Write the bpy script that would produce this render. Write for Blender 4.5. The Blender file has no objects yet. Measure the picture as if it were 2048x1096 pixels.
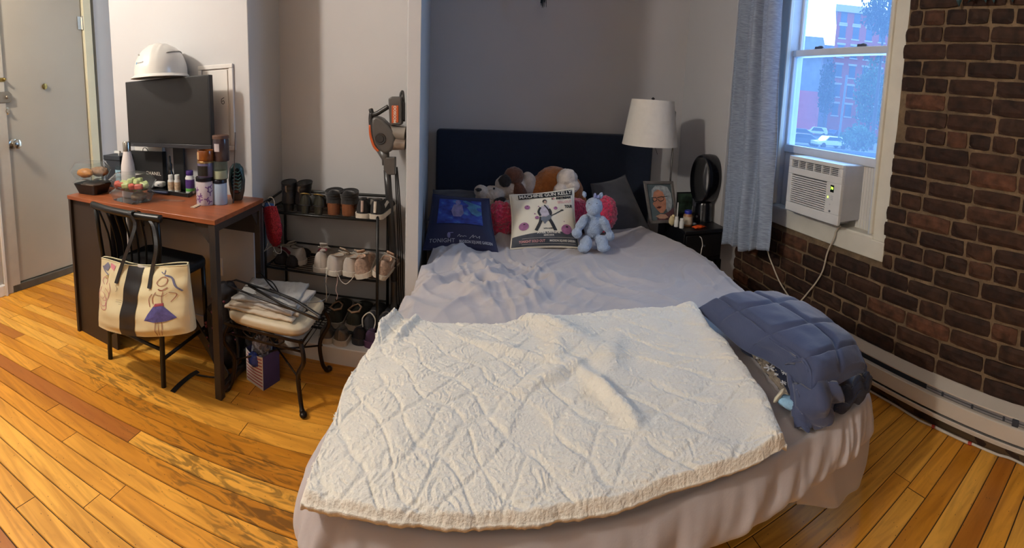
import bpy, math, random
from mathutils import Vector, Matrix, noise
random.seed(7)
sc = bpy.context.scene
COL = sc.collection
PI = math.pi
# ------------------------------------------------------------------ camera
H = 1.2                                   # eye height, metres
FPX, CU, CV = 883.07, 1024.0, 291.03      # cylinder focal length and centre, for a 2048x1096 frame
YAW, PIT, ROL = [math.radians(a) for a in (-5.00866006, 6.1200067, 2.10860419)]

def cam_to_world(c):
    cr, sr = math.cos(ROL), math.sin(ROL)
    a, b, d = c[0]*cr-c[1]*sr, c[0]*sr+c[1]*cr, c[2]
    cp, sp = math.cos(PIT), math.sin(PIT)
    y, z = b*cp+d*sp, -b*sp+d*cp
    w = (a, -z, y)
    cy, sy = math.cos(YAW), math.sin(YAW)
    return Vector((w[0]*cy-w[1]*sy, w[0]*sy+w[1]*cy, w[2]))

def ray(u, v):
    th = (u-CU)/FPX
    return cam_to_world((math.sin(th), -(v-CV)/FPX, -math.cos(th)))
EYE = Vector((0, 0, H))
def onX(u, v, X):
    d = ray(u, v); return EYE + d*(X/d.x)
def onY(u, v, Y):
    d = ray(u, v); return EYE + d*(Y/d.y)
def onZ(u, v, Z):
    d = ray(u, v); return EYE + d*((Z-H)/d.z)

cd = bpy.data.cameras.new('camera')
cam = bpy.data.objects.new('camera', cd); COL.objects.link(cam)
cd.type = 'PANO'
cd.panorama_type = 'CENTRAL_CYLINDRICAL'
cd.central_cylindrical_range_u_min = -CU/FPX
cd.central_cylindrical_range_u_max = (2048-CU)/FPX
cd.central_cylindrical_range_v_min = -(1096-CV)/FPX
cd.central_cylindrical_range_v_max = CV/FPX
cd.central_cylindrical_radius = 1.0
cd.clip_start = 0.02; cd.clip_end = 500
R3 = Matrix([cam_to_world(e) for e in ((1, 0, 0), (0, 1, 0), (0, 0, 1))]).transposed()
cam.matrix_world = Matrix.Translation(EYE) @ R3.to_4x4()
sc.camera = cam
# ------------------------------------------------------------------ view, sky, light
sc.view_settings.view_transform = 'Standard'
sc.view_settings.look = 'None'
sc.view_settings.gamma = 1.0
sc.view_settings.exposure = 1.05
sc.view_settings.use_curve_mapping = False
sc.cycles.max_bounces = 8
sc.cycles.diffuse_bounces = 5
sc.cycles.transparent_max_bounces = 16
sc.cycles.caustics_reflective = False
sc.cycles.caustics_refractive = False
sc.cycles.sample_clamp_indirect = 4.0

def hexc(h):
    h = h.lstrip('#')
    f = lambda c: c/12.92 if c <= 0.04045 else ((c+0.055)/1.055)**2.4
    return tuple(f(int(h[i:i+2], 16)/255) for i in (0, 2, 4)) + (1.0,)

wd = bpy.data.worlds.new('sky'); sc.world = wd; wd.use_nodes = True
nt = wd.node_tree; bg = nt.nodes['Background']
# early evening sky: bright and pale on the window's side, dimmer and bluer behind the house
_tc = nt.nodes.new('ShaderNodeTexCoord'); _dp = nt.nodes.new('ShaderNodeVectorMath'); _dp.operation = 'DOT_PRODUCT'
_dp.inputs[1].default_value = Vector((0.80, 0.58, 0.12)).normalized(); nt.links.new(_tc.outputs['Generated'], _dp.inputs[0])
_mr = nt.nodes.new('ShaderNodeMapRange'); _mr.interpolation_type = 'SMOOTHSTEP'; _mr.inputs['From Min'].default_value = 0.0; _mr.inputs['From Max'].default_value = 0.75
nt.links.new(_dp.outputs['Value'], _mr.inputs['Value'])
_cm = nt.nodes.new('ShaderNodeMix'); _cm.data_type = 'RGBA'; _cm.inputs[6].default_value = (0.45, 0.66, 1.0, 1); _cm.inputs[7].default_value = (0.56, 0.77, 1.0, 1)
nt.links.new(_mr.outputs[0], _cm.inputs[0]); nt.links.new(_cm.outputs[2], bg.inputs['Color'])
_ms = nt.nodes.new('ShaderNodeMapRange'); _ms.inputs['To Min'].default_value = 1.5; _ms.inputs['To Max'].default_value = 4.8
nt.links.new(_mr.outputs[0], _ms.inputs['Value']); nt.links.new(_ms.outputs[0], bg.inputs['Strength'])

def lamp(name, kind, loc, energy, color, size=0.2, rot=(0, 0, 0), **kw):
    l = bpy.data.lights.new(name, kind); o = bpy.data.objects.new(name, l); COL.objects.link(o)
    l.energy = energy; l.color = color
    if kind == 'AREA':
        l.shape = kw.get('shape', 'RECTANGLE'); l.size = size; l.size_y = kw.get('size_y', size)
    elif kind == 'POINT':
        l.shadow_soft_size = size
    o.location = loc; o.rotation_euler = rot
    return o
# the room's lamp: out of the picture, above the entry, left and a little ahead of the camera
lamp('entry_ceiling_light', 'POINT', (-2.02, 0.30, 2.22), 62, (1.0, 0.925, 0.83), 0.07)
# added soft fill behind the camera, stands for no known lamp
k = lamp('rear_fill_light', 'AREA', (0.1, -2.4, 2.45), 9, (1.0, 0.90, 0.78), 1.6, (math.radians(25), 0, 0), size_y=1.2)
# daylight enters through the window: a portal for the sky light
po = lamp('window_portal', 'AREA', (1.80, 1.59, 1.60), 1, (1, 1, 1), 1.15, (0, math.radians(90), 0), size_y=0.68)
po.data.cycles.is_portal = True
# ------------------------------------------------------------------ materials
_m = {}
def nodes_of(name):
    m = bpy.data.materials.new(name); m.use_nodes = True
    nt = m.node_tree; return m, nt, nt.nodes, nt.links, nt.nodes['Principled BSDF']

def mat(name, color, rough=0.5, metal=0.0, var=0.10, nscale=14.0, bump=0.0, bscale=60.0, sheen=0.0, coat=0.0, emit=None, stretch=None, spec=0.5, bdist=0.004):
    if name in _m: return _m[name]
    m, nt, N, L, bs = nodes_of(name)
    c = hexc(color) if isinstance(color, str) else color
    tc = N.new('ShaderNodeTexCoord'); src = tc.outputs['Object']
    if stretch:
        mp = N.new('ShaderNodeMapping'); mp.inputs['Scale'].default_value = stretch
        L.new(src, mp.inputs[0]); src = mp.outputs[0]
    nz = N.new('ShaderNodeTexNoise'); nz.inputs['Scale'].default_value = nscale; nz.inputs['Detail'].default_value = 4
    L.new(src, nz.inputs['Vector'])
    rp = N.new('ShaderNodeValToRGB')
    rp.color_ramp.elements[0].position = 0.3; rp.color_ramp.elements[1].position = 0.7
    rp.color_ramp.elements[0].color = tuple(x*(1-var) for x in c[:3])+(1,)
    rp.color_ramp.elements[1].color = tuple(min(1, x*(1+var)) for x in c[:3])+(1,)
    L.new(nz.outputs['Fac'], rp.inputs[0]); L.new(rp.outputs[0], bs.inputs['Base Color'])
    bs.inputs['Roughness'].default_value = rough; bs.inputs['Metallic'].default_value = metal
    bs.inputs['Specular IOR Level'].default_value = spec
    if sheen:
        bs.inputs['Sheen Weight'].default_value = sheen; bs.inputs['Sheen Roughness'].default_value = 0.5
    if coat: bs.inputs['Coat Weight'].default_value = coat; bs.inputs['Coat Roughness'].default_value = 0.1
    if bump:
        n2 = N.new('ShaderNodeTexNoise'); n2.inputs['Scale'].default_value = bscale; n2.inputs['Detail'].default_value = 5
        L.new(src, n2.inputs['Vector'])
        b = N.new('ShaderNodeBump'); b.inputs['Strength'].default_value = bump; b.inputs['Distance'].default_value = bdist
        L.new(n2.outputs['Fac'], b.inputs['Height']); L.new(b.outputs[0], bs.inputs['Normal'])
    if emit:
        bs.inputs['Emission Color'].default_value = hexc(emit[0]); bs.inputs['Emission Strength'].default_value = emit[1]
    _m[name] = m
    return m

def clear(name, tint='#f4f8fa', gloss=0.05, haze=0.0, hazec='#cfe0f0'):
    """thin clear plastic or glass: see-through, a little glossy, optionally with a haze mixed in"""
    if name in _m: return _m[name]
    m, nt, N, L, bs = nodes_of(name); out = N['Material Output']; N.remove(bs)
    tr = N.new('ShaderNodeBsdfTransparent'); tr.inputs[0].default_value = hexc(tint)
    gl = N.new('ShaderNodeBsdfGlossy'); gl.inputs['Roughness'].default_value = 0.06
    fr = N.new('ShaderNodeLayerWeight'); fr.inputs['Blend'].default_value = gloss
    mx = N.new('ShaderNodeMixShader')
    L.new(fr.outputs['Fresnel'], mx.inputs[0]); L.new(tr.outputs[0], mx.inputs[1]); L.new(gl.outputs[0], mx.inputs[2])
    last = mx.outputs[0]
    if haze:
        ts = N.new('ShaderNodeBsdfTranslucent'); ts.inputs[0].default_value = hexc(hazec)
        df = N.new('ShaderNodeBsdfDiffuse'); df.inputs[0].default_value = hexc(hazec)
        md = N.new('ShaderNodeMixShader'); md.inputs[0].default_value = 0.25
        L.new(ts.outputs[0], md.inputs[1]); L.new(df.outputs[0], md.inputs[2])
        nz = N.new('ShaderNodeTexNoise'); nz.inputs['Scale'].default_value = 3.0
        mr = N.new('ShaderNodeMapRange'); mr.inputs['To Min'].default_value = haze*0.85; mr.inputs['To Max'].default_value = haze*1.15
        L.new(nz.outputs['Fac'], mr.inputs['Value'])
        m2 = N.new('ShaderNodeMixShader'); L.new(mr.outputs[0], m2.inputs[0])
        L.new(last, m2.inputs[1]); L.new(md.outputs[0], m2.inputs[2]); last = m2.outputs[0]
    L.new(last, out.inputs[0]); _m[name] = m
    return m
# ------------------------------------------------------------------ mesh builder
def smooth01(t):
    t = max(0.0, min(1.0, t)); return t*t*(3-2*t)
def lerp(a, b, t): return a+(b-a)*t
def nz3(x, y, z=0.0): return noise.noise(Vector((x, y, z)))
def fbm(x, y, z=0.0, o=4): return noise.fractal(Vector((x, y, z)), 1.0, 2.0, o)
def T(x=0, y=0, z=0, rx=0, ry=0, rz=0, s=1):
    from mathutils import Euler
    return Matrix.Translation((x, y, z)) @ Euler((rx, ry, rz)).to_matrix().to_4x4() @ Matrix.Scale(s, 4)

class MB:
    def __init__(s, M=None):
        s.v = []; s.f = []; s.mi = []; s.M = M or Matrix.Identity(4); s.cur = 0
    def _add(s, vs, fs):
        o = len(s.v); M = s.M
        s.v += [M @ Vector(p) for p in vs]
        s.f += [[i+o for i in f] for f in fs]; s.mi += [s.cur]*len(fs)
        return s
    def box(s, a, b):
        x0, y0, z0 = a; x1, y1, z1 = b
        return s._add([(x0, y0, z0), (x1, y0, z0), (x1, y1, z0), (x0, y1, z0), (x0, y0, z1), (x1, y0, z1), (x1, y1, z1), (x0, y1, z1)],
                      [(0, 3, 2, 1), (4, 5, 6, 7), (0, 1, 5, 4), (1, 2, 6, 5), (2, 3, 7, 6), (3, 0, 4, 7)])
    def bar(s, p, q, w=0.02, h=None, up=(0, 0, 1)):
        """square bar from p to q"""
        h = h or w; p = Vector(p); q = Vector(q); d = (q-p).normalized(); u = Vector(up)
        if abs(d.dot(u)) > 0.95: u = Vector((0, 1, 0))
        a = d.cross(u).normalized()*w/2; b = a.cross(d).normalized()*h/2
        vs = [p-a-b, p+a-b, p+a+b, p-a+b, q-a-b, q+a-b, q+a+b, q-a+b]
        return s._add(vs, [(0, 3, 2, 1), (4, 5, 6, 7), (0, 1, 5, 4), (1, 2, 6, 5), (2, 3, 7, 6), (3, 0, 4, 7)])
    def lathe(s, prof, seg=24, c=(0, 0, 0), sx=1, sy=1, cap=True):
        vs = []; fs = []; n = len(prof)
        for i in range(seg):
            a = 2*PI*i/seg
            for r, z in prof: vs.append((c[0]+r*math.cos(a)*sx, c[1]+r*math.sin(a)*sy, c[2]+z))
        for i in range(seg):
            j = (i+1) % seg
            for k in range(n-1): fs.append((i*n+k, j*n+k, j*n+k+1, i*n+k+1))
        if cap:
            if prof[0][0] > 1e-5: fs.append([i*n for i in range(seg)][::-1])
            if prof[-1][0] > 1e-5: fs.append([i*n+n-1 for i in range(seg)])
        return s._add(vs, fs)
    def cyl(s, p, q, r, seg=16, r2=None):
        return s.tube([p, q], [r, r if r2 is None else r2], seg)
    def tube(s, pts, r=0.01, seg=10, closed=False, flat=1.0):
        pts = [Vector(p) for p in pts]; n = len(pts)
        rs = r if isinstance(r, (list, tuple)) else [r]*n
        vs = []; fs = []; prev = None
        for i, p in enumerate(pts):
            if closed: d = pts[(i+1) % n]-pts[i-1]
            else: d = pts[min(i+1, n-1)]-pts[max(i-1, 0)]
            d = d.normalized() if d.length > 1e-9 else Vector((0, 0, 1))
            if prev is None:
                u = Vector((0, 0, 1)) if abs(d.z) < 0.9 else Vector((1, 0, 0))
                a = d.cross(u).normalized()
            else:
                a = (prev-d*prev.dot(d)); a = a.normalized() if a.length > 1e-9 else d.orthogonal().normalized()
            prev = a; b = d.cross(a)
            for k in range(seg):
                t = 2*PI*k/seg; vs.append(p+(a*math.cos(t)+b*math.sin(t)*flat)*rs[i])
        m = n if closed else n-1
        for i in range(m):
            j = (i+1) % n
            for k in range(seg):
                l = (k+1) % seg; fs.append((i*seg+k, i*seg+l, j*seg+l, j*seg+k))
        if not closed:
            fs.append(list(range(seg))[::-1]); fs.append([(n-1)*seg+k for k in range(seg)])
        return s._add(vs, fs)
    def grid(s, fn, nu, nv, closeu=False, flip=False):
        vs = [fn(i/(nu if closeu else nu-1), j/(nv-1)) for i in range(nu) for j in range(nv)]; fs = []
        for i in range(nu if closeu else nu-1):
            k = (i+1) % nu
            for j in range(nv-1):
                q = (i*nv+j, k*nv+j, k*nv+j+1, i*nv+j+1); fs.append(q[::-1] if flip else q)
        return s._add(vs, fs)
    def prism(s, poly, z0, z1):
        n = len(poly); vs = [(x, y, z0) for x, y in poly]+[(x, y, z1) for x, y in poly]
        fs = [list(range(n))[::-1], list(range(n, 2*n))]+[(i, (i+1) % n, n+(i+1) % n, n+i) for i in range(n)]
        return s._add(vs, fs)
    def ell(s, c, r, seg=20, rings=14, rot=None, fn=None, amp=0.0, fr=8.0, sd=0.0):
        """ellipsoid with optional lumpy displacement"""
        R = rot or Matrix.Identity(3); c = Vector(c); rr = r if isinstance(r, (tuple, list)) else (r, r, r)
        vs = []; fs = []
        for i in range(rings+1):
            ph = PI*i/rings
            for j in range(seg):
                th = 2*PI*j/seg
                p = Vector((math.sin(ph)*math.cos(th), math.sin(ph)*math.sin(th), math.cos(ph)))
                k = 1.0
                if amp: k += amp*noise.noise(Vector((p.x*fr*rr[0]/max(rr)+sd, p.y*fr*rr[1]/max(rr), p.z*fr*rr[2]/max(rr))))
                vs.append(c+R @ Vector((p.x*rr[0]*k, p.y*rr[1]*k, p.z*rr[2]*k)))
        for i in range(rings):
            for j in range(seg):
                l = (j+1) % seg; fs.append((i*seg+j, (i+1)*seg+j, (i+1)*seg+l, i*seg+l))
        return s._add(vs, fs)
    def sheet(s, fn, nu, nv, th):
        """a cloth or board: grid surface with thickness th"""
        P = [[Vector(fn(i/(nu-1), j/(nv-1))) for j in range(nv)] for i in range(nu)]
        Nn = [[None]*nv for _ in range(nu)]
        for i in range(nu):
            for j in range(nv):
                a = P[min(i+1, nu-1)][j]-P[max(i-1, 0)][j]; b = P[i][min(j+1, nv-1)]-P[i][max(j-1, 0)]
                n = a.cross(b); Nn[i][j] = n.normalized() if n.length > 1e-12 else Vector((0, 0, 1))
        vs = [P[i][j] for i in range(nu) for j in range(nv)]+[P[i][j]-Nn[i][j]*th for i in range(nu) for j in range(nv)]
        o = nu*nv; fs = []
        for i in range(nu-1):
            for j in range(nv-1):
                q = (i*nv+j, (i+1)*nv+j, (i+1)*nv+j+1, i*nv+j+1); fs.append(q); fs.append(tuple(x+o for x in q[::-1]))
        bd = [i*nv for i in range(nu)]+[(nu-1)*nv+j for j in range(1, nv)]+[i*nv+nv-1 for i in range(nu-2, -1, -1)]+[j for j in range(nv-2, 0, -1)]
        n = len(bd)
        for k in range(n): a, b = bd[k], bd[(k+1) % n]; fs.append((b, a, a+o, b+o))
        return s._add(vs, fs)
    def build(s, name, mats, parent=None, smooth=False, bevel=0.0, sub=0, seg=2, auto=None):
        me = bpy.data.meshes.new(name); me.from_pydata([tuple(v) for v in s.v], [], s.f); me.validate(); me.update()
        mats = mats if isinstance(mats, (list, tuple)) else [mats]
        for m in mats: me.materials.append(m)
        if len(mats) > 1 and len(me.polygons) == len(s.mi): me.polygons.foreach_set('material_index', s.mi)
        if smooth: me.shade_smooth()
        if auto is not None:
            me.shade_smooth(); me.set_sharp_from_angle(angle=math.radians(auto))
        o = bpy.data.objects.new(name, me); COL.objects.link(o)
        if parent: o.parent = parent
        if bevel:
            b = o.modifiers.new('edge', 'BEVEL'); b.width = bevel; b.segments = seg; b.limit_method = 'ANGLE'; b.angle_limit = math.radians(40)
            if auto is None and not smooth: me.shade_smooth(); me.set_sharp_from_angle(angle=math.radians(35))
        if sub:
            b = o.modifiers.new('sub', 'SUBSURF'); b.levels = sub; b.render_levels = sub
        return o

def tag(o, label=None, cat=None, group=None, kind=None):
    if label: o['label'] = label
    if cat: o['category'] = cat
    if group: o['group'] = group
    if kind: o['kind'] = kind
    return o
def thing(name, label, cat, loc=(0, 0, 0), rz=0.0, group=None, rx=0.0, ry=0.0):
    o = bpy.data.objects.new(name, None); COL.objects.link(o); o.empty_display_size = 0.05
    o.location = loc; o.rotation_euler = (rx, ry, rz)
    return tag(o, label, cat, group)
def struct(o): o['kind'] = 'structure'; return o
KIDS = {}
def copy_tree(o, parent=None):
    c = o.copy(); COL.objects.link(c); c.parent = parent
    if parent is not None: c.matrix_parent_inverse = o.matrix_parent_inverse.copy()
    for ch in [x for x in bpy.data.objects if x.parent == o]: copy_tree(ch, c)
    return c
def spline(pts, n):
    """Catmull-Rom through points, n samples"""
    P = [Vector(p) for p in pts]; m = len(P)-1; out = []
    for i in range(n):
        t = i/(n-1)*m; k = min(int(t), m-1); f = t-k
        p0, p1, p2, p3 = P[max(k-1, 0)], P[k], P[k+1], P[min(k+2, m)]
        out.append(0.5*((2*p1)+(p2-p0)*f+(2*p0-5*p1+4*p2-p3)*f*f+(3*p1-p0-3*p2+p3)*f**3))
    return out
def cr1(P, t):
    m = len(P)-1; t = t*m; k = max(0, min(int(t), m-1)); f = t-k
    p0, p1, p2, p3 = P[max(k-1, 0)], P[k], P[k+1], P[min(k+2, m)]
    return 0.5*((2*p1)+(p2-p0)*f+(2*p0-5*p1+4*p2-p3)*f*f+(3*p1-p0-3*p2+p3)*f**3)
def net(ctrl):
    """smooth surface through a control net of points -> fn(s, t)"""
    C = [[Vector(p) for p in row] for row in ctrl]
    return lambda s, t: cr1([cr1(row, t) for row in C], s)
def text2d(s, size=0.1, bold=0.0, sx=1.0, shear=0.0, space=1.0, maxedge=0.025):
    """flat letter outlines as a triangulated 2-D mesh, centred"""
    cu = bpy.data.curves.new('t', 'FONT'); cu.body = s; cu.size = size; cu.offset = bold; cu.shear = shear; cu.space_character = space
    cu.align_x = 'CENTER'; cu.align_y = 'CENTER'; cu.resolution_u = 2; cu.fill_mode = 'BOTH'
    o = bpy.data.objects.new('t', cu); COL.objects.link(o)
    dg = bpy.context.evaluated_depsgraph_get(); dg.update(); me = bpy.data.meshes.new_from_object(o.evaluated_get(dg))
    import bmesh
    bm = bmesh.new(); bm.from_mesh(me); bmesh.ops.triangulate(bm, faces=bm.faces[:]); bm.to_mesh(me); bm.free()
    vs = [(v.co.x*sx, v.co.y) for v in me.vertices]; fs = [list(p.vertices) for p in me.polygons]
    bpy.data.objects.remove(o); bpy.data.curves.remove(cu); bpy.data.meshes.remove(me)
    for it in range(5):                      # split long edges so that letters can follow a curved cloth
        out = []; mid = {}; done = True
        def m_(a, b):
            k = (min(a, b), max(a, b))
            if k not in mid: mid[k] = len(vs); vs.append(((vs[a][0]+vs[b][0])/2, (vs[a][1]+vs[b][1])/2))
            return mid[k]
        tri = [t for f in fs for t in ([f] if len(f) == 3 else [[f[0], f[i], f[i+1]] for i in range(1, len(f)-1)])]
        long_ = {k for t in tri for k in ((t[0], t[1]), (t[1], t[2]), (t[2], t[0])) if math.hypot(vs[k[0]][0]-vs[k[1]][0], vs[k[0]][1]-vs[k[1]][1]) > maxedge}
        long_ |= {(b, a) for a, b in long_}
        if not long_: fs = tri; break
        for a, b, c in tri:
            ab, bc, ca = (a, b) in long_, (b, c) in long_, (c, a) in long_
            n = ab+bc+ca
            if n == 0: out.append([a, b, c]); continue
            while not ((n == 1 and ab) or (n == 2 and ab and bc) or n == 3): a, b, c = b, c, a; ab, bc, ca = bc, ca, ab
            if n == 1: m = m_(a, b); out += [[a, m, c], [m, b, c]]
            elif n == 2: m, q = m_(a, b), m_(b, c); out += [[m, b, q], [a, m, q], [a, q, c]]
            else: m, q, r = m_(a, b), m_(b, c), m_(c, a); out += [[a, m, r], [m, b, q], [r, q, c], [m, q, r]]
        fs = out
    return vs, fs
def letters(mb, s, size, place, **kw):
    """add text to mb; place maps 2-D text coordinates to 3-D"""
    vs, fs = text2d(s, size, **kw); mb._add([place(x, y) for x, y in vs], fs); return mb
def disc2(cx, cy, r, n=20, ry=None): return [(cx+r*math.cos(2*PI*i/n), cy+(ry or r)*math.sin(2*PI*i/n)) for i in range(n)]
def shape(mb, poly, place):
    """a filled 2-D outline (any shape that a centre fan covers) mapped by place"""
    cx = sum(p[0] for p in poly)/len(poly); cy = sum(p[1] for p in poly)/len(poly); vs = [(cx, cy)]; fs = []
    R = max(4, int(max(math.hypot(x-cx, y-cy) for x, y in poly)/0.03)); n = len(poly)
    for k in range(1, R+1): vs += [(lerp(cx, x, k/R), lerp(cy, y, k/R)) for x, y in poly]
    for i in range(n):
        fs.append((0, 1+i, 1+(i+1) % n))
        for k in range(R-1): fs.append((1+k*n+i, 1+(k+1)*n+i, 1+(k+1)*n+(i+1) % n, 1+k*n+(i+1) % n))
    mb._add([place(x, y) for x, y in vs], fs); return mb
def stroke(mb, pts, w, place, n=None):
    """a painted line of width w mapped by place"""
    P = spline([(x, y, 0) for x, y in pts], n or (len(pts)*4)); vs = []; fs = []
    for i, p in enumerate(P):
        d = (P[min(i+1, len(P)-1)]-P[max(i-1, 0)]); d = d.normalized() if d.length > 1e-9 else Vector((1, 0, 0)); a = Vector((-d.y, d.x, 0))*w/2
        vs += [place(p.x+a.x, p.y+a.y), place(p.x-a.x, p.y-a.y)]
        if i: fs.append((2*i-2, 2*i-1, 2*i+1, 2*i))
    mb._add(vs, fs); return mb
# ================================================================== the room
def wall_paint(name, color):
    return mat(name, color, 0.62, var=0.025, nscale=2.2, bump=0.10, bscale=45, spec=0.35, bdist=0.003)
M_wall = wall_paint('painted grey wall', '#b5b4b4')
M_ceil = wall_paint('ceiling paint', '#d9d6d0')
M_trim = mat('white gloss trim', '#d6d3cd', 0.4, var=0.04, nscale=6, bump=0.15, bscale=30)
XL, XR = -2.508, 1.6
YB, YN = 2.9, 1.77
CZ = 2.62
# floor boards -------------------------------------------------------
def gbend(x): return 0.04*x-0.04*min(x, 0)**2
def board_mat():
    m, nt, N, L, bs = nodes_of('pine floor boards')
    at = N.new('ShaderNodeAttribute'); at.attribute_name = 'tone'
    sep = N.new('ShaderNodeSeparateColor'); L.new(at.outputs['Color'], sep.inputs[0])
    tc = N.new('ShaderNodeTexCoord')
    comb = N.new('ShaderNodeCombineXYZ'); L.new(sep.outputs[0], comb.inputs[2])
    sc1 = N.new('ShaderNodeVectorMath'); sc1.operation = 'SCALE'; sc1.inputs['Scale'].default_value = 37.0; L.new(comb.outputs[0], sc1.inputs[0])
    ad = N.new('ShaderNodeVectorMath'); L.new(tc.outputs['Object'], ad.inputs[0]); L.new(sc1.outputs[0], ad.inputs[1])
    mp = N.new('ShaderNodeMapping'); mp.inputs['Scale'].default_value = (2.2, 26, 1); L.new(ad.outputs[0], mp.inputs[0])
    g = N.new('ShaderNodeTexNoise'); g.inputs['Scale'].default_value = 1.0; g.inputs['Detail'].default_value = 5; g.inputs['Distortion'].default_value = 1.2; L.new(mp.outputs[0], g.inputs[0])
    mp2 = N.new('ShaderNodeMapping'); mp2.inputs['Scale'].default_value = (5, 22, 1); L.new(ad.outputs[0], mp2.inputs[0])
    wv = N.new('ShaderNodeTexNoise'); wv.inputs['Scale'].default_value = 1.3; wv.inputs['Detail'].default_value = 3; wv.inputs['Distortion'].default_value = 2.2; L.new(mp2.outputs[0], wv.inputs[0])
    # board tone
    r1 = N.new('ShaderNodeValToRGB'); e = r1.color_ramp.elements
    e[0].position = 0.0; e[0].color = hexc('#b5741c'); e[1].position = 1.0; e[1].color = hexc('#eab04c')
    x = r1.color_ramp.elements.new(0.5); x.color = hexc('#d8942f')
    L.new(sep.outputs[1], r1.inputs[0])
    # grain
    r2 = N.new('ShaderNodeValToRGB'); r2.color_ramp.elements[0].position = 0.34; r2.color_ramp.elements[0].color = (0.62, 0.52, 0.42, 1)
    r2.color_ramp.elements[1].position = 0.62; r2.color_ramp.elements[1].color = (1.08, 1.05, 1.0, 1); L.new(g.outputs['Fac'], r2.inputs[0])
    m1 = N.new('ShaderNodeMix'); m1.data_type = 'RGBA'; m1.blend_type = 'MULTIPLY'; m1.inputs[0].default_value = 0.75
    L.new(r1.outputs[0], m1.inputs[6]); L.new(r2.outputs[0], m1.inputs[7])
    # red boards
    m2 = N.new('ShaderNodeMix'); m2.data_type = 'RGBA'; m2.inputs[7].default_value = hexc('#96511f')
    mm = N.new('ShaderNodeMath'); mm.operation = 'MULTIPLY'; mm.inputs[1].default_value = 0.85; L.new(sep.outputs[2], mm.inputs[0])
    L.new(mm.outputs[0], m2.inputs[0]); L.new(m1.outputs[2], m2.inputs[6])
    # worn, blackened streaks (wear of the varnish, densest in the walked lane)
    r3 = N.new('ShaderNodeValToRGB'); r3.color_ramp.elements[0].position = 0.54; r3.color_ramp.elements[0].color = (0, 0, 0, 1)
    r3.color_ramp.elements[1].position = 0.66; r3.color_ramp.elements[1].color = (1, 1, 1, 1); pre = N.new('ShaderNodeMath'); pre.operation = 'MULTIPLY_ADD'; pre.inputs[1].default_value = 0.06; L.new(wv.outputs['Fac'], pre.inputs[2]); L.new(pre.outputs[0], r3.inputs[0])
    sx = N.new('ShaderNodeSeparateXYZ'); L.new(tc.outputs['Object'], sx.inputs[0])
    def blob(cx, cy, rx, ry):
        ma = N.new('ShaderNodeMapping'); ma.inputs['Location'].default_value = (-cx/rx, -cy/ry, 0); ma.inputs['Scale'].default_value = (1/rx, 1/ry, 0)
        L.new(tc.outputs['Object'], ma.inputs[0]); ln = N.new('ShaderNodeVectorMath'); ln.operation = 'LENGTH'; L.new(ma.outputs[0], ln.inputs[0])
        mr = N.new('ShaderNodeMapRange'); mr.inputs['From Min'].default_value = 1.0; mr.inputs['From Max'].default_value = 0.3; L.new(ln.outputs['Value'], mr.inputs['Value'])
        return mr.outputs[0]
    b1 = blob(-0.72, 1.08, 0.60, 0.22); b2 = blob(-1.30, 1.20, 0.55, 0.14); b3 = blob(-0.45, 0.98, 0.42, 0.22)
    mx = N.new('ShaderNodeMath'); mx.operation = 'MAXIMUM'; L.new(b1, mx.inputs[0]); L.new(b2, mx.inputs[1])
    mx2 = N.new('ShaderNodeMath'); mx2.operation = 'MAXIMUM'; L.new(mx.outputs[0], mx2.inputs[0]); L.new(b3, mx2.inputs[1])
    L.new(mx2.outputs[0], pre.inputs[0]); ad2 = N.new('ShaderNodeMath'); ad2.operation = 'ADD'; ad2.inputs[1].default_value = 0.16; L.new(mx2.outputs[0], ad2.inputs[0])
    ml = N.new('ShaderNodeMath'); ml.operation = 'MULTIPLY'; L.new(ad2.outputs[0], ml.inputs[0]); L.new(r3.outputs[0], ml.inputs[1]); ml.use_clamp = True
    m3 = N.new('ShaderNodeMix'); m3.data_type = 'RGBA'; m3.inputs[7].default_value = hexc('#40301a'); mq = N.new('ShaderNodeMath'); mq.operation = 'MULTIPLY'; mq.inputs[1].default_value = 0.62; L.new(ml.outputs[0], mq.inputs[0]); L.new(mq.outputs[0], m3.inputs[0]); L.new(m2.outputs[2], m3.inputs[6])
    # small knots and dents
    vo = N.new('ShaderNodeTexVoronoi'); mpv = N.new('ShaderNodeMapping'); mpv.inputs['Scale'].default_value = (7, 14, 1); L.new(ad.outputs[0], mpv.inputs[0]); L.new(mpv.outputs[0], vo.inputs['Vector'])
    kr = N.new('ShaderNodeMapRange'); kr.inputs['From Min'].default_value = 0.10; kr.inputs['From Max'].default_value = 0.05; kr.inputs['To Max'].default_value = 0.8; L.new(vo.outputs['Distance'], kr.inputs['Value'])
    m4 = N.new('ShaderNodeMix'); m4.data_type = 'RGBA'; m4.inputs[7].default_value = hexc('#3a2410'); L.new(kr.outputs[0], m4.inputs[0]); L.new(m3.outputs[2], m4.inputs[6])
    L.new(m4.outputs[2], bs.inputs['Base Color'])
    rr = N.new('ShaderNodeMapRange'); rr.inputs['To Min'].default_value = 0.28; rr.inputs['To Max'].default_value = 0.5; L.new(g.outputs['Fac'], rr.inputs['Value']); L.new(rr.outputs[0], bs.inputs['Roughness'])
    bp = N.new('ShaderNodeBump'); bp.inputs['Strength'].default_value = 0.25; bp.inputs['Distance'].default_value = 0.002; L.new(g.outputs['Fac'], bp.inputs['Height']); L.new(bp.outputs[0], bs.inputs['Normal'])
    return m
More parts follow.
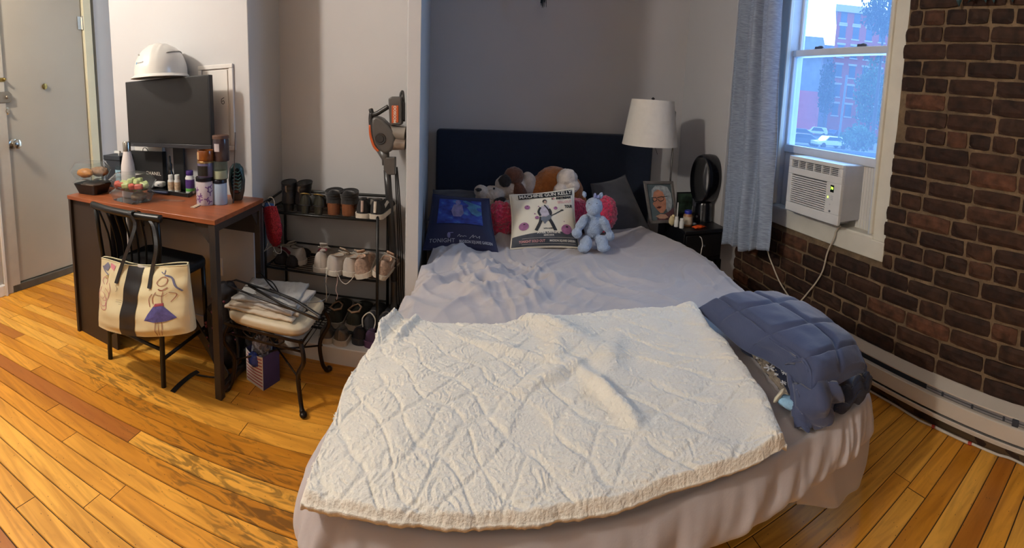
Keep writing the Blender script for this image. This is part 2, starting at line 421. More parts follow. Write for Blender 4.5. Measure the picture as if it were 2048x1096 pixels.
def build_floor():
    mb = MB(); cols = []; rnd = random.Random(3); pitch = 0.0715
    k0 = int((-3.2-0.6495)/pitch)-8
    for k in range(k0, 45):
        y0 = 0.6495+k*pitch
        cuts = []; x = -3.0+rnd.uniform(-1.2, 0)
        if k == 6: cuts = [-3.2, -1.9, -1.08, 0.4, 1.9]
        elif k == 5: cuts = [-3.2, -2.05, -1.42, 0.1, 1.9]
        elif k == 4: cuts = [-3.2, -1.25, 0.9, 1.9]
        else:
            while x < 1.9: cuts.append(x); x += rnd.uniform(0.7, 1.9)
            cuts.append(1.9)
        for i in range(len(cuts)-1):
            a, b = cuts[i]+0.0012, cuts[i+1]-0.0012; n = max(2, int((b-a)/0.12))
            seed, tone = rnd.random(), rnd.random()**0.8; red = 0.0
            if rnd.random() < 0.08: red = rnd.uniform(0.3, 0.8)
            if k == 6 and i == 1: red = 1.0
            if k == 9 and i <= 1: red = 0.9
            if k == 8 and i == 0: red = 0.55
            if -2 < k < 4: tone = 0.55+0.4*rnd.random(); red *= 0.3
            z = rnd.uniform(-0.0007, 0.0)
            vs = []; fs = []
            for q in range(n+1):
                xx = lerp(a, b, q/n); g = gbend(xx); e = 0.0014
                vs += [(xx, y0+g+e, z-0.004), (xx, y0+g+e+0.0015, z), (xx, y0+g+pitch-e-0.0015, z), (xx, y0+g+pitch-e, z-0.004)]
                if q:
                    o = 4*(q-1)
                    for j in range(3): fs.append((o+j, o+4+j, o+5+j, o+1+j))
            mb._add(vs, fs); cols += [(seed, tone, red, 1.0)]*len(vs)
    o0 = len(mb.v); mb.cur = 1; mb.box((-3.3, -3.4, -0.05), (1.9, 3.2, -0.0035)); cols += [(0, 0, 0, 1)]*8
    dirt = mat('dirt in the gaps', '#2a1c0e', 0.9)
    o = mb.build('floor', [board_mat(), dirt])
    at = o.data.color_attributes.new('tone', 'FLOAT_COLOR', 'POINT')
    flat = [c for q in cols for c in q]; at.data.foreach_set('color', flat)
    return struct(o)
build_floor()
# painted walls --------------------------------------------------------
struct(MB().box((-3.3, -3.4, CZ), (2.0, 3.2, CZ+0.1)).build('ceiling', M_ceil))
struct(MB().box((-0.45, YB, -0.04), (1.9, YB+0.12, CZ+0.02)).build('wall_back', M_wall))
struct(MB().prism([(-0.272, YN), (-0.218, YN), (-0.300, YB+0.02), (-0.47, YB+0.02), (-0.327, 2.1)], -0.04, CZ+0.02).build('wall_partition', M_wall, bevel=0.003))
struct(MB().box((1.467, 2.27, -0.04), (1.75, YB+0.02, CZ+0.02)).build('wall_right_plaster', M_wall, bevel=0.004))
struct(MB().box((-1.868, YN, -0.04), (-0.982, 2.24, CZ+0.02)).build('wall_column', M_wall, bevel=0.004))
struct(MB().box((-0.99, 2.1, -0.04), (-0.30, 2.24, CZ+0.02)).build('wall_niche', M_wall))
struct(MB().box((-2.7, 2.6, -0.04), (-1.85, 2.72, CZ+0.02)).build('wall_entry', M_wall))
struct(MB().box((-3.3, -3.3, -0.04), (2.0, -3.2, CZ+0.02)).build('wall_front', M_wall))
struct(MB().box((-0.982, YN, -0.01), (-0.268, 2.1, 0.078)).build('trim_1', M_trim, bevel=0.004))
# left wall with the entrance door -------------------------------------
DY0, DY1 = 1.40, 2.10
mb = MB()
mb.box((XL-0.12, -3.3, -0.04), (XL, DY0-0.06, CZ+0.02)).box((XL-0.12, DY1+0.12, -0.04), (XL, 2.72, CZ+0.02)).box((XL-0.12, DY0-0.07, 2.12), (XL, DY1+0.13, CZ+0.02))
struct(mb.build('wall_left', M_wall))
struct(MB().box((XL-0.14, DY0-0.1, -0.04), (XL-0.12, DY1+0.15, 2.2)).build('wall_hallway', M_wall))
M_door = mat('door paint', '#9f9686', 0.42, var=0.03, nscale=3, bump=0.08, bscale=25)
M_frame = mat('door frame paint', '#c9c2a4', 0.4, var=0.05, nscale=5)
M_iron = mat('dark threshold', '#4b463b', 0.5, var=0.15)
M_chrome = mat('worn chrome', '#b9b4a8', 0.25, 1.0, var=0.1)
M_brass = mat('tarnished brass', '#9a8550', 0.35, 1.0, var=0.2)
M_black = mat('black plastic', '#0d0d0f', 0.42, var=0.15)
dr = thing('door_1', 'grey painted entrance door with round chrome knob at the left edge', 'door', (XL, DY0, 0)); dr['kind'] = 'structure'
MB().box((-0.045, -0.30, 0.055), (-0.004, 0.70, 2.06)).build('door_panel', M_door, dr, bevel=0.002)
MB().box((-0.05, -0.05, 0.0), (0.012, 0.74, 0.05)).build('threshold', M_iron, dr, bevel=0.003)
fb = MB(); fb.box((-0.10, 0.705, 0.0), (0.018, 0.78, 2.14)).box((-0.1, -0.04, 2.06), (0.018, 0.78, 2.14)); fb.box((0.0, 0.70, 0.0), (0.008, 0.712, 2.1))
fb.build('door_frame', M_frame, dr, bevel=0.004)
hp = onX(157, 46, XL)
hb = MB(); hb.cyl((0.006, 0.703, hp.z-0.05), (0.006, 0.703, hp.z+0.05), 0.007, 10); hb.box((-0.003, 0.66, hp.z-0.045), (0.002, 0.705, hp.z+0.045)); hb.build('hinge', M_chrome, dr)
def door_disc(u, v, prof, name, m):
    p = onX(u, v, XL); b = MB(T(0, p.y-DY0, p.z, 0, PI/2, 0)); b.lathe(prof, 24); return b.build(name, m, dr, auto=40)
kn = door_disc(26, 288, [(0.034, 0), (0.034, 0.006), (0.013, 0.012), (0.012, 0.035), (0.026, 0.042), (0.031, 0.056), (0.028, 0.070), (0.012, 0.078), (0, 0.079)], 'doorknob', M_chrome)
door_disc(89, 173, [(0.020, 0), (0.020, 0.007), (0.012, 0.011), (0.0, 0.011)], 'peephole', M_brass)
door_disc(13, 222, [(0.026, 0), (0.026, 0.004), (0.013, 0.012), (0.012, 0.022), (0, 0.022)], 'lock_cylinder', M_chrome)
lk = MB(T(0, onX(6, 195, XL).y-DY0, onX(6, 195, XL).z, 0, PI/2, 0)); lk.prism([(r*1.0, q) for r, q in [(0.036, 0.04), (0.036, -0.09), (-0.036, -0.09), (-0.036, 0.04), (-0.02, 0.06), (0.02, 0.06)]], 0, 0.016); lk.lathe([(0.012, 0.016), (0.01, 0.03), (0, 0.03)], 14, (0, 0.02, 0))
lk.build('deadbolt', mat('lock steel', '#8d8272', 0.4, 0.8), dr, bevel=0.004)
p = onX(0, 160, XL); ch = MB(); ch.box((0, p.y-DY0-0.06, p.z-0.014), (0.014, p.y-DY0+0.03, p.z+0.014)); ch.cyl((0.014, p.y-DY0+0.02, p.z), (0.034, p.y-DY0+0.02, p.z), 0.009); ch.build('chain_plate', M_brass, dr, bevel=0.003)
# casing on the near side of the door, low wall panel with white trim
struct(MB().box((XL, DY0-0.115, 0.0), (XL+0.012, DY0+0.012, 2.14)).build('trim_2', mat('casing paint', '#a89f90', 0.45, var=0.04), bevel=0.003))
struct(MB().box((XL, 1.288, 0.0), (XL+0.03, 1.304, 2.14)).build('trim_3', M_trim, bevel=0.003))
struct(MB().box((XL, -3.2, 0.0), (XL+0.022, 1.30, 0.075)).build('baseboard_left', M_trim, bevel=0.006))
struct(MB().box((-1.868, YN-0.012, 0.0), (-0.982, YN, 0.08)).build('baseboard_column', M_trim, bevel=0.004))
# service panel on the column ----------------------------------------------
def col_pt(u, v, d=0.0): return onY(u, v, YN-d)
a, b = col_pt(398, 133), col_pt(467, 300)
pn = thing('breaker_panel', 'white breaker panel cover on the wall right of the monitor', 'electrical panel', (0, 0, 0))
fr = MB(); z0, z1, x0, x1 = b.z, a.z, a.x, col_pt(467, 135).x
fr.box((x0, YN-0.012, z0), (x1, YN+0.001, z0+0.02)).box((x0, YN-0.012, z1-0.02), (x1, YN+0.001, z1)).box((x0, YN-0.012, z0+.02), (x0+0.02, YN+0.001, z1-.02)).box((x1-0.02, YN-0.012, z0+.02), (x1, YN+0.001, z1-.02))
fr.box((x0+0.02, YN-0.004, z0+0.02), (x1-0.02, YN+0.001, z1-0.02)); fr.build('cover_frame', mat('panel paint', '#cfcac4', 0.45, var=0.02), pn, bevel=0.003)
MB().box((x0+0.027, YN-0.009, z0+0.027), (x1-0.03, YN-0.004, z1-0.027)).build('cover_door', mat('panel paint', '#cfcac4', 0.45), pn, bevel=0.002)
sb = MB()
for q in ((x0+0.014, z1-0.011), (x1-0.016, z1-0.011)): sb.lathe([(0.003, 0), (0.002, 0.002), (0, 0.002)], 10); sb.v[-30:] = [Vector((q[0]+v.x, YN-0.012-v.z, q[1]+v.y)) for v in sb.v[-30:]]
c = col_pt(448, 203); tb = MB(); stroke(tb, [(0.008, 0.018), (-0.006, 0.012), (-0.008, -0.004), (0.0, -0.012), (0.008, -0.006), (0.004, 0.004), (-0.006, 0.0)], 0.003, lambda x, y: (c.x+x, YN-0.0096, c.z+y), 24)
tb.build('pen_mark', mat('black marker', '#26241f', 0.6), pn)
# brick wall ----------------------------------------------------------------
def brick_mat():
    m, nt, N, L, bs = nodes_of('old brown brick')
    ge = N.new('ShaderNodeNewGeometry'); tc = N.new('ShaderNodeTexCoord')
    r = N.new('ShaderNodeValToRGB'); e = r.color_ramp.elements
    e[0].position = 0; e[0].color = hexc('#2a1a13'); e[1].position = 1; e[1].color = hexc('#5a3a29')
    for p_, c_ in ((0.3, '#2f1f18'), (0.6, '#3b261b'), (0.8, '#34241b')): x = e.new(p_); x.color = hexc(c_)
    L.new(ge.outputs['Random Per Island'], r.inputs[0])
    n = N.new('ShaderNodeTexNoise'); n.inputs['Scale'].default_value = 22; n.inputs['Detail'].default_value = 6; L.new(tc.outputs['Object'], n.inputs[0])
    r2 = N.new('ShaderNodeValToRGB'); r2.color_ramp.elements[0].position = 0.3; r2.color_ramp.elements[0].color = (0.4, 0.4, 0.4, 1); r2.color_ramp.elements[1].position = 0.7; r2.color_ramp.elements[1].color = (1.45, 1.38, 1.3, 1)
    L.new(n.outputs['Fac'], r2.inputs[0])
    mx = N.new('ShaderNodeMix'); mx.data_type = 'RGBA'; mx.blend_type = 'MULTIPLY'; mx.inputs[0].default_value = 0.9; L.new(r.outputs[0], mx.inputs[6]); L.new(r2.outputs[0], mx.inputs[7])
    L.new(mx.outputs[2], bs.inputs['Base Color']); bs.inputs['Roughness'].default_value = 0.8; bs.inputs['Specular IOR Level'].default_value = 0.3
    b = N.new('ShaderNodeBump'); b.inputs['Strength'].default_value = 0.6; b.inputs['Distance'].default_value = 0.006; L.new(n.outputs['Fac'], b.inputs['Height']); L.new(b.outputs[0], bs.inputs['Normal'])
    return m
M_mortar = mat('old mortar', '#6b5841', 0.9, var=0.35, nscale=16, bump=0.9, bscale=70, bdist=0.006)
WY0, WY1, WZ0, WZ1 = 1.135, 2.06, 0.590, 2.30
def build_bricks():
    rnd = random.Random(11); mb = MB(); h, lb, mo = 0.0722, 0.212, 0.0105
    def brick(y0, y1, z0, z1):
        if y1-y0 < 0.03: return
        y0 += rnd.uniform(-.002, .003); y1 += rnd.uniform(-.003, .002); z0 += rnd.uniform(-.002, .002); z1 += rnd.uniform(-.002, .002)
        d = rnd.uniform(0.0, 0.006); b = 0.006; ny = 6 if y1-y0 > 0.13 else 4; nzv = 4; vs = []; fs = []; sd = rnd.random()*50
        for i in range(ny+1):
            for j in range(nzv+1):
                y = lerp(y0, y1, i/ny); z = lerp(z0, z1, j/nzv)
                ed = min(i, ny-i, j, nzv-j)
                w = 0.0035*nz3(y*28+sd, z*28)
                cr = 0.003 if (i in (0, ny) and j in (0, nzv)) else 0
                if i == 0: y += cr+w
                if i == ny: y -= cr-w
                if j == 0: z += cr*.7+w*.8
                if j == nzv: z -= cr*.7-w*.8
                x = XR-d+(0.007 if ed == 0 else 0)+0.004*nz3(y*40+sd, z*40, 3)
                vs.append((x, y, z))
        q = nzv+1
        for i in range(ny):
            for j in range(nzv): fs.append((i*q+j, i*q+j+1, (i+1)*q+j+1, (i+1)*q+j))
        bd = [(i, 0) for i in range(ny+1)]+[(ny, j) for j in range(1, nzv+1)]+[(i, nzv) for i in range(ny-1, -1, -1)]+[(0, j) for j in range(nzv-1, 0, -1)]
        o = len(vs); idx = [i*q+j for i, j in bd]
        for k in idx: v = vs[k]; vs.append((XR+0.045, v[1], v[2]))
        for k in range(len(idx)):
            l = (k+1) % len(idx); fs.append((idx[k], idx[l], o+l, o+k))
        mb._add(vs, fs)
    row = 0; z = -0.01
    while z < CZ:
        header = row in (16, 9, 23, 30)
        L_ = lb*0.5 if header else lb
        y = -3.2-(L_*0.5 if row % 2 else 0)+rnd.uniform(-.02, .02)
        while y < 2.29:
            ll = L_*rnd.uniform(0.94, 1.05)
            if not header and rnd.random() < 0.12: ll *= 0.55
            y0, y1 = y, y+ll-mo; zz = z+0.0; z1 = z+h-mo
            jl = WY0+rnd.uniform(-0.014, 0.012)
            inwin = (zz+h*0.5 > WZ0-0.01) and zz < WZ1
            if inwin and y1 > jl and y0 < WY1:
                if y0 < jl: brick(y0, jl, zz, z1)
                if y1 > WY1: brick(WY1, y1, zz, z1)
            else: brick(y0, min(y1, 2.29), zz, z1)
            y += ll
        z += h; row += 1
    mb.cur = 1
    def slab(y0, y1, z0, z1):
        n, m = max(2, int((y1-y0)/0.05)), max(2, int((z1-z0)/0.05))
        mb.grid(lambda s, t: (XR+0.009+0.004*nz3(s*(y1-y0)*30, t*(z1-z0)*30, y0), lerp(y0, y1, s), lerp(z0, z1, t)), n, m)
        mb.box((XR+0.016, y0, z0), (XR+0.12, y1, z1))
    slab(-3.3, WY0+0.002, -0.04, CZ+0.02); slab(WY0, WY1, -0.04, WZ0); slab(WY0, WY1, WZ1, CZ+0.02); slab(WY1, 2.3, -0.04, CZ+0.02)
    o = mb.build('wall_right', [brick_mat(), M_mortar]); return struct(o)
build_bricks()
# white debris of plaster on the brick
# window --------------------------------------------------------------------
wn = thing('window_1', 'white sash window with peeling casing above the air conditioner', 'window', (0, 0, 0)); wn['kind'] = 'structure'
M_sash = mat('old white window paint', '#c6cbd2', 0.45, var=0.06, nscale=9, bump=0.2, bscale=35)
M_case = mat('cream casing paint', '#cdcabd', 0.5, var=0.06, nscale=9, bump=0.25, bscale=30)
GX, GY0, GY1 = 1.672, 1.262, 1.925
def wobble_edge(y): return 0.0
cb = MB()
cb.box((XR+0.012, WY0-0.012, WZ0-0.006), (XR+0.10, WY0+0.088, WZ1))             # right casing board
cb.box((XR-0.004, GY0-0.052, 0.70), (XR+0.02, GY0-0.036, WZ1))                  # right bead
cb.box((XR+0.004, WY1-0.12, WZ0), (XR+0.10, WY1, WZ1))                        # left casing
cb.box((XR-0.006, WY1-0.135, 0.70), (XR+0.02, WY1-0.118, WZ1))
cb.box((XR-0.002, WY0, WZ0), (XR+0.06, WY1, WZ0+0.088))                         # apron board
cb.box((XR+0.0, WY0, WZ1-0.08), (XR+0.1, WY1, WZ1))
cb.build('casing', M_case, wn, bevel=0.004)
MB().box((XR-0.002, WY0+0.07, WZ0+0.080), (XR+0.10, WY1-0.1, WZ0+0.102)).build('sill', M_case, wn, bevel=0.006)
jb = MB(); jb.box((XR+0.02, GY0-0.04, 0.69), (XR+0.13, GY0-0.012, WZ1)).box((XR+0.02, GY1+0.012, 0.69), (XR+0.13, GY1+0.035, WZ1)); jb.build('jamb', M_sash, wn, bevel=0.002)
lo = MB(); bz0, bz1, mz0, mz1 = 0.998, 1.042, 1.540, 1.577
lo.box((GX-0.022, GY0-0.03, bz0), (GX+0.014, GY1+0.03, bz1)).box((GX-0.022, GY0-0.03, mz0), (GX+0.014, GY1+0.03, mz1))
lo.box((GX-0.020, GY0-0.03, bz1), (GX+0.014, GY0, mz0)).box((GX-0.020, GY1, bz1), (GX+0.014, GY1+0.03, mz0)); lo.build('lower_sash', M_sash, wn, bevel=0.004)
up = MB(); up.box((GX+0.02, GY0-0.03, mz0+0.004), (GX+0.05, GY1+0.03, mz1+0.004)).box((GX+0.02, GY0-0.03, 2.18), (GX+0.05, GY1+0.03, 2.26))
up.box((GX+0.02, GY0-0.03, mz1+.004), (GX+0.05, GY0-0.004, 2.18)).box((GX+0.02, GY1-0.002, mz1+.004), (GX+0.05, GY1+0.03, 2.18)); up.build('upper_sash', M_sash, wn, bevel=0.003)
for yy in (GY0+0.17, GY1-0.19):
    b = MB(); b.box((GX-0.018, yy-0.03, mz1), (GX+0.012, yy+0.03, mz1+0.006)); b.ell((GX-0.003, yy, mz1+0.01), (0.012, 0.022, 0.010), 12, 8); b.box((GX-0.012, yy-0.01, mz1+0.006), (GX-0.004, yy+0.035, mz1+0.014)); b.build('sash_lock', mat('pewter', '#5c6270', 0.5, 0.5), wn)
M_glass = clear('hazed window glass', '#dcebf8', 0.05, 0.09, '#a9c6f2')  # blue glow of the daylight is put into the pane as haze
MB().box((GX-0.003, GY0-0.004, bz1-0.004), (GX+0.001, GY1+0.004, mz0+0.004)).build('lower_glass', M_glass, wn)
MB().box((GX+0.034, GY0-0.01, mz1), (GX+0.038, GY1+0.01, 2.19)).build('upper_glass', clear('window glass', '#e6f1fb', 0.05, 0.08, '#a8ccff'), wn)  # upper pane also carries the daylight glow as mixed-in haze
# accordion side panels and the strip of bare wood next to the unit
M_acc = mat('accordion plastic', '#c9c8c4', 0.5, var=0.03)
def accordion(y0, y1, name):
    b = MB(); n = int(abs(y1-y0)/0.008)
    b.grid(lambda s, t: (GX-0.012+(0.004 if int(round(s*n)) % 2 else -0.003), lerp(y0, y1, s), lerp(0.695, 0.995, t)), n+1, 2); b.box((GX-0.008, min(y0, y1), 0.69), (GX, max(y0, y1), 0.997))
    return b.build(name, M_acc, wn)
accordion(1.262, 1.37, 'accordion_panel'); accordion(1.700, 1.945, 'accordion_panel')
MB().box((GX-0.01, 1.22, 0.60), (GX+0.03, 1.96, 0.735)).build('inner_sill', M_case, wn)
MB().box((GX-0.02, 1.238, 0.69), (GX-0.004, 1.262, 0.985)).build('bare_wood_strip', mat('bare pine', '#b08a55', 0.7, var=0.3, nscale=8, stretch=(1, 1, 0.15)), wn)
# ================================================================== bed
BZ = 0.455
M_navy = mat('navy upholstery', '#0b1a30', 0.85, var=0.12, nscale=40, bump=0.3, bscale=300, sheen=0.15)
bed = thing('bed', 'low bed with a tall navy upholstered headboard against the back wall', 'bed', (0, 0, 0))
hx0, hx1, hz = onY(872, 300, 2.8).x, onY(1307, 300, 2.8).x, 0.992
MB().box((hx0, 2.80, 0.05), (hx1, 2.885, hz)).build('headboard', M_navy, bed, bevel=0.022, seg=4)
M_wood = mat('dark bed wood', '#1a1411', 0.6, var=0.2)
fb = MB(); fb.bar((-0.18, 0.92, 0.19), (-0.06, 2.8, 0.19), 0.04, 0.12).bar((0.88, 0.92, 0.19), (1.0, 2.8, 0.19), 0.04, 0.12).bar((-0.18, 0.92, 0.19), (0.88, 0.92, 0.19), 0.04, 0.12)
fb.build('bed_frame', M_wood, bed, bevel=0.004)
for x, y in ((-0.16, 1.15), (0.86, 1.15), (-0.04, 2.7), (0.98, 2.7)): MB().box((x-0.025, y-0.025, 0), (x+0.025, y+0.025, 0.11)).build('leg', M_wood, bed, bevel=0.003)
# outline of the mattress, a quad with a slightly pulled-in head end
NLc, NRc = Vector((-0.335, 0.69, 0)), Vector((1.03, 0.69, 0))
def bed_xy(a, b):
    """a,b in [-1,1]: across, foot -> head"""
    t = (b+1)/2
    L = cr1([Vector((-0.335, 0.69, 0)), Vector((-0.265, 1.33, 0)), Vector((-0.195, 1.90, 0)), Vector((-0.19, 2.77, 0))], t)
    R = cr1([Vector((1.06, 0.69, 0)), Vector((1.10, 1.40, 0)), Vector((1.165, 1.98, 0)), Vector((1.06, 2.45, 0)), Vector((1.04, 2.77, 0))], t)
    return L.lerp(R, (a+1)/2)
def rsq(a, b, r=0.16):
    """round the corners of the unit square"""
    m = max(abs(a), abs(b))
    if m < 1e-6: return a, b
    x, y = a/m, b/m
    k = 1-r
    if abs(x) > k and abs(y) > k and y < 0:
        dx, dy = (abs(x)-k)/r, (abs(y)-k)/r; l = math.hypot(dx, dy); mm = max(dx, dy)
        s = mm/l if l > 0 else 1
        x = math.copysign(k+r*dx*s, x); y = math.copysign(k+r*dy*s, y)
    return x*m, y*m
def ridge(x, y, z=0): return 1-abs(2*nz3(x, y, z))
def top_z(x, y):
    """wrinkled bed surface"""
    z = BZ
    w = smooth01((y-1.30)/0.3)*(1-0.55*smooth01((y-1.82)/0.25))
    # folds sweeping from the upper left towards the middle
    u = x*0.80+y*0.60; v = -x*0.60+y*0.80
    wx = nz3(x*3.1, y*3.1, 5)*0.10; wy = nz3(x*3.1, y*3.1, 9)*0.10
    f1 = max(0, ridge((v+wx)*7.5, (u+wy)*1.9, 1)-0.45)
    f2 = max(0, ridge((u*0.9+wx)*6.0, (v+wy)*2.6, 7)-0.5)
    f3 = max(0, ridge((x*1.0+y*0.35+wx)*9.0, (y+wy)*2.0, 12)-0.5)
    left = smooth01((0.75-x)/0.6)
    z += w*(0.048*f1*(0.35+0.65*left)+0.032*f2*(0.5+0.5*left)+0.030*f3*left)
    f4 = max(0, ridge((v+wx*1.4)*13, (u+wy)*3.2, 31)-0.55)
    z += w*0.022*f4*(0.4+0.6*left)
    z += 0.006*nz3(x*2.4, y*2.4, 2)
    # bunched folds towards the pillows at the left
    q = math.exp(-((x+0.10)/0.16)**2-((y-2.0)/0.22)**2); z += 0.045*q*(0.6+0.4*ridge(x*12+y*3, y*2.5, 3))
    # knot of cloth left of centre
    q = math.exp(-((x-0.06)/0.07)**2-((y-1.66)/0.16)**2); z += 0.035*q*ridge(x*16, y*7, 4)
    z += 0.05*smooth01((y-2.1)/0.15)*math.exp(-((x-0.16)/0.05)**2)*smooth01((2.4-y)/0.2)
    return z
def sheet_fn(s, t):
    a, b = s*2-1, t*2-1
    a = math.copysign(abs(a)**0.88, a); b = math.copysign(abs(b)**0.92, b)
    m = max(abs(a), abs(b)); K = 0.86
    if m <= K:
        x, y = rsq(a/K, b/K); p = bed_xy(x*0.985, y*0.985)
        e = max(abs(x), abs(y)); z = top_z(p.x, p.y)-0.018*smooth01((e-0.93)/0.07)**1
        return (p.x, p.y, z)
    k = (m-K)/(1-K)
    x, y = rsq(a/m, b/m)
    e = bed_xy(x*0.985, y*0.985); c = bed_xy(0, 0) if False else Vector((0.4, 1.6, 0))
    # outward direction
    n = Vector((x if abs(x) > 0.84 else 0, y if abs(y) > 0.84 else 0, 0))
    if n.length < 1e-6: n = Vector((x, y, 0))
    n.normalize()
    per = math.atan2(y, x)
    # perimeter coordinate in metres
    pm = e.x*1.0 if abs(y) > abs(x) else e.y
    corner = smooth01((min(abs(x), abs(y))-0.72)/0.25)
    rt = smooth01((x-0.35)/0.5)*(1 if y < 0 else 0.4)
    wrk = 0.013*nz3(pm*6+k*1.5, k*1.2, 3)+(0.011+0.011*rt)*nz3((pm+.2*e.x*corner)*20+k*2.5*(1-corner), k*0.8, 8)+(0.004+0.007*rt)*nz3((pm+.2*e.x*corner)*40+k*2, k*0.7, 21)
    z0 = top_z(e.x, e.y)-0.018
    kk = smooth01(k*1.0)
    depth = 0.178+0.012*nz3(pm*2.3, 4, 4)
    bul = (0.034 if not (x < -0.8 and e.y > 1.55) else 0.004)*math.sin(min(1, k*1.1)*PI)**0.8-0.30*max(0, k-0.5)**1.5
    ang = min(1.0, k*3.2)*PI/2
    out = bul+wrk*smooth01(k*3)
    z = z0-0.028*(1-math.cos(ang))-depth*max(0.0, (k-0.04))
    # loose end hanging at the right foot corner
    return (e.x+n.x*out, e.y+n.y*out, z)
M_sheet = mat('pale lilac grey sheet', '#ada8aa', 0.85, var=0.03, nscale=7, bump=0.12, bscale=220, sheen=0.25, bdist=0.002)
sh = MB().grid(sheet_fn, 420, 420).build('fitted_sheet', M_sheet, smooth=True)
tag(sh, 'pale lilac grey fitted sheet, wrinkled, stretched over the mattress', 'bed sheet')
# loose corner of cloth hanging at the foot, right
def P3(u, v, Y=None, X=None, Z=None):
    return onY(u, v, Y) if Y is not None else (onX(u, v, X) if X is not None else onZ(u, v, Z))
ctrl = [[P3(1578, 900, Y=.70), P3(1586, 950, Y=.735), P3(1588, 985, Y=.74), P3(1590, 1006, Y=.745)],
        [P3(1606, 893, Y=.69), P3(1616, 950, Y=.72), P3(1630, 992, Y=.73), P3(1636, 1015, Y=.735)],
        [P3(1645, 880, Y=.69), P3(1652, 930, Y=.715), P3(1665, 985, Y=.725), P3(1676, 1011, Y=.73)],
        [P3(1690, 850, Y=.70), P3(1700, 910, Y=.725), P3(1700, 960, Y=.735), P3(1700, 990, Y=.745)],
        [P3(1722, 810, Y=.735), P3(1737, 860, Y=.76), P3(1733, 915, Y=.78), P3(1722, 950, Y=.79)],
        [P3(1716, 780, Y=.84), P3(1738, 800, Y=.86), P3(1744, 830, Y=.90), P3(1738, 850, Y=.93)]]
fnn = net(ctrl)
def loose(s, t):
    p = fnn(s, t); w = smooth01(t*2)*(0.007*math.sin(s*17+t*2)+0.006*nz3(s*7, t*3, 2))
    return p+Vector((0.25, -1, 0)).normalized()*w
ls = MB().sheet(loose, 90, 40, -0.003).build('sheet_corner', M_sheet, sh, smooth=True)
# ------------------------------------------------------------------ white sherpa throw
M_sherpa = mat('white sherpa fleece', '#ded9cd', 0.95, var=0.02, nscale=30, bump=0.8, bscale=150, sheen=0.3, bdist=0.005)
zb = BZ+0.028
bc = [[(600, 990), (690, 765), (745, 680), (781, 634)],
      [(760, 1022), (800, 800), (850, 700), (890, 642)],
      [(940, 1037), (955, 800), (985, 700), (1000, 645)],
      [(1130, 1024), (1105, 790), (1100, 690), (1100, 632)],
      [(1360, 968), (1290, 770), (1255, 675), (1245, 618)],
      [(1576, 876), (1518, 760), (1455, 680), (1391, 606)]]
bz_ = [[zb-.006, zb-.012, zb+.0, zb+.01]]+[[zb+.008]*4]*4+[[zb+.008, zb+.012, zb+.018, zb+.02]]
bfn = net([[onZ(u, v, bz_[i][j]) for j, (u, v) in enumerate(row)] for i, row in enumerate(bc)])
def blanket(s, t):
    p = bfn(s, t); x, y = p.x, p.y
    if t < 0.02 or True:
        e = 0.012*nz3(s*7, 0, 1)*(1-smooth01(t*12)); y += e+0.003*nz3(s*50, 3, 1)*(1-smooth01(t*30))
        x += 0.010*nz3(t*7, 5, 1)*(1-smooth01(min(s, 1-s)*12))
    # cloud-shaped puffs in offset rows, divided by narrow creases
    sx, sy = s*15.0+0.30*nz3(s*10, t*8, 3), t*9.5+0.30*nz3(s*10, t*8, 6)+0.18*math.sin(s*31)
    da, db = (sx*0.62+sy*0.72), (sx*0.62-sy*0.72); row = math.floor(da); fx = da % 1-0.5; fy = db % 1-0.5
    d = 0.5-max(abs(fx), abs(fy))
    groove = smooth01(d/0.13)
    flat = smooth01((nz3(math.floor(db)*3.7+.5, row*5.1+.5, 2)-.26)*6)
    wx_, wy_ = 3*nz3(x*17, y*17, 1), 3*nz3(x*17, y*17, 4)
    curl = ridge(x*42+wx_, y*42+wy_, 2); fine = ridge(x*85+wx_*2, y*85+wy_*2, 8)
    z = 0.0036*groove*(1-.8*flat)+(0.0021*curl+0.0016*fine)*(0.2+0.8*smooth01(min(s, 1-s, t, 1-t)*40))*(1-.8*flat*groove)+0.0025*nz3(x*11, y*11, 6)
    # big crumple running down from the top middle
    for cx_, cy_, ax, ay, rot, h in ((0.30, 1.24, 0.055, 0.13, 0.5, 0.045), (0.20, 1.33, 0.03, 0.10, 0.9, 0.03), (0.40, 1.12, 0.04, 0.12, -0.5, 0.035), (0.22, 1.05, 0.10, 0.022, 0.5, 0.035),
                                 (0.33, 0.98, 0.022, 0.11, 0.35, 0.045), (0.25, 1.15, 0.03, 0.08, -0.2, 0.03), (0.12, 1.17, 0.12, 0.02, -0.45, 0.022), (0.36, 0.86, 0.02, 0.06, 0.1, 0.02)):
        dx, dy = x-cx_, y-cy_; c_, s_ = math.cos(rot), math.sin(rot); q = ((dx*c_+dy*s_)/ax)**2+((-dx*s_+dy*c_)/ay)**2
        if q < 8: z += h*0.62*math.exp(-q)
    z += 0.008*nz3(x*3.3, y*3.3, 7)
    # turned-up edge at the upper left, rolled edge at the right
    rl = math.exp(-((s-0.02)/0.035)**2)*smooth01((t-0.55)/0.2); z += 0.035*rl
    rr = math.exp(-((s-0.965)/0.03)**2); z += 0.014*rr
    z += 0.020*math.exp(-((s-0.11+0.05*(1-t))/0.014)**2)*smooth01((t-0.62)/0.15)
    ed = smooth01(min(s, 1-s)*55)*smooth01(min(t, 1-t)*38)
    base = top_z(x, y)+0.004
    return Vector((x, y, max(base, p.z-0.022+z*ed+0.006+0.012*ed)))
bl = MB().sheet(blanket, 560, 340, 0.014).build('throw_blanket', M_sherpa, smooth=True)
tag(bl, 'white fluffy sherpa throw with cloud pattern spread over the foot of the bed', 'blanket')
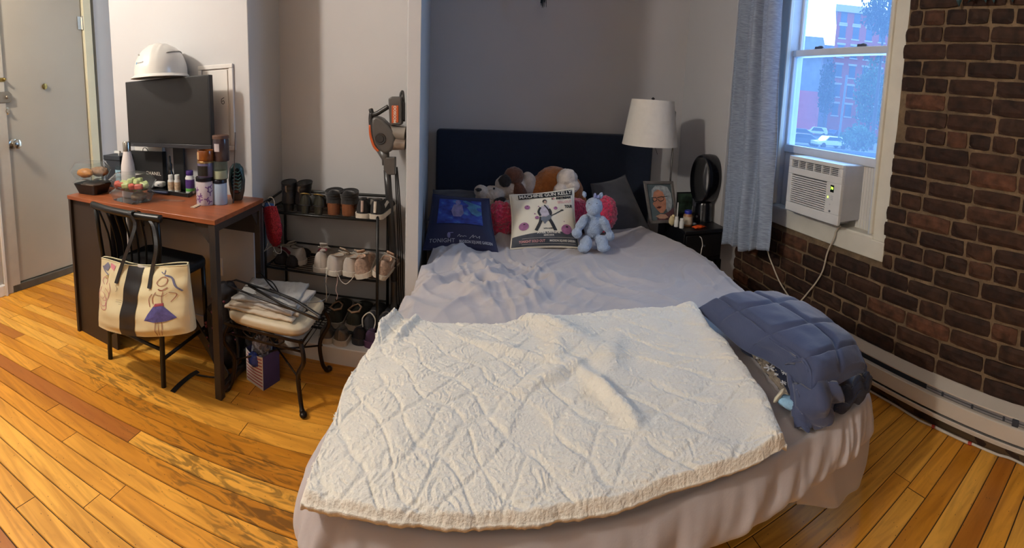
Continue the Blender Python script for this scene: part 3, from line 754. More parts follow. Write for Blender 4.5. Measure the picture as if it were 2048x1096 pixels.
# ------------------------------------------------------------------ dark blankets at the right edge
M_quilt = mat('slate blue quilt', '#343f60', 0.75, var=0.06, nscale=5, bump=0.12, bscale=160, sheen=0.3)
M_dkquilt = mat('navy fleece', '#0f1830', 0.9, var=0.15, nscale=30, sheen=0.1)
qc = [[(1393, 612, .50), (1432, 592, .555), (1482, 582, .575), (1530, 583, .555), (1556, 590, .50)],
      [(1436, 648, .505), (1480, 622, .575), (1535, 608, .60), (1590, 605, .585), (1614, 616, .53)],
      [(1482, 690, .51), (1530, 660, .585), (1590, 640, .61), (1645, 640, .59), (1668, 650, .53)],
      [(1540, 716, .52), (1590, 700, .59), (1645, 680, .605), (1695, 676, .585), (1706, 690, .53)],
      [(1588, 752, .535), (1625, 740, .58), (1665, 722, .59), (1712, 712, .565), (1726, 722, .52)],
      [(1600, 800, .50), (1628, 790, .53), (1668, 765, .545), (1722, 738, .54), (1738, 746, .51)]]
qf = net([[onZ(u, v, z) for u, v, z in r] for r in qc])
def quilt(s, t):
    p = qf(s, t); ns, ntt = 4.0, 3.0
    fs_, ft = (s*ns+0.10*nz3(t*3, s*2)+0.2) % 1, (t*ntt+0.10*nz3(s*3, t*2, 5)+0.3) % 1
    g = min(fs_, 1-fs_, ft, 1-ft)
    e = smooth01(min(s, 1-s, t, 1-t)*14)
    z = 0.012*smooth01(g*9)*e+0.006*nz3(s*4+2, t*3)+0.0025*nz3(s*13, t*13, 3)*e-0.012*(1-e)
    return p+Vector((0, 0, z))
ql = MB().sheet(quilt, 150, 110, 0.008).build('quilted_blanket', M_quilt, smooth=True)
tag(ql, 'slate blue quilted blanket folded in a heap on the right edge of the bed', 'blanket')
# its near end hanging down in folds
hf = net([[onZ(u, v, z) for u, v, z in r] for r in
          [[(1580, 748, .52), (1586, 800, .49), (1590, 832, .465), (1596, 858, .447)],
           [(1604, 772, .535), (1612, 815, .50), (1620, 840, .47), (1632, 856, .448)],
           [(1636, 770, .55), (1652, 800, .52), (1650, 815, .49), (1660, 832, .462)],
           [(1668, 758, .55), (1676, 780, .52), (1682, 793, .49), (1688, 800, .47)]]])
b = MB().sheet(lambda s, t: hf(s, t)+Vector((0, -0.01*math.sin(s*14), 0.008*nz3(s*9, t*5))), 50, 40, 0.012)
pass
b.build('hanging_fold', M_quilt, ql, smooth=True)
nf = net([[onZ(u, v, z) for u, v, z in r] for r in
          [[(1655, 790, .50), (1650, 820, .475), (1648, 838, .462)], [(1690, 775, .515), (1695, 800, .485), (1690, 818, .463)],
           [(1722, 755, .52), (1732, 775, .49), (1728, 790, .465)], [(1738, 745, .51), (1741, 758, .48), (1736, 770, .46)]]])
nv = MB().sheet(lambda s, t: nf(s, t)+Vector((0, 0, 0.008*math.sin(s*24+t*4)+0.006*nz3(s*9, t*9))), 50, 24, 0.006)
df = net([[onZ(u, v, z) for u, v, z in r] for r in
          [[(1470, 685, .475), (1500, 672, .50), (1540, 660, .515)], [(1505, 715, .475), (1545, 705, .505), (1580, 690, .52)],
           [(1560, 770, .478), (1580, 745, .508), (1615, 730, .52)], [(1595, 820, .47), (1606, 790, .50), (1640, 770, .52)]]])
snow = tag(MB().sheet(lambda s, t: df(s, t)+Vector((0, 0, 0.01*nz3(s*6, t*6))), 50, 30, 0.008).build('fleece_blanket', M_dkquilt, smooth=True),
           'dark navy fleece with white snowflakes tucked under the slate blue quilt', 'blanket')
nv.build('hanging_fold', M_dkquilt, snow, smooth=True)
for s, t, r in ((0.30, .12, .012), (0.44, .22, .008), (0.52, .10, .018), (0.40, .02, .007), (.62, .32, .007), (.60, .08, .006), (0.70, .12, .010), (.66, .3, .009), (0.2, .2, .009), (.8, .25, .007)):
    c = df(s, t)+Vector((0, 0, 0.0115+0.01*nz3(s*6, t*6))); sf = MB()
    for k in range(3):
        a = k*PI/3+s*5; d = Vector((math.cos(a), math.sin(a), 0.0))*r; sf.bar(c-d, c+d, r*0.22, 0.002)
    sf.build('snowflake_print', mat('white print', '#cfd2d8', 0.8), snow)
# small things poking out between the blankets
tf = net([[onZ(u, v, z) for u, v, z in r] for r in [[(1505, 712, .475), (1520, 722, .48)], [(1545, 765, .472), (1560, 745, .485)], [(1580, 800, .47), (1590, 770, .48)]]])
tag(MB().sheet(lambda s, t: tf(s, t)+Vector((0, 0, 0.008+0.006*nz3(s*12, t*9))), 30, 16, 0.006).build('fleece_throw', mat('taupe fleece', '#7d7468', 0.95, var=0.3, nscale=60, bump=0.6, bscale=150), smooth=True), 'taupe fuzzy throw peeking out beside the snowflake fleece', 'blanket')
c = onZ(1558, 792, .50); mbx = MB(T(c.x, c.y, c.z, 0.5, 0.1, 0.5)); mbx.ell((0, 0, 0), (0.022, 0.006, 0.020), 16, 10, amp=.3, fr=3)
tag(mbx.build('paper_tag', mat('cream paper', '#c9c3ad', 0.8), smooth=True), 'crumpled cream tag at the right edge of the white throw', 'tag')
c = onZ(1580, 806, .485); mbx = MB(T(c.x, c.y, c.z, 0.3, 0.2, 1.0)); mbx.ell((0, 0, 0), (0.020, 0.035, 0.014), 16, 10, amp=.35, fr=4)
tag(mbx.build('baby_sock', mat('sky blue knit', '#8db7d6', 0.9, bump=.5, bscale=200), smooth=True), 'small sky blue sock beside the cream tag', 'sock')
# ================================================================== pillows, plush toys
def pillow_fn(cor, bulge, pin=0.35):
    """cor: BL, BR, TR, TL world corners; returns place(s,t,side,off) on a stuffed pillow; s,t in 0..1"""
    BL, BR, TR, TL = [Vector(c) for c in cor]
    n = ((BR-BL).cross(TL-BL)).normalized()
    if n.y > 0: n = -n
    def f(s, t, side=1, off=0.0):
        # pull the sides in between the corners
        a, b = 2*s-1, 2*t-1
        ps = s+(-a)*pin*0.12*(1-b*b); pt = t+(-b)*pin*0.12*(1-a*a)
        p = BL*(1-ps)*(1-pt)+BR*ps*(1-pt)+TR*ps*pt+TL*(1-ps)*pt
        h = bulge*(max(0, 1-a*a)**0.5)*(max(0, 1-b*b)**0.5)
        h *= 1+0.10*nz3(s*4, t*4, side)+0.05*nz3(s*9, t*9, 3*side)
        return p+n*(side*h+off)
    f.n = n
    return f
def make_pillow(name, label, cor, bulge, m, pin=0.35, nn=44, cat='pillow'):
    f = pillow_fn(cor, bulge, pin); root = thing(name, label, cat, (0, 0, 0))
    b = MB(); b.grid(lambda s, t: f(s, t, 1), nn, nn); b.grid(lambda s, t: f(s, t, -1), nn, nn, flip=True)
    o = b.build('cover', m, root, smooth=True)
    pts = [f(x/20, 0) for x in range(20)]+[f(1, x/20) for x in range(20)]+[f(1-x/20, 1) for x in range(20)]+[f(0, 1-x/20) for x in range(20)]
    MB().tube(pts, 0.0035, 6, closed=True).build('piping', m, root, smooth=True)
    return root, f
def Y_(u, v, y): return onY(u, v, y)
M_dkp = mat('charcoal pillowcase', '#3a3c44', 0.85, var=0.08, nscale=6, bump=0.15, bscale=150, sheen=0.2)
make_pillow('pillow', 'charcoal pillow lying behind the blue concert pillow', [Y_(856, 440, 2.30), Y_(1010, 450, 2.32), Y_(1000, 392, 2.62), Y_(866, 380, 2.62)], 0.07, M_dkp)
make_pillow('pillow', 'charcoal pillow leaning on the headboard at the right', [Y_(1185, 462, 2.34), Y_(1302, 462, 2.46), Y_(1250, 350, 2.66), Y_(1182, 368, 2.58)], 0.055, M_dkp)
make_pillow('pillow', 'dark pillow flat beneath the pink cushion and toy dog', [Y_(990, 470, 2.33), Y_(1180, 468, 2.36), Y_(1170, 400, 2.7), Y_(990, 400, 2.7)], 0.06, M_dkp)
# white concert pillow
M_cream = mat('cream satin print', '#d5cfbe', 0.7, var=0.03, nscale=6, sheen=0.1)
pc = [Y_(1021, 498, 2.08), Y_(1158, 496, 2.08), Y_(1148, 376, 2.235), Y_(1019, 390, 2.235)]
rt, f = make_pillow('concert_pillow', 'cream square concert pillow printed with a guitarist, in the middle of the bed', pc, 0.045, M_cream, pin=0.25, cat='pillow')
W2 = 1.0
def pl(f, off=0.0030):
    return lambda x, y: f(min(max(x, .005), .995), min(max(y, .005), .995), 1, off)
P = pl(f); Pb = pl(f, 0.0042)
M_ink = mat('black ink', '#151517', 0.7); M_whi = mat('white ink', '#d8d4c8', 0.7); M_pink = mat('pink ink', '#d79a9a', 0.7); M_lil = mat('dusty purple ink', '#8f5b83', 0.7, var=.25, nscale=60)
M_grnd = mat('dark grey ink', '#3c4048', 0.7, var=0.2, nscale=30)
b = MB(); b.grid(lambda s, t: Pb(0.16+0.78*s, 0.865+0.075*t) if False else P(0.12+0.84*s, 0.868+0.10*t), 40, 8); b.build('title_band', M_ink, rt)
b = MB(); letters(b, 'MACHINE GUN KELLY', 0.098, lambda x, y: Pb(0.54+x, 0.918+y), sx=0.84, bold=0.002, space=1.0); b.build('title_lettering', M_whi, rt)
b = MB(); letters(b, 'M  INSTREAM', 0.058, lambda x, y: P(0.78+x, 0.828+y), sx=0.9, bold=0.0036); letters(b, 'TOUR', 0.07, lambda x, y: P(0.89+x, 0.665+y), sx=0.66, bold=0.003); b.build('subtitle_lettering', M_ink, rt)
b = MB(); letters(b, 'SELLOUT', 0.066, lambda x, y: P(0.83+x, 0.75+y), sx=0.9, bold=0.001); shape(b, disc2(0.655, 0.83, 0.016), P); b.build('subtitle_lettering', M_pink, rt)
g = MB(); g.grid(lambda s, t: f(lerp(.008, .992, s), lerp(.012, .15+.085*math.sin(PI*(.12+.62*s)), t), 1, 0.0022), 44, 14); g.build('ground_print', M_grnd, rt)
b = MB(); letters(b, 'AVRIL LAVIGNE', 0.06, lambda x, y: Pb(0.55+x, 0.225+y), sx=0.85, bold=0.002); letters(b, 'IANN DIOR', 0.038, lambda x, y: Pb(0.55+x, 0.175+y), sx=0.8, bold=0.001)
letters(b, 'MADISON SQUARE GARDEN', 0.046, lambda x, y: Pb(0.755+x, 0.085+y), sx=0.66, bold=0.001)
b.grid(lambda s, t: Pb(0.15+.8*s, 0.135+.003*t), 20, 2); b.grid(lambda s, t: Pb(0.15+.8*s, 0.04+.003*t), 20, 2); b.build('guest_lettering', M_whi, rt)
b = MB(); letters(b, 'TONIGHT SOLD OUT', 0.058, lambda x, y: Pb(0.30+x, 0.085+y), sx=0.68, bold=0.001); b.build('tonight_lettering', M_pink, rt)
b = MB(); letters(b, 'WITH GUESTS', 0.028, lambda x, y: P(0.55+x, 0.288+y), sx=0.9, bold=0.001); b.build('guest_caption', M_ink, rt)
for x, y, r in ((0.235, 0.70, 0.042), (0.17, 0.35, 0.075), (0.375, 0.49, 0.032), (0.345, 0.565, 0.012), (0.41, 0.70, 0.01), (0.675, 0.645, 0.03), (0.83, 0.27, 0.085), (0.80, 0.40, 0.008)):
    b = MB(); shape(b, disc2(x, y, r, 20, r*.95), P); b.cur = 1; shape(b, disc2(x+r*.1, y+r*.45, r*.25, 10, r*.15), Pb)
    b.build('tomato_print', [M_lil, M_ink], rt)
b = MB()
shape(b, disc2(0.51, 0.79, 0.034, 14, 0.036), P)                                              # hair
stroke(b, [(0.50, 0.72), (0.56, 0.62), (0.59, 0.50)], 0.022, P)                                 # strap
stroke(b, [(0.44, 0.50), (0.42, 0.40), (0.355, 0.26)], 0.05, P); stroke(b, [(0.55, 0.48), (0.60, 0.38), (0.66, 0.245)], 0.05, P)
stroke(b, [(0.44, 0.68), (0.405, 0.60), (0.43, 0.52)], 0.035, P); stroke(b, [(0.575, 0.64), (0.60, 0.56), (0.57, 0.50)], 0.03, P)
stroke(b, [(0.58, 0.50), (0.68, 0.55), (0.77, 0.60)], 0.014, Pb); shape(b, disc2(0.78, 0.603, 0.028, 8, 0.012), Pb)
b.build('guitarist_print', mat('charcoal ink', '#23252a', 0.7), rt)
b = MB(); shape(b, [(0.455, 0.70), (0.56, 0.71), (0.59, 0.62), (0.57, 0.50), (0.45, 0.50), (0.42, 0.62)], pl(f, 0.0026)); b.build('shirt_print', mat('lilac grey ink', '#a9a4b0', 0.7, var=.2, nscale=60), rt)
b = MB(); shape(b, disc2(0.515, 0.77, 0.022, 12, 0.03), Pb); b.build('face_print', mat('skin ink', '#b09484', 0.7), rt)
b = MB(); shape(b, [(0.44, 0.50), (0.52, 0.49), (0.57, 0.53), (0.60, 0.50), (0.58, 0.44), (0.52, 0.41), (0.49, 0.36), (0.46, 0.42), (0.43, 0.43)], Pb); b.build('guitar_print', mat('steel ink', '#5f6772', 0.6), rt)
# blue concert pillow
M_royal = mat('navy satin print', '#10163f', 0.65, var=0.15, nscale=4, sheen=0.1)
pc = [Y_(846, 500, 2.05), Y_(996, 505, 2.02), Y_(978, 398, 2.20), Y_(866, 388, 2.24)]
rt, f2 = make_pillow('concert_pillow', 'dark blue concert pillow reading TONIGHT at the left edge of the bed', pc, 0.045, M_royal, pin=0.2)
P = pl(f2); Pb = pl(f2, 0.0042)
def stage_mat():
    m, nt, N, L, bs = nodes_of('stage photograph print')
    at = N.new('ShaderNodeUVMap'); mp = N.new('ShaderNodeMapping'); L.new(at.outputs[0], mp.inputs[0])
    nz = N.new('ShaderNodeTexNoise'); nz.inputs['Scale'].default_value = 3.5; nz.inputs['Detail'].default_value = 5; L.new(mp.outputs[0], nz.inputs[0])
    r = N.new('ShaderNodeValToRGB'); e = r.color_ramp.elements; e[0].position = .35; e[0].color = hexc('#141a63'); e[1].position = .72; e[1].color = hexc('#4d86b8')
    x = e.new(.55); x.color = hexc('#23409b'); L.new(nz.outputs['Fac'], r.inputs[0])
    L.new(r.outputs[0], bs.inputs['Base Color']); bs.inputs['Roughness'].default_value = .6
    return m
def uvgrid(b_fn, x0, x1, y0, y1, place, m, name, parent, n=20):
    b = MB(); b.grid(lambda s, t: place(lerp(x0, x1, s), lerp(y0, y1, t)), n, n); o = b.build(name, m, parent)
    uv = o.data.uv_layers.new(name='UVMap'); 
    for l in o.data.loops:
        i, j = divmod(l.vertex_index, n); uv.data[l.index].uv = (i/(n-1), j/(n-1))
    return o
uvgrid(None, 0.14, 0.86, 0.42, 0.90, P, stage_mat(), 'stage_print', rt)
b = MB(); shape(b, [(.55, .88), (.60, .89), (.72, .84), (.85, .80), (.855, .62), (.78, .58), (.70, .62), (.62, .74)], lambda x, y: f2(x, y, 1, .0036)); b.build('light_beam_print', mat('pale blue ink', '#3f78a0', 0.6, var=.45, nscale=16), rt)
b = MB(); shape(b, disc2(0.47, 0.84, 0.045, 14, 0.055), Pb); shape(b, [(0.40, 0.79), (0.54, 0.79), (0.57, 0.62), (0.52, 0.55), (0.40, 0.55), (0.36, 0.66)], Pb); shape(b, disc2(0.345, 0.215, 0.025, 10, .045), Pb); stroke(b, [(0.345, 0.25), (.35, .17)], 0.03, Pb); stroke(b, [(0.35, 0.25), (.41, .255)], 0.012, Pb)
b.build('singer_print', mat('mauve ink', '#6d6a93', 0.6, var=.3, nscale=50), rt)
b = MB(); letters(b, 'TONIGHT', 0.090, lambda x, y: Pb(0.25+x, 0.125+y), sx=0.88, space=1.05); letters(b, 'MADISON SQUARE GARDEN', 0.066, lambda x, y: Pb(0.725+x, 0.115+y), sx=0.54, bold=0.0015)
stroke(b, [(0.47, .19), (.50, .23), (.51, .19), (.53, .21), (.55, .195), (.57, .21), (.60, .20)], 0.006, Pb); stroke(b, [(0.64, .17), (.70, .235), (.69, .19), (.73, .22), (.75, .19), (.79, .22), (.78, .18)], 0.006, Pb)
b.build('venue_lettering', mat('silver ink', '#a7a9b4', 0.6), rt)
# fuzzy red-pink cushion behind
M_fuzz = mat('raspberry shag', '#c01f4c', 0.9, var=0.35, nscale=70, bump=1.0, bscale=110, sheen=0.6, bdist=0.012)
c1, c2, c3 = Y_(1002, 440, 2.26), Y_(1205, 432, 2.30), Y_(1100, 430, 2.36)
b = MB()
def shag(b, c, r, sd=0):
    b.ell(c, r, 90, 60, fn=None, amp=0.0)
    n = 91-1
    k0 = len(b.v)-61*90
    for i in range(k0, len(b.v)):
        v = b.v[i]; d = (v-Vector(c)); q = nz3(v.x*75, v.y*75, v.z*75+sd)*0.010+nz3(v.x*25, v.y*25, v.z*25)*0.008; b.v[i] = v+d.normalized()*q
shag(b, c1, (0.075, 0.06, 0.10)); shag(b, (c2.x+.01, c2.y+.03, c2.z+.004), (0.082, 0.06, 0.105)); shag(b, c3, (0.26, 0.075, 0.12))
tag(b.build('shag_cushion', M_fuzz, smooth=True), 'raspberry pink shaggy cushion lying behind the cream concert pillow', 'cushion')
# light blue plush dinosaur
def plush_lump(v, k=1.0): return k*(nz3(v.x*90, v.y*90, v.z*90)*0.0035+nz3(v.x*35, v.y*35, v.z*35)*0.004)
def plush(mb_parts):
    """mb_parts: list of (centre, radii, rot)"""
    b = MB()
    for c, r, rot in mb_parts:
        k0 = len(b.v); b.ell(c, r, 40, 28, rot=rot)
        for i in range(k0, len(b.v)):
            v = b.v[i]; d = (v-Vector(c)); b.v[i] = v+d.normalized()*plush_lump(v)
    return b
def remesh(o, vox):
    m = o.modifiers.new('r', 'REMESH'); m.mode = 'VOXEL'; m.voxel_size = vox; m.use_smooth_shade = True; return o
def Rx(a, ax='X'): return Matrix.Rotation(a, 3, ax)
M_blue = mat('pale blue plush', '#93a3ba', 0.95, var=0.10, nscale=50, bump=0.9, bscale=160, sheen=0.5, bdist=0.006)
DY = 2.055
dn = thing('plush_toy', 'pale blue plush dragon sitting up beside the cream concert pillow', 'stuffed toy', (0, 0, 0))
D = lambda u, v, dy=0: onY(u, v, DY+dy)
body = plush([(D(1187, 452, .03), (.052, .045, .068), None), (D(1188, 413, .03), (.043, .042, .045), None), (D(1187, 434, .03), (.038, .036, .03), None),
              (D(1163, 446, .0), (.022, .024, .050), Rx(.55, 'Y')), (D(1154, 466, -.01), (.024, .024, .028), None), (D(1211, 450, .0), (.021, .024, .052), Rx(-.5, 'Y')), (D(1220, 472, -.01), (.022, .024, .026), None),
              (D(1172, 486, -.02), (.030, .045, .036), Rx(.2, 'Y')), (D(1204, 486, -.02), (.031, .045, .036), Rx(-.2, 'Y')), (D(1168, 496, -.05), (.032, .030, .020), None), (D(1207, 495, -.05), (.031, .030, .021), None),
              (D(1187, 420, -.01), (.032, .02, .026), None)])
remesh(body.build('body', M_blue, dn), 0.004)
for u, v, r in ((1169, 389, -.35), (1201, 392, .35)):
    remesh(plush([(D(u, v, .03), (.011, .009, .018), Rx(r, 'Y'))]).build('ear', M_blue, dn), 0.003)
remesh(plush([(D(1190, 391, .02), (.007, .008, .014), None), (D(1196, 394, .02), (.008, .008, .010), None)]).build('crest', mat('lilac plush', '#8d93bd', 0.95, bump=.8, bscale=160), dn), 0.003)
for u in (1178, 1194): MB().ell(D(u, 407, -.018), 0.0025, 8, 6).build('eye', M_black, dn, smooth=True)
# toy dog lying across the pillows
DG = 2.42
Gd = lambda u, v, dy=0: onY(u, v, DG+dy)
dog = thing('plush_dog', 'large white and tan toy dog sprawled across the pillows', 'stuffed toy', (0, 0, 0))
M_wf = mat('off white plush', '#b8a99a', 0.95, var=0.15, nscale=40, bump=0.9, bscale=140, sheen=0.4, bdist=0.006)
M_tan = mat('tan plush', '#9c5c24', 0.95, var=0.2, nscale=40, bump=0.9, bscale=140, sheen=0.4, bdist=0.006)
M_brn = mat('brown plush', '#5c3420', 0.95, var=0.2, nscale=40, bump=0.9, bscale=140, sheen=0.3, bdist=0.006)
M_blk = mat('black plush', '#1d1715', 0.95, var=0.2, nscale=40, bump=0.9, bscale=140, sheen=0.2, bdist=0.006)
remesh(plush([(Gd(1108, 372, .06), (.12, .10, .115), Rx(.25, 'Y')), (Gd(1080, 380, .06), (.09, .09, .085), None), (Gd(1140, 385, .06), (.075, .09, .10), None), (Gd(1160, 405, .04), (.04, .05, .09), Rx(-.3, 'Y'))]).build('body', M_tan, dog), 0.006)
remesh(plush([(Gd(1020, 372, .0), (.085, .075, .07), None), (Gd(985, 388, -.05), (.065, .055, .045), None), (Gd(962, 383, -.07), (.038, .045, .036), None), (Gd(975, 402, -.06), (.07, .045, .03), Rx(.35, 'Y')),
              (Gd(1018, 410, -.05), (.07, .05, .03), None), (Gd(1055, 370, .03), (.05, .06, .075), None)]).build('head', M_wf, dog), 0.006)
remesh(plush([(Gd(1028, 352, -.035), (.055, .05, .052), None), (Gd(1040, 385, -.065), (.035, .025, .06), Rx(-.35, 'Y'))]).build('ear', M_brn, dog), 0.005)
remesh(plush([(Gd(1010, 362, -.075), (.035, .02, .035), Rx(.5, 'Y')), (Gd(1000, 400, -.115), (.034, .012, .016), Rx(-.2, 'Y'))]).build('black_patch', M_blk, dog), 0.004)
remesh(plush([(Gd(957, 379, -.115), (.018, .012, .009), None)]).build('nose', M_blk, dog), 0.003)
remesh(plush([(Gd(1134, 357, -.06), (.058, .055, .055), None), (Gd(1122, 379, -.08), (.042, .045, .035), None), (Gd(1145, 372, -.08), (.040, .045, .035), None)]).build('paw', mat('ivory plush', '#c0b5ab', 0.95, var=0.15, nscale=40, bump=0.9, bscale=140, sheen=0.4), dog), 0.005)
MB().ell(Gd(988, 377, -.10), 0.006, 10, 8).build('eye', M_black, dog, smooth=True)
# ================================================================== right side: curtain, air conditioner, heater, nightstand
# air conditioner
ac = thing('air_conditioner', 'white window air conditioner with green digital display', 'air conditioner', (1.518, 1.342, 0.719))
M_acw = mat('white appliance plastic', '#cfd0cf', 0.4, var=0.03); M_acd = mat('vent shadow grey', '#4d5058', 0.6); M_acs = mat('grey appliance steel', '#aeb2b8', 0.4, var=0.05)
AW, AH = 0.375, 0.283
b = MB(); b.box((0.004, 0.0, 0.012), (0.15, AW, AH)); b.build('housing', M_acs, ac, bevel=0.006)
b = MB(); b.box((-0.012, 0.0, 0.0), (0.006, AW, 0.046)).box((-0.012, 0.0, 0.192), (0.006, AW, 0.227)).box((-0.012, 0, 0.264), (0.006, AW, AH)).box((-0.012, AW-0.022, 0.227), (0.006, AW, .264)).box((-0.012, 0.0, 0.227), (0.006, 0.020, .264)).box((-0.012, 0.0, 0.046), (0.006, 0.095, 0.192)).box((-0.012, AW-0.03, .046), (.006, AW, .192))
b.build('front_panel', M_acw, ac, bevel=0.0025)
b = MB()
for i in range(13):
    z = 0.050+i*0.0108; b.box((-0.010, 0.096, z), (0.001, AW-0.03, z+0.0060))
b.build('intake_grille', M_acw, ac)
MB().box((0.0015, 0.004, 0.01), (0.003, AW-.004, AH-.01)).build('grille_recess', M_acd, ac)
b = MB()
for i in range(6): b.box((-0.010, 0.022+i*0.056, 0.226), (0.002, 0.028+i*0.056, 0.263))
for i in range(4): b.box((-0.008, 0.02, 0.231+i*0.0085), (0.002, AW-.024, 0.2335+i*0.0085))
b.build('outlet_louvre', M_acw, ac)
MB().box((-0.0135, 0.043, 0.148), (-0.011, 0.066, 0.182)).build('display', mat('display glass', '#0a1a14', 0.15), ac, bevel=0.001)
b = MB(); letters(b, '70', 0.016, lambda x, y: (-0.0142, 0.0545-x, 0.167+y), bold=0.0004); b.build('display_digits', mat('green led', '#a6ff50', 0.5, emit=('#9dff3c', 3.0)), ac)
MB().box((-0.0135, 0.075, 0.118), (-0.011, 0.080, 0.126)).build('indicator_light', mat('green led', '#a6ff50'), ac)
b = MB()
for r in range(3):
    for c in range(2): b.box((-0.0132, 0.045+c*0.008, 0.112+r*0.008), (-0.011, 0.050+c*0.008, 0.116+r*0.008))
b.box((-0.0132, .058, .088), (-.011, .064, .092)); b.build('button', M_acs, ac)
MB(T(-0.012, 0.058, 0.058, 0, -PI/2, 0)).lathe([(0.0055, 0), (0.005, 0.003), (0, 0.003)], 12).build('button', M_acd, ac)
MB().box((-0.006, 0.03, -0.004), (0.10, AW-0.02, 0.012)).build('base_tray', mat('tray grey', '#8b8f94', .5), ac, bevel=.002)
# power cord of the unit and a second white cable along the brick
M_cord = mat('cream cable', '#b8ad9a', 0.5)
pts = [onX(1681, 452, 1.575), onX(1672, 462, 1.585), onX(1668, 476, 1.58), onX(1655, 505, 1.585), onX(1646, 540, 1.588), onX(1632, 565, 1.588), onX(1612, 590, 1.588), onX(1598, 609, 1.588), onX(1585, 650, 1.588), onX(1578, 690, 1.588)]
tag(MB().tube(spline(pts, 60), 0.0042, 8).build('power_cord', M_cord, smooth=True), 'cream power cord hanging from the air conditioner', 'cord')
pts = [onX(1530, 470, 1.57), onX(1536, 505, 1.58), onX(1545, 530, 1.588), onX(1560, 565, 1.588), onX(1585, 605, 1.588), onX(1600, 640, 1.588), onX(1610, 680, 1.588)]
tag(MB().tube(spline(pts, 50), 0.004, 8).build('power_cord', M_cord, smooth=True), 'cream cable running down the brick from behind the curtain', 'cord')
# curtain ------------------------------------------------------------------
def curt_mat():
    m, nt, N, L, bs = nodes_of('grey blue slub curtain'); tc = N.new('ShaderNodeTexCoord'); mp = N.new('ShaderNodeMapping'); mp.inputs['Scale'].default_value = (30, 30, 260)
    L.new(tc.outputs['Object'], mp.inputs[0]); nz = N.new('ShaderNodeTexNoise'); nz.inputs['Scale'].default_value = 1; nz.inputs['Detail'].default_value = 3; L.new(mp.outputs[0], nz.inputs[0])
    r = N.new('ShaderNodeValToRGB'); r.color_ramp.elements[0].position = .35; r.color_ramp.elements[0].color = hexc('#8490a4'); r.color_ramp.elements[1].position = .65; r.color_ramp.elements[1].color = hexc('#a3b0c2')
    L.new(nz.outputs['Fac'], r.inputs[0]); L.new(r.outputs[0], bs.inputs['Base Color']); bs.inputs['Roughness'].default_value = .9; bs.inputs['Sheen Weight'].default_value = .3
    b = N.new('ShaderNodeBump'); b.inputs['Strength'].default_value = .5; b.inputs['Distance'].default_value = .002; L.new(nz.outputs['Fac'], b.inputs['Height']); L.new(b.outputs[0], bs.inputs['Normal'])
    tr = N.new('ShaderNodeBsdfTranslucent'); L.new(r.outputs[0], tr.inputs[0]); mx = N.new('ShaderNodeMixShader'); mx.inputs[0].default_value = 0.25
    L.new(bs.outputs[0], mx.inputs[1]); L.new(tr.outputs[0], mx.inputs[2]); L.new(mx.outputs[0], N['Material Output'].inputs[0])
    return m
def curtain(s, t):
    # s across (far -> near), t down
    zt, zb_ = 2.35, lerp(0.405, 0.492, s)+0.012*math.sin(s*9)
    z = lerp(zt, zb_, t)
    w = smooth01((t-.25)/.75)
    y0 = lerp(2.225, 2.165, w**1.5); y1 = lerp(1.835, 1.725, w)
    pin = 0.5+0.5*t
    y = lerp(y0, y1, s); x = 1.43+0.026*math.sin(s*19+1.2*math.sin(t*3))*(0.6+0.4*t)+0.018*math.sin(s*37+t*4+1)+0.016*nz3(s*5, t*5, 2)*t
    x += 0.012*smooth01((t-.75)*4)*math.sin(s*30+t*9)
    return (x, y+0.006*math.sin(s*50+t*3), z)
cu = MB().sheet(curtain, 120, 120, 0.0015).build('curtain', curt_mat(), smooth=True)
tag(cu, 'pale grey blue curtain panel gathered beside the window', 'curtain')
crod = tag(MB().tube([(1.43, 2.25, 2.37), (1.43, 0.7, 2.37)], 0.011, 12).build('curtain_rod', mat('dark rod', '#3a3a3c', .4, .6), smooth=True), 'dark rod carrying the grey blue curtain above the window', 'curtain rod')
# strip of darker lining cloth between the curtain and the wall
def lining(s, t): return (1.462+0.004*math.sin(t*8), lerp(2.262-0.0*t, 2.25, s)+0.03*(s)*-1, lerp(2.35, 0.48, t))
# baseboard heater --------------------------------------------------------
HY0, HY1 = -0.9, 1.86
ht = thing('baseboard_heater', 'long white electric baseboard heater below the brick wall', 'heater', (0, 0, 0))
M_heat = mat('heater enamel', '#bcb4a8', 0.4, var=0.04, nscale=5); M_hd = mat('heater slot', '#2a2f38', 0.6)
X0 = 1.532
b = MB(); b.box((XR-0.004, HY0, 0.075), (XR+0.008, HY1, 0.205))                 # back plate
b._add([(XR, HY0, 0.208), (XR, HY1, 0.208), (X0+0.014, HY1, 0.192), (X0+0.014, HY0, 0.192), (XR, HY0, 0.203), (XR, HY1, 0.203), (X0+0.014, HY1, 0.187), (X0+0.014, HY0, 0.187)], [(0, 1, 2, 3), (7, 6, 5, 4), (3, 2, 6, 7), (0, 3, 7, 4), (1, 5, 6, 2)])
b.build('top_cover', M_heat, ht)
b = MB(); b.box((X0, HY0, 0.105), (X0+0.006, HY1, 0.162)); b.box((X0+0.003, HY0, 0.158), (X0+0.02, HY1, 0.163)); b.build('front_cover', M_heat, ht, bevel=0.002)
b = MB(); b.box((X0+0.004, HY0, 0.075), (XR, HY1, 0.082)).box((X0+0.002, HY0, 0.082), (X0+0.008, HY1, 0.094)); b.build('lower_lip', M_heat, ht, bevel=0.002)
MB().box((X0+0.03, HY0, 0.082), (XR-0.004, HY1, 0.185)).build('heating_element', M_hd, ht)
MB().box((X0+0.016, HY0, 0.166), (X0+0.020, 0.815, 0.186)).build('slot_plate', mat('slot steel', '#8f9094', .4, .5), ht)
for i in range(9):
    y = 0.74-i*0.13
    if y > HY0: MB().box((X0+0.012, y-0.004, 0.168), (X0+0.017, y+0.004, 0.182)).build('slot_clip', M_hd, ht)
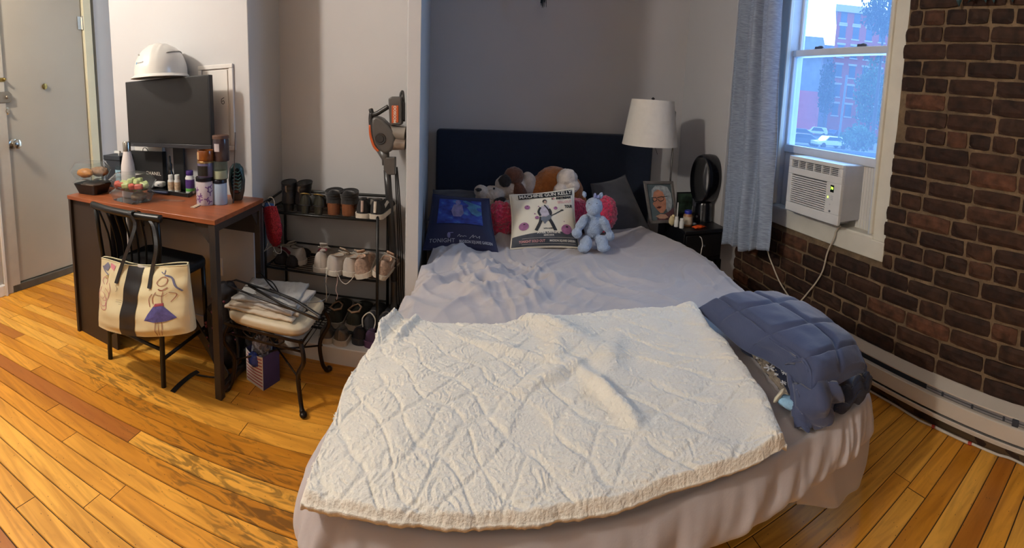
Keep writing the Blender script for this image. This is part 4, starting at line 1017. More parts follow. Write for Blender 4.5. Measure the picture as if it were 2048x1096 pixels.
MB().tube([(X0+0.013, 0.81, 0.178), (X0+0.013, 0.2, 0.176), (X0+0.013, HY0, 0.175)], 0.0012, 6).build('heater_wire', M_hd, ht)
p = onX(2031, 843, X0+0.01); MB().box((X0+0.006, p.y-0.012, 0.164), (X0+0.02, p.y+0.012, 0.188)).build('thermostat_tab', M_hd, ht, bevel=.001)
struct(MB().box((XR-0.004, -3.2, 0.0), (XR+0.02, 2.27, 0.078)).build('baseboard_right', mat('dark stained baseboard', '#4a3823', 0.6, var=.3, nscale=8, stretch=(3, .3, 3)), bevel=.004))
# white cable on the floor
pts = [onZ(u, v, 0.006) for u, v in ((1700, 742), (1740, 776), (1790, 810), (1842, 842), (1880, 858), (1920, 872), (1960, 882), (2000, 898), (2048, 925))]
pts = [Vector((min(p.x, 1.588), p.y, p.z)) for p in pts]+[Vector((1.50, .05, .006)), Vector((1.49, -.5, .006))]
tag(MB().tube(spline(pts, 80), 0.0048, 8).build('floor_cable', mat('white cable', '#c9c4ba', .45), smooth=True), 'white cable lying on the floor in front of the heater', 'cord')
pts = [onZ(u, v, 0.009) for u, v in ((1880, 843), (1905, 855), (1925, 866), (1945, 874))]; pts = [Vector((min(p.x, 1.580), p.y, p.z)) for p in pts]
cb_ = thing('cable_connector', 'short white cable end with red tips beside the floor cable', 'cable', (0, 0, 0))
MB().tube(spline(pts, 12), 0.006, 8).build('cable_end', mat('white cable', '#c9c4ba'), cb_, smooth=True)
MB().tube([pts[0]+Vector((-.004, .012, 0)), pts[0]], 0.007, 8).build('red_tip', mat('red plastic', '#a8382c', .5), cb_)
MB().tube([pts[-1], pts[-1]+Vector((.002, -.014, 0))], 0.007, 8).build('red_tip', mat('red plastic', '#a8382c', .5), cb_)
# nightstand ---------------------------------------------------------------
NZ = 0.50
ns = thing('nightstand', 'small black nightstand in the corner by the headboard', 'nightstand', (0, 0, 0))
M_nblk = mat('black lacquer', '#0c0d11', 0.35, var=.1)
x0, x1, y0, y1 = 1.175, 1.455, 2.17, 2.58
MB().box((x0, y0, NZ-0.022), (x1, y1, NZ)).build('top', M_nblk, ns, bevel=.004)
b = MB(); b.box((x0+.01, y0+.03, NZ-.20), (x1-.01, y1-.01, NZ-.022)); b.build('body', M_nblk, ns, bevel=.003)
MB().box((x0+.02, y0+.018, NZ-.17), (x1-.02, y0+.03, NZ-.035)).build('drawer', M_nblk, ns, bevel=.003)
MB().ell(((x0+x1)/2, y0+.01, NZ-.10), .010, 12, 8).build('drawer_knob', mat('dark knob', '#2a2b30', .3, .6), ns, smooth=True)
for x, y in ((x0+.02, y0+.04), (x1-.02, y0+.04), (x0+.02, y1-.03), (x1-.02, y1-.03)): MB().box((x-.015, y-.015, 0), (x+.015, y+.015, NZ-.2)).build('leg', M_nblk, ns)
MB().box((x0+.01, y0+.03, .14), (x1-.01, y1-.01, .16)).build('shelf', M_nblk, ns)
# lamp
LY = 2.42
c0 = onY(1303, 245, LY); pl_ = onY(1343, 330, LY)
lp = thing('table_lamp', 'offset metal table lamp with large white drum shade', 'lamp', (pl_.x, LY, NZ))
M_shade = mat('white linen shade', '#d2cdc2', .85, var=.03, nscale=30, bump=.2, bscale=300)
ct, cbm = onY(1303, 200, LY), onY(1303, 290, LY)
rt_ = (onY(1342, 205, LY)-onY(1263, 200, LY)).length/2; rb_ = (onY(1354, 287, LY)-onY(1251, 284, LY)).length/2
dx = c0.x-pl_.x; zt, zb2 = ct.z-NZ, cbm.z-NZ
b = MB(); b.lathe([(rb_, zb2), (rt_, zt), (rt_-.003, zt), (rb_-.003, zb2), (rb_, zb2)], 48, (dx, 0, 0), cap=False); b.build('shade', M_shade, lp, auto=50)
M_nick = mat('brushed nickel', '#8e8c88', .3, .9)
MB().tube([(0, 0, .01), (0, 0, zt-.06)], .0055, 12).tube([(0, 0, zt-.06), (dx, 0, zt-.06)], .005, 10).build('pole', M_nick, lp, smooth=True)
MB().lathe([(.075, 0), (.075, .010), (.03, .018), (.008, .03)], 28).build('base', M_nick, lp, auto=40)
sp_ = MB()
for k in range(3):
    a = k*2*PI/3+.3; sp_.tube([(dx, 0, zt-.004), (dx+(rt_-.003)*math.cos(a), (rt_-.003)*math.sin(a), zt-.004)], .0018, 6)
sp_.tube([(dx, 0, zt-.07), (dx, 0, zt+.004)], .006, 8); sp_.build('shade_spider', M_nick, lp)
MB().lathe([(.0, 0), (.009, .002), (.010, .008), (.004, .014), (0, .015)], 14, (dx, 0, zt+.002)).build('finial', M_black, lp, smooth=True)
MB().lathe([(0.012, 0), (0.028, .03), (.03, .05), (.012, .085), (.012, .1)], 16, (dx, 0, zt-.19)).build('bulb', mat('unlit bulb', '#cfcabf', .2), lp, smooth=True)
pc0 = onY(1308, 288, LY); pc1 = onY(1315, 309, LY)
MB().tube([(dx+.01, 0, zt-.11), (pc0.x-pl_.x, 0, pc0.z-NZ), (pc1.x-pl_.x, 0, pc1.z-NZ)], .0013, 6).build('pull_chain', M_black, lp)
# framed portrait
FY = 2.36
q = [onY(u, v, FY) for u, v in ((1299, 446), (1352, 443), (1350, 367), (1291, 367))]
pf = thing('photo_frame', 'framed colour portrait of a grey haired woman in glasses', 'picture frame', (0, 0, 0))
lean = 0.045
qz0 = NZ+.001
cor = [Vector((q[0].x+.0, FY, qz0)), Vector((q[1].x+.012, FY+.0, qz0)), Vector((q[2].x+.004, FY+lean, q[2].z+.006)), Vector((q[3].x, FY+lean, q[3].z+.006))]
def fp(s, t, off=0):
    p = cor[0]*(1-s)*(1-t)+cor[1]*s*(1-t)+cor[2]*s*t+cor[3]*(1-s)*t
    n = (cor[1]-cor[0]).cross(cor[3]-cor[0]).normalized(); n = n if n.y < 0 else -n
    return p+n*off
def fbar(b, s0, t0, s1, t1, o0=0, o1=.012):
    vs = [fp(s, t, o) for o in (o0, o1) for s, t in ((s0, t0), (s1, t0), (s1, t1), (s0, t1))]
    b._add(vs, [(0, 3, 2, 1), (4, 5, 6, 7), (0, 1, 5, 4), (1, 2, 6, 5), (2, 3, 7, 6), (3, 0, 4, 7)])
M_fr = mat('pewter frame', '#6e6a66', .4, .4, var=.2, nscale=40)
b = MB(); fbar(b, 0, 0, 1, .07); fbar(b, 0, .93, 1, 1); fbar(b, 0, 0, .09, 1); fbar(b, .91, 0, 1, 1); b.build('frame', M_fr, pf, bevel=.002)
b = MB(); fbar(b, .05, .05, .95, .95, -.004, .004); b.build('photo_background', mat('photo teal grey', '#4c5a5e', .35, var=.35, nscale=14), pf)
PP = lambda x, y, o=.0048: fp(x, y, o)
def dec(name, polys, m, o=.0048):
    b = MB()
    for pgn in polys: shape(b, pgn, lambda x, y: fp(x, y, o))
    return b.build(name, m, pf)
dec('hair_print', [[(.20, .62), (.24, .80), (.38, .89), (.58, .90), (.78, .86), (.88, .70), (.88, .45), (.80, .30), (.70, .22), (.62, .4), (.5, .6)]], mat('silver hair ink', '#8f979b', .4, var=.35, nscale=45), .0046)
dec('face_print', [[(.30, .74), (.45, .80), (.60, .74), (.68, .55), (.64, .34), (.52, .24), (.42, .24), (.30, .34), (.24, .42), (.20, .46), (.26, .52), (.24, .62)]], mat('rosy skin ink', '#a9745c', .4, var=.25, nscale=30), .0052)
dec('coat_print', [[(.28, .07), (.90, .07), (.90, .36), (.70, .26), (.50, .20), (.30, .20)]], mat('mauve coat ink', '#57383c', .4, var=.4, nscale=30), .005)
dec('hand_print', [[(.24, .17), (.42, .22), (.60, .20), (.68, .13), (.55, .10), (.36, .11)]], mat('pale skin ink', '#b08a76', .4, var=.2, nscale=30), .0056)
b = MB(); stroke(b, [(.20, .60), (.34, .61), (.36, .55), (.26, .52), (.20, .57)], .018, lambda x, y: fp(x, y, .0058)); stroke(b, [(.38, .60), (.56, .63), (.60, .56), (.48, .52), (.39, .57)], .018, lambda x, y: fp(x, y, .0058)); stroke(b, [(.56, .62), (.74, .64)], .016, lambda x, y: fp(x, y, .0058)); b.build('glasses_print', mat('dark ink', '#1b2226', .4), pf)
dec('mouth_print', [[(.30, .37), (.40, .40), (.50, .39), (.42, .345)]], mat('dark red ink', '#4f1f1f', .4), .0058)
b = MB(); b.bar((cor[2]+cor[3])/2*.6+(cor[0]+cor[1])/2*.4+Vector((0, .004, 0)), Vector(((cor[0].x+cor[1].x)/2, FY+.10, NZ+.003)), .03, .003); b.build('easel_back', M_black, pf)
# smaller dark frame behind
cc = [onY(u, v, 2.54) for u, v in ((1356, 385), (1383, 383))]
sf_ = thing('photo_frame', 'small dark landscape picture behind the pill bottles', 'picture frame', (cc[0].x, 2.54, NZ))
w = cc[1].x-cc[0].x+.02; hh = cc[0].z-NZ
MB(T(0, 0, 0, -.08)).box((0, 0, 0), (w, .010, hh)).build('frame', mat('dark frame', '#23272a', .4), sf_, bevel=.002)
MB(T(0, 0, 0, -.08)).box((.008, -.001, .012), (w-.008, .002, hh-.01)).build('landscape_print', mat('landscape ink', '#3f5748', .4, var=.8, nscale=20), sf_)
# bladeless fan
FNY = 2.36
fc = onY(1413, 358, FNY); fb0 = onY(1415, 452, FNY)
fn_ = thing('bladeless_fan', 'black bladeless fan with an oval air ring on the nightstand', 'fan', (fc.x-.005, FNY, NZ), rz=math.radians(-74))
M_fan = mat('gloss black plastic', '#0b0c11', .22, var=.1)
rz_ = onY(1413, 308, FNY).z-fc.z; ax = 0.092
zc = fc.z-NZ
def ring(s, t):
    a = 2*PI*s; prof = [(0, -.060), (.006, -.055), (.012, -.03), (.013, .02), (.008, .058), (.003, .062), (-.002, .055), (-.006, .0), (-.006, -.03), (0, -.060)]
    k = t*(len(prof)-1); i = min(int(k), len(prof)-2); f = k-i; d = lerp(prof[i][0], prof[i+1][0], f); yy = lerp(prof[i][1], prof[i+1][1], f)
    return ((ax-.013+d)*math.cos(a), yy, zc+(rz_-.013+d)*math.sin(a))
MB().grid(ring, 64, 28, closeu=True).build('air_ring', M_fan, fn_, smooth=True)
MB().lathe([(.058, 0), (.060, .01), (.055, .02), (.052, zc-rz_-.005), (.046, zc-rz_+.012), (.0, zc-rz_+.02)], 32).build('base', M_fan, fn_, auto=45)
b = MB(T(0, -.053, .035, PI/2, 0, 0)); b.lathe([(.008, 0), (.008, .003), (0, .003)], 14); b.build('power_button', mat('silver button', '#9da0a8', .3, .8), fn_)
MB(T(-.03, -.046, .10)).box((-.006, -.002, -.008), (.006, .002, .008)).build('badge', mat('silver button', '#9da0a8'), fn_)
# bottles
def at_ns(u, v, y): p = onZ(u, v, NZ); return (p.x, p.y, NZ)
M_pillw = mat('white bottle plastic', '#cfcfca', .4, var=.03)
def pill_bottle(name, label, loc, r, h, body, capm, caph=.25, group=None, band=None, cat='bottle'):
    t = thing(name, label, cat, loc, group=group); z1 = h*(1-caph)
    MB().lathe([(r*.93, 0), (r, .003), (r, z1*.86), (r*.72, z1), (r*.72, z1+.002)], 24).build('body', body, t, auto=50)
    MB().lathe([(r*.78, z1), (r*.80, z1+.002), (r*.80, h-.003), (r*.74, h), (0, h)], 24).build('cap', capm, t, auto=40)
    if band: MB().lathe([(r*1.012, h*.12), (r*1.012, z1*.78)], 24, cap=False).build('wrap', band, t, smooth=True)
    return t
l1 = onY(1354, 455, 2.27); l2 = onY(1361, 458, 2.25); l3 = onY(1373, 453, 2.29)
pill_bottle('pill_bottle', 'small white pill bottle on the nightstand, the one farther from the blue lidded jar', (l1.x-.004, 2.275, NZ), .0135, .060, M_pillw, M_pillw)
pill_bottle('pill_bottle', 'small white pill bottle standing against the blue lidded jar', (l2.x, 2.24, NZ), .014, .058, M_pillw, M_pillw)
jr = pill_bottle('supplement_jar', 'squat amber jar with a blue lid on the nightstand', (l3.x+.002, 2.285, NZ), .028, .092, mat('amber jar', '#8d6544', .4), mat('blue lid', '#1d2c9c', .4), .2, None, mat('cream paper label', '#b3a793', .6, var=.15, nscale=40), cat='jar')
fg = onY(1345, 450, 2.29); b = MB(T(fg.x, 2.30, NZ)); b.ell((0, 0, .030), (.020, .014, .030), 16, 12, amp=.3, fr=3).ell((.006, 0, .056), (.010, .009, .012), 12, 8)
tag(b.build('figurine', mat('cream ceramic', '#bfae84', .5), smooth=True), 'small cream figurine leaning on the portrait frame', 'figurine')
st = onY(1356, 405, 2.31); tag(MB().cyl((st.x, 2.305, NZ), (st.x+.001, 2.31, st.z), .0035, 8).build('thermometer', M_pillw), 'thin white stick standing upright behind the pill bottles', 'stick')
pp = onY(1386, 412, 2.40); pq = onY(1374, 440, 2.40)
tag(MB().cyl((pq.x, 2.36, NZ+.005), (pp.x, 2.40, pp.z), .004, 8).build('metal_pen', M_nick), 'metal pen leaning behind the blue lidded jar', 'pen')
og = onZ(1400, 457, NZ); b = MB(T(og.x, og.y+.01, NZ, 0, 0, .2)); b.grid(lambda s, t: ((s-.5)*.085, (t-.5)*.04, .006+.006*nz3(s*4, t*3)+.008*math.sin(s*PI)), 14, 8); b.ell((0, 0, .006), (.042, .018, .006), 18, 8, amp=.3, fr=4)
tag(b.build('orange_wrapper', mat('orange foil', '#d9531b', .45), smooth=True), 'crumpled bright orange wrapper on the nightstand edge', 'wrapper')
og = onZ(1390, 452, NZ); tag(MB(T(og.x, og.y+.02, NZ)).ell((0, 0, .008), (.018, .012, .008), 12, 8, amp=.5, fr=3).build('tissue', mat('grey paper', '#77797d', .8), smooth=True), 'crumpled grey paper behind the orange wrapper', 'paper')
pts = [onY(1399, 473, 2.14), onY(1403, 477, 2.13), onY(1405, 490, 2.13), onY(1403, 500, 2.12), onY(1396, 540, 2.1)]
tag(MB().tube(spline(pts, 20), .0025, 6).build('charging_cable', mat('white cable', '#c9c4ba'), smooth=True), 'thin white charging cable dangling in front of the nightstand', 'cord')
# tassel hanging down from the ceiling, at the top edge of the picture
tp = onY(1087, 0, 2.70); b = MB(); rnd = random.Random(5)
for k in range(26):
    a = rnd.uniform(0, 2*PI); e = Vector((tp.x+.018*math.cos(a), 2.70+.018*math.sin(a), tp.z-rnd.uniform(.01, .045))); b.tube([(tp.x, 2.70, tp.z+.09), (tp.x+.012*math.cos(a), 2.70+.012*math.sin(a), tp.z+.03), e], [.003, .003, .001], 5)
tas = tag(b.build('hanging_tassel', mat('dark teal feather', '#14262e', .8), smooth=True), 'dark teal feather tassel hanging in front of the back wall', 'tassel')
MB().tube([(tp.x, 2.70, tp.z+.085), (tp.x, 2.70, CZ-.001)], .0015, 6).build('thread', M_black, tas)
# leafy garland at the top of the brick wall
gl = thing('leaf_garland', 'dark green artificial leaf garland hanging along the top of the brick wall', 'garland', (0, 0, 0))
rnd = random.Random(8); vine = [Vector((1.56, .62, 1.95)), Vector((1.55, .86, 1.795)), Vector((1.56, .70, 1.78)), Vector((1.55, .45, 1.80)), Vector((1.56, .2, 1.86)), Vector((1.55, -.2, 1.95))]
sp2 = spline(vine, 60); MB().tube(sp2, .003, 6).build('vine', mat('vine green', '#24352a', .7), gl)
lf = MB()
for k in range(260):
    c = rnd.choice(sp2)+Vector((rnd.uniform(-.015, .02), rnd.uniform(-.05, .05), rnd.uniform(-.03, .06))); R = T(c.x, c.y, c.z, rnd.uniform(-1, 1), rnd.uniform(0.6, 2.2), rnd.uniform(-3, 3)); L_ = rnd.uniform(.025, .045)
    vs = [R @ Vector(v) for v in ((0, 0, 0), (L_*.4, L_*.28, .003), (L_, 0, 0), (L_*.4, -L_*.28, .003), (L_*.45, 0, -.004))]
    lf._add(vs, [(0, 1, 4), (1, 2, 4), (2, 3, 4), (3, 0, 4)])
o = lf.build('foliage', mat('garland leaf', '#1d3a3c', .55, var=.4, nscale=10), gl); o['kind'] = 'stuff'
# ================================================================== the street outside
GZ = -2.1
def far(u, v, D): d = ray(u, v); h = math.hypot(d.x, d.y); return EYE+d*(D/h)
fwd = Vector((ray(1690, 140).x, ray(1690, 140).y, 0)).normalized(); side = Vector((fwd.y, -fwd.x, 0))   # side: to the right in the picture
def frame_at(u, D):
    p = far(u, 140, D); R = Matrix((side, fwd, Vector((0, 0, 1)))).transposed().to_4x4(); return Matrix.Translation((p.x, p.y, 0)) @ R
asph = mat('asphalt', '#474c53', .9, var=.1, nscale=.4)
g = MB(frame_at(1690, 60)); g.box((-80, -40, GZ-.3), (80, 110, GZ)); struct(g.build('street_ground', asph))
def proj_x(u, D): return None
M_brk = mat('far red brick', '#a83c34', .9, var=.12, nscale=.8); M_win = mat('far window glass', '#28394d', .2, var=.3, nscale=.5); M_stone = mat('far pale stone', '#b5aca0', .8)
def width_at(u0, u1, D): 
    a = far(u0, 140, D); b2 = far(u1, 140, D); return (b2-a).dot(side)
def z_at(u, v, D): return far(u, v, D).z
# red brick row
D = 104.0
bt = thing('brick_building', 'red brick apartment house with pale window trim across the street', 'building', (0, 0, 0))
Fm = frame_at(1664, D); w = 26.0; hz = z_at(1700, 12, D)
MB(Fm).box((0, 0, GZ), (w, 14, hz-1.6)).build('wall', M_brk, bt)
MB(Fm).box((-.5, -.6, hz-1.6), (w+.5, 14, hz)).build('cornice', M_stone, bt)
rows = [z_at(1700, v, D) for v in (221, 183, 143, 103, 65, 34)]
for r, z in enumerate(rows):
    for c in range(10):
        x = 1.6+c*3.1
        if x > w-1: continue
        fo = MB(Fm).box((x-.72, -.06, z-1.45), (x+.72, .02, z+1.3)).build('window', M_win, bt); MB(Fm).box((x-.95, -.12, z-1.75), (x+.95, .02, z-1.45)).build('sill', M_stone, fo); MB(Fm).box((x-1.0, -.12, z+1.3), (x+1.0, .02, z+1.75)).build('lintel', M_stone, fo)
# grey wall building with a pink painted base
D2 = 96.0
gb = thing('grey_building', 'windowless grey building with a pink painted base beyond the parked cars', 'building', (0, 0, 0))
Fm = frame_at(1592, D2); w = width_at(1592, 1641, D2); zt = z_at(1620, 73, D2); zm = z_at(1615, 182, D2)
MB(Fm).box((-12, 0, zm), (w, 10, zt)).build('wall', mat('far grey render', '#85878b', .9, var=.12, nscale=.7), gb)
MB(Fm).box((-12, -.1, GZ), (w, 10, zm)).build('painted_base', mat('far pink paint', '#dc5660', .85, var=.08, nscale=.6), gb)
hb_ = tag(MB(frame_at(1650, 135)).box((-3, 0, GZ), (3, 8, z_at(1655, 90, 135))).build('distant_building', mat('far blue grey', '#5d6671', .9)), 'low distant block between the grey building and the brick house', 'building')
# trees
def tree(name, label, u, v, D, ru, rv, n=900, sd=1, tone='#4f7a56', lf_=3.2):
    t = thing(name, label, 'tree', (0, 0, 0)); c = far(u, v, D); rnd = random.Random(sd); b = MB(); r, hr = ru*D/FPX, rv*D/FPX; zc_ = c.z
    for k in range(n):
        th, ph = rnd.uniform(0, 2*PI), math.acos(rnd.uniform(-1, 1)); q = rnd.uniform(.2, 1.0)**.5*(1+.45*nz3(math.cos(th)*2, math.sin(th)*2, ph*2+sd))
        p = Vector((c.x+r*q*math.sin(ph)*math.cos(th), c.y+r*q*math.sin(ph)*math.sin(th), zc_+hr*q*math.cos(ph))); s_ = rnd.uniform(.6, 1.4)*lf_*D/FPX
        R = T(p.x, p.y, p.z, rnd.uniform(-2, 2), rnd.uniform(-2, 2), rnd.uniform(-3, 3))
        b._add([R @ Vector(w_) for w_ in ((-s_, 0, 0), (0, -s_*.6, 0), (s_, 0, .05), (0, s_*.6, 0))], [(0, 1, 2, 3)])
    o = b.build('foliage', mat('far leaves '+tone, tone, .7, var=.35, nscale=.6), t); o['kind'] = 'stuff'
    MB().tube([(c.x, c.y, GZ), (c.x+.1, c.y, (GZ+zc_)/2), (c.x, c.y, zc_)], [.3, .22, .1], 8).build('trunk', mat('bark', '#4a4038', .9), t)
    return t
tree('street_tree', 'tall leafy tree in front of the brick house, right side of the window', 1742, 190, 62, 34, 72, n=2600, sd=2, tone='#3d6240')
tree('street_tree', 'tree crown filling the top right of the window, in front of the brick house', 1770, 30, 58, 44, 44, n=2400, sd=5, tone='#22392a')
tree('street_tree', 'dark tree between the grey building and the brick house', 1654, 178, 92, 17, 56, n=1300, sd=3, tone='#1d3426')
tree('shrub', 'low green shrub in front of the parked white sedan', 1716, 276, 42, 34, 26, n=1500, sd=4, tone='#44704c')
# lamp post and hedge fence
c = far(1691, 140, 78); lpst = tag(MB().tube([(c.x, c.y, GZ), (c.x+.5, c.y, z_at(1696, 150, 78))], .2, 8).build('utility_pole', mat('pale pole', '#6d7276', .7)), 'pale wooden utility pole standing in the parking lot', 'pole')
fc_ = MB(frame_at(1690, 36)); fc_.box((-12, 0, GZ), (12, .2, z_at(1690, 300, 36))); tag(fc_.build('boundary_wall', mat('far grey wall', '#6f7a86', .9)), 'low grey wall at the near edge of the parking lot', 'wall')
# parked cars
def car(u, v, D, col, label, rot, kind='sedan'):
    c = far(u, v, D); c.z = GZ; t = thing('car', label, 'car', c, rz=math.atan2(side.y, side.x)+rot)
    hh = 1.45 if kind == 'sedan' else 1.75; L_, W_ = 4.5, 1.8
    m = mat('car paint '+col, col, .25, .2, coat=.5)
    prof = [(-L_/2, .35), (-L_/2, .80), (-L_*.28, .92), (-L_*.16, hh), (L_*.22, hh), (L_*.40, .98), (L_/2, .88), (L_/2, .35)] if kind == 'sedan' else [(-L_/2, .4), (-L_/2, .95), (-L_*.30, 1.08), (-L_*.18, hh), (L_*.42, hh), (L_*.49, 1.0), (L_/2, .4)]
    b = MB(T(0, W_/2, 0, PI/2, 0, 0)); b.prism(prof, 0, W_); b.build('body', m, t, bevel=.08)
    gp_ = [(-L_*.25, .95), (-L_*.155, hh-.08), (L_*.20, hh-.08), (L_*.33, .98)]
    b = MB(T(0, W_/2+.02, 0, PI/2, 0, 0)); b.prism(gp_, 0, W_+.04); b.build('side_window', M_win, t)
    for sx in (-1, 1):
        for sy in (-1, 1):
            b = MB(T(sx*L_*.32, sy*(W_/2-.1), .33, PI/2, 0, 0)); b.lathe([(.33, -.11), (.33, .11)], 18); b.build('wheel', M_black, t)
    return t
def spot(u, v): q = onZ(u, v, GZ); return math.hypot(q.x, q.y)
for u, v, col, lb, rot, kd in ((1632, 271, '#dcdfe2', 'white SUV parked in the lot near the pink painted base', .15, 'suv'), (1598, 273, '#3c4654', 'dark car parked left of the white SUV', .3, 'sedan'),
    (1667, 273, '#2f4468', 'dark blue car parked right of the white SUV', 1.2, 'sedan'), (1697, 272, '#8d9296', 'silver car parked behind the utility pole', .2, 'sedan'),
    (1601, 290, '#45505e', 'dark grey car in the nearest row of the parking lot', .25, 'sedan'), (1659, 296, '#e2e4e6', 'white sedan in the nearest row of the parking lot', .6, 'sedan')):
    car(u, v, spot(u, v), col, lb, rot, kd)
# ================================================================== desk corner
DZ = 0.74
M_cher = mat('reddish brown laminate', '#874a2a', .38, var=.25, nscale=3, stretch=(1.2, 14, 8), bump=.05, bscale=60)
M_dk = mat('dark brown powder coat', '#2b2420', .5, var=.1)
M_pan = mat('dark brown laminate', '#2e241c', .5, var=.12, nscale=4)
dx0, dx1, dy0, dy1 = -1.828, -0.918, 1.352, 1.755
dk = thing('desk', 'narrow desk with reddish brown top, dark side panel and metal legs', 'desk', (dx0, dy0, 0))
DW, DD = dx1-dx0, dy1-dy0
MB().box((0, 0, DZ-.020), (DW, DD, DZ)).build('desktop', M_cher, dk, bevel=.002)
MB()._add([(0.03, .005, .0), (.32, .005, 0), (.32, .40, 0), (.03, .40, 0), (0.0, .005, DZ-.02), (.0, .40, DZ-.02)], []).box((0.003, .004, 0), (.02, DD-.004, DZ-.02)).box((0.003, .02, 0.0), (.30, .035, DZ-.02)).build('side_panel', M_pan, dk, bevel=.001)
for y in (0.004, DD-.035): MB().box((DW-.034, y, 0), (DW-.004, y+.030, DZ-.02)).build('leg', M_dk, dk, bevel=.002)
MB().box((DW-.034, .03, DZ-.05), (DW-.004, DD-.03, DZ-.02)).build('side_rail', M_dk, dk, bevel=.002)
MB().box((DW-.030, .03, .02), (DW-.008, DD-.03, .045)).build('foot_rail', M_dk, dk, bevel=.002)
MB().box((.02, DD-.03, DZ-.16), (DW-.03, DD-.022, DZ-.02)).build('rear_rail', M_dk, dk, bevel=.001)
for y in (.016,):
    b = MB(T(0, y, 0)); b._add([(DW-.034, 0, DZ-.02), (DW-.034, 0, DZ-.11), (DW-.12, 0, DZ-.02), (DW-.034, .003, DZ-.02), (DW-.034, .003, DZ-.11), (DW-.12, .003, DZ-.02)], [(0, 1, 2), (5, 4, 3), (0, 3, 4, 1), (1, 4, 5, 2), (2, 5, 3, 0)]); b.build('corner_bracket', M_dk, dk)
b = MB(); b._add([(DW-.02, DD-.035, DZ-.05), (DW-.02, DD-.035, DZ-.12), (DW-.02, DD-.09, DZ-.05), (DW-.017, DD-.035, DZ-.05), (DW-.017, DD-.035, DZ-.12), (DW-.017, DD-.09, DZ-.05)], [(0, 1, 2), (5, 4, 3), (0, 3, 4, 1), (1, 4, 5, 2), (2, 5, 3, 0)]); b.build('corner_bracket', M_dk, dk)
MB().bar((DW-.5, DD-.05, .20), (DW-.03, .10, .03), .008, .06).build('lower_brace', M_dk, dk, bevel=.001)
# monitor --------------------------------------------------------------
MY = 1.63
TL, TR, BL, BR = [onY(u, v, MY) for u, v in ((250, 160), (418, 154.5), (259, 287), (418, 301))]
mx = (TL.x+TR.x)/2; mw = (TR.x-TL.x); z0, z1 = (BL.z+BR.z)/2-.004, (TL.z+TR.z)/2
mo = thing('monitor', 'black computer monitor with a hard hat resting on its top edge', 'monitor', (mx, MY, DZ))
z0 -= DZ; z1 -= DZ
M_bez = mat('matte black bezel', '#151517', .5)
MB().box((-mw/2, .0, z0), (mw/2, .030, z1)).box((-mw/2+.08, .028, z0+.06), (mw/2-.08, .05, z1-.05)).build('housing', M_bez, mo, bevel=.003)
MB().box((-mw/2+.006, -.0015, z0+.022), (mw/2-.006, .001, z1-.006)).build('screen', mat('dark screen', '#1c1b1a', .30, var=.02), mo)
MB().box((-mw/2, -.004, z0), (mw/2, .002, z0+.018)).build('chin', mat('bezel strip', '#26262a', .35), mo, bevel=.001)
b = MB(); letters(b, 'acer', .010, lambda x, y: (-mw/2+.03+x, -.0046, z0+.009+y)); b.build('brand_mark', mat('grey mark', '#77777a', .5), mo)
sx_ = onY(357, 320, 1.73).x-mx; b = MB(); b.box((sx_-.034, .098, .0), (sx_+.034, .112, z0+.10)); b.box((sx_-.03, .028, z0+.06), (sx_+.03, .112, z0+.10)); b.build('stand', M_bez, mo, bevel=.003)
MB().box((sx_-.085, .075, 0), (sx_+.085, .125, .006)).build('stand_base', M_bez, mo, bevel=.002)
# hard hat ----------------------------------------------------------------
HT = onY(318, 88, MY); HL = onY(270, 155, MY); HR = onY(372, 155, MY); hc = Vector(((HL.x+HR.x)/2-.0, MY+.015, DZ+z1+.001))
hat = thing('hard_hat', 'white ribbed hard hat balanced on top of the monitor', 'helmet', hc, rz=math.radians(-70))
M_hat = mat('white hat shell', '#cfcbc3', .3, var=.02, coat=.3)
hw = (HR.x-HL.x)/2-.014; hh = HT.z-hc.z
def hatf(s, t):
    a = 2*PI*s; ph = t*PI/2; r = math.sin(ph)**.85; z = math.cos(ph)**.9*(hh-.018) if t < 1 else 0
    x = r*hw*1.04*math.cos(a)*.98; y = r*hw*.86*math.sin(a)
    rib = 0.006*max(0, 1-abs(y)/.032)*(1 if abs(abs(y)-.0) < .04 else 0)*(1-t**6); rib += .004*math.exp(-((abs(y)-.034)/.006)**2)*(1-t**4)
    return (x, y, .018+z+rib)
MB().grid(hatf, 96, 40, closeu=True).build('shell', M_hat, hat, smooth=True)
def brim(s, t):
    a = 2*PI*s; out = .006+.030*max(0, math.cos(a))**2+.006; rr = lerp(.99, 1.0, t); 
    prof = [(0, .020), (out*.5, .014), (out, .006), (out, .002), (out*.5, .006), (0, .010)]; k = t*5; i = min(int(k), 4); f = k-i
    d = lerp(prof[i][0], prof[i+1][0], f); z = lerp(prof[i][1], prof[i+1][1], f)
    return ((hw*1.0+d)*math.cos(a), (hw*.84+d)*math.sin(a), z)
MB().grid(brim, 72, 12, closeu=True).build('brim', M_hat, hat, smooth=True)
b = MB(); 
for sgn in (-1, 1):
    pts = []
    for k in range(14):
        f = k/13; a = math.radians(60+60*f); yy = sgn*.055
        pts.append(Vector((hw*.75*math.cos(a)*1.1-.01, yy+0.0*f, .018+(hh-.03)*math.sin(a)*.88)))
    pass
vb = MB()
for sgn in (-1, 1):
    P_ = [Vector(hatf((math.atan2(sgn*.62, .78-k*.13) % (2*PI))/(2*PI), .52+.012*abs(k-6))) for k in range(13)]
    vb.tube([p*1.008 for p in P_], [.001]+[.0035]*11+[.001], 8)
vb.build('vent_ridge', mat('hat shadow groove', '#8a857d', .5), hat, smooth=True)
b = MB(); q = [hatf((.66+.04), .80)]
def hp_(x, y): 
    p = Vector(hatf(.915+x*1.6, .78-y*5)); n = Vector((p.x, p.y, (p.z-.02)*.5)).normalized(); return p+n*.0012
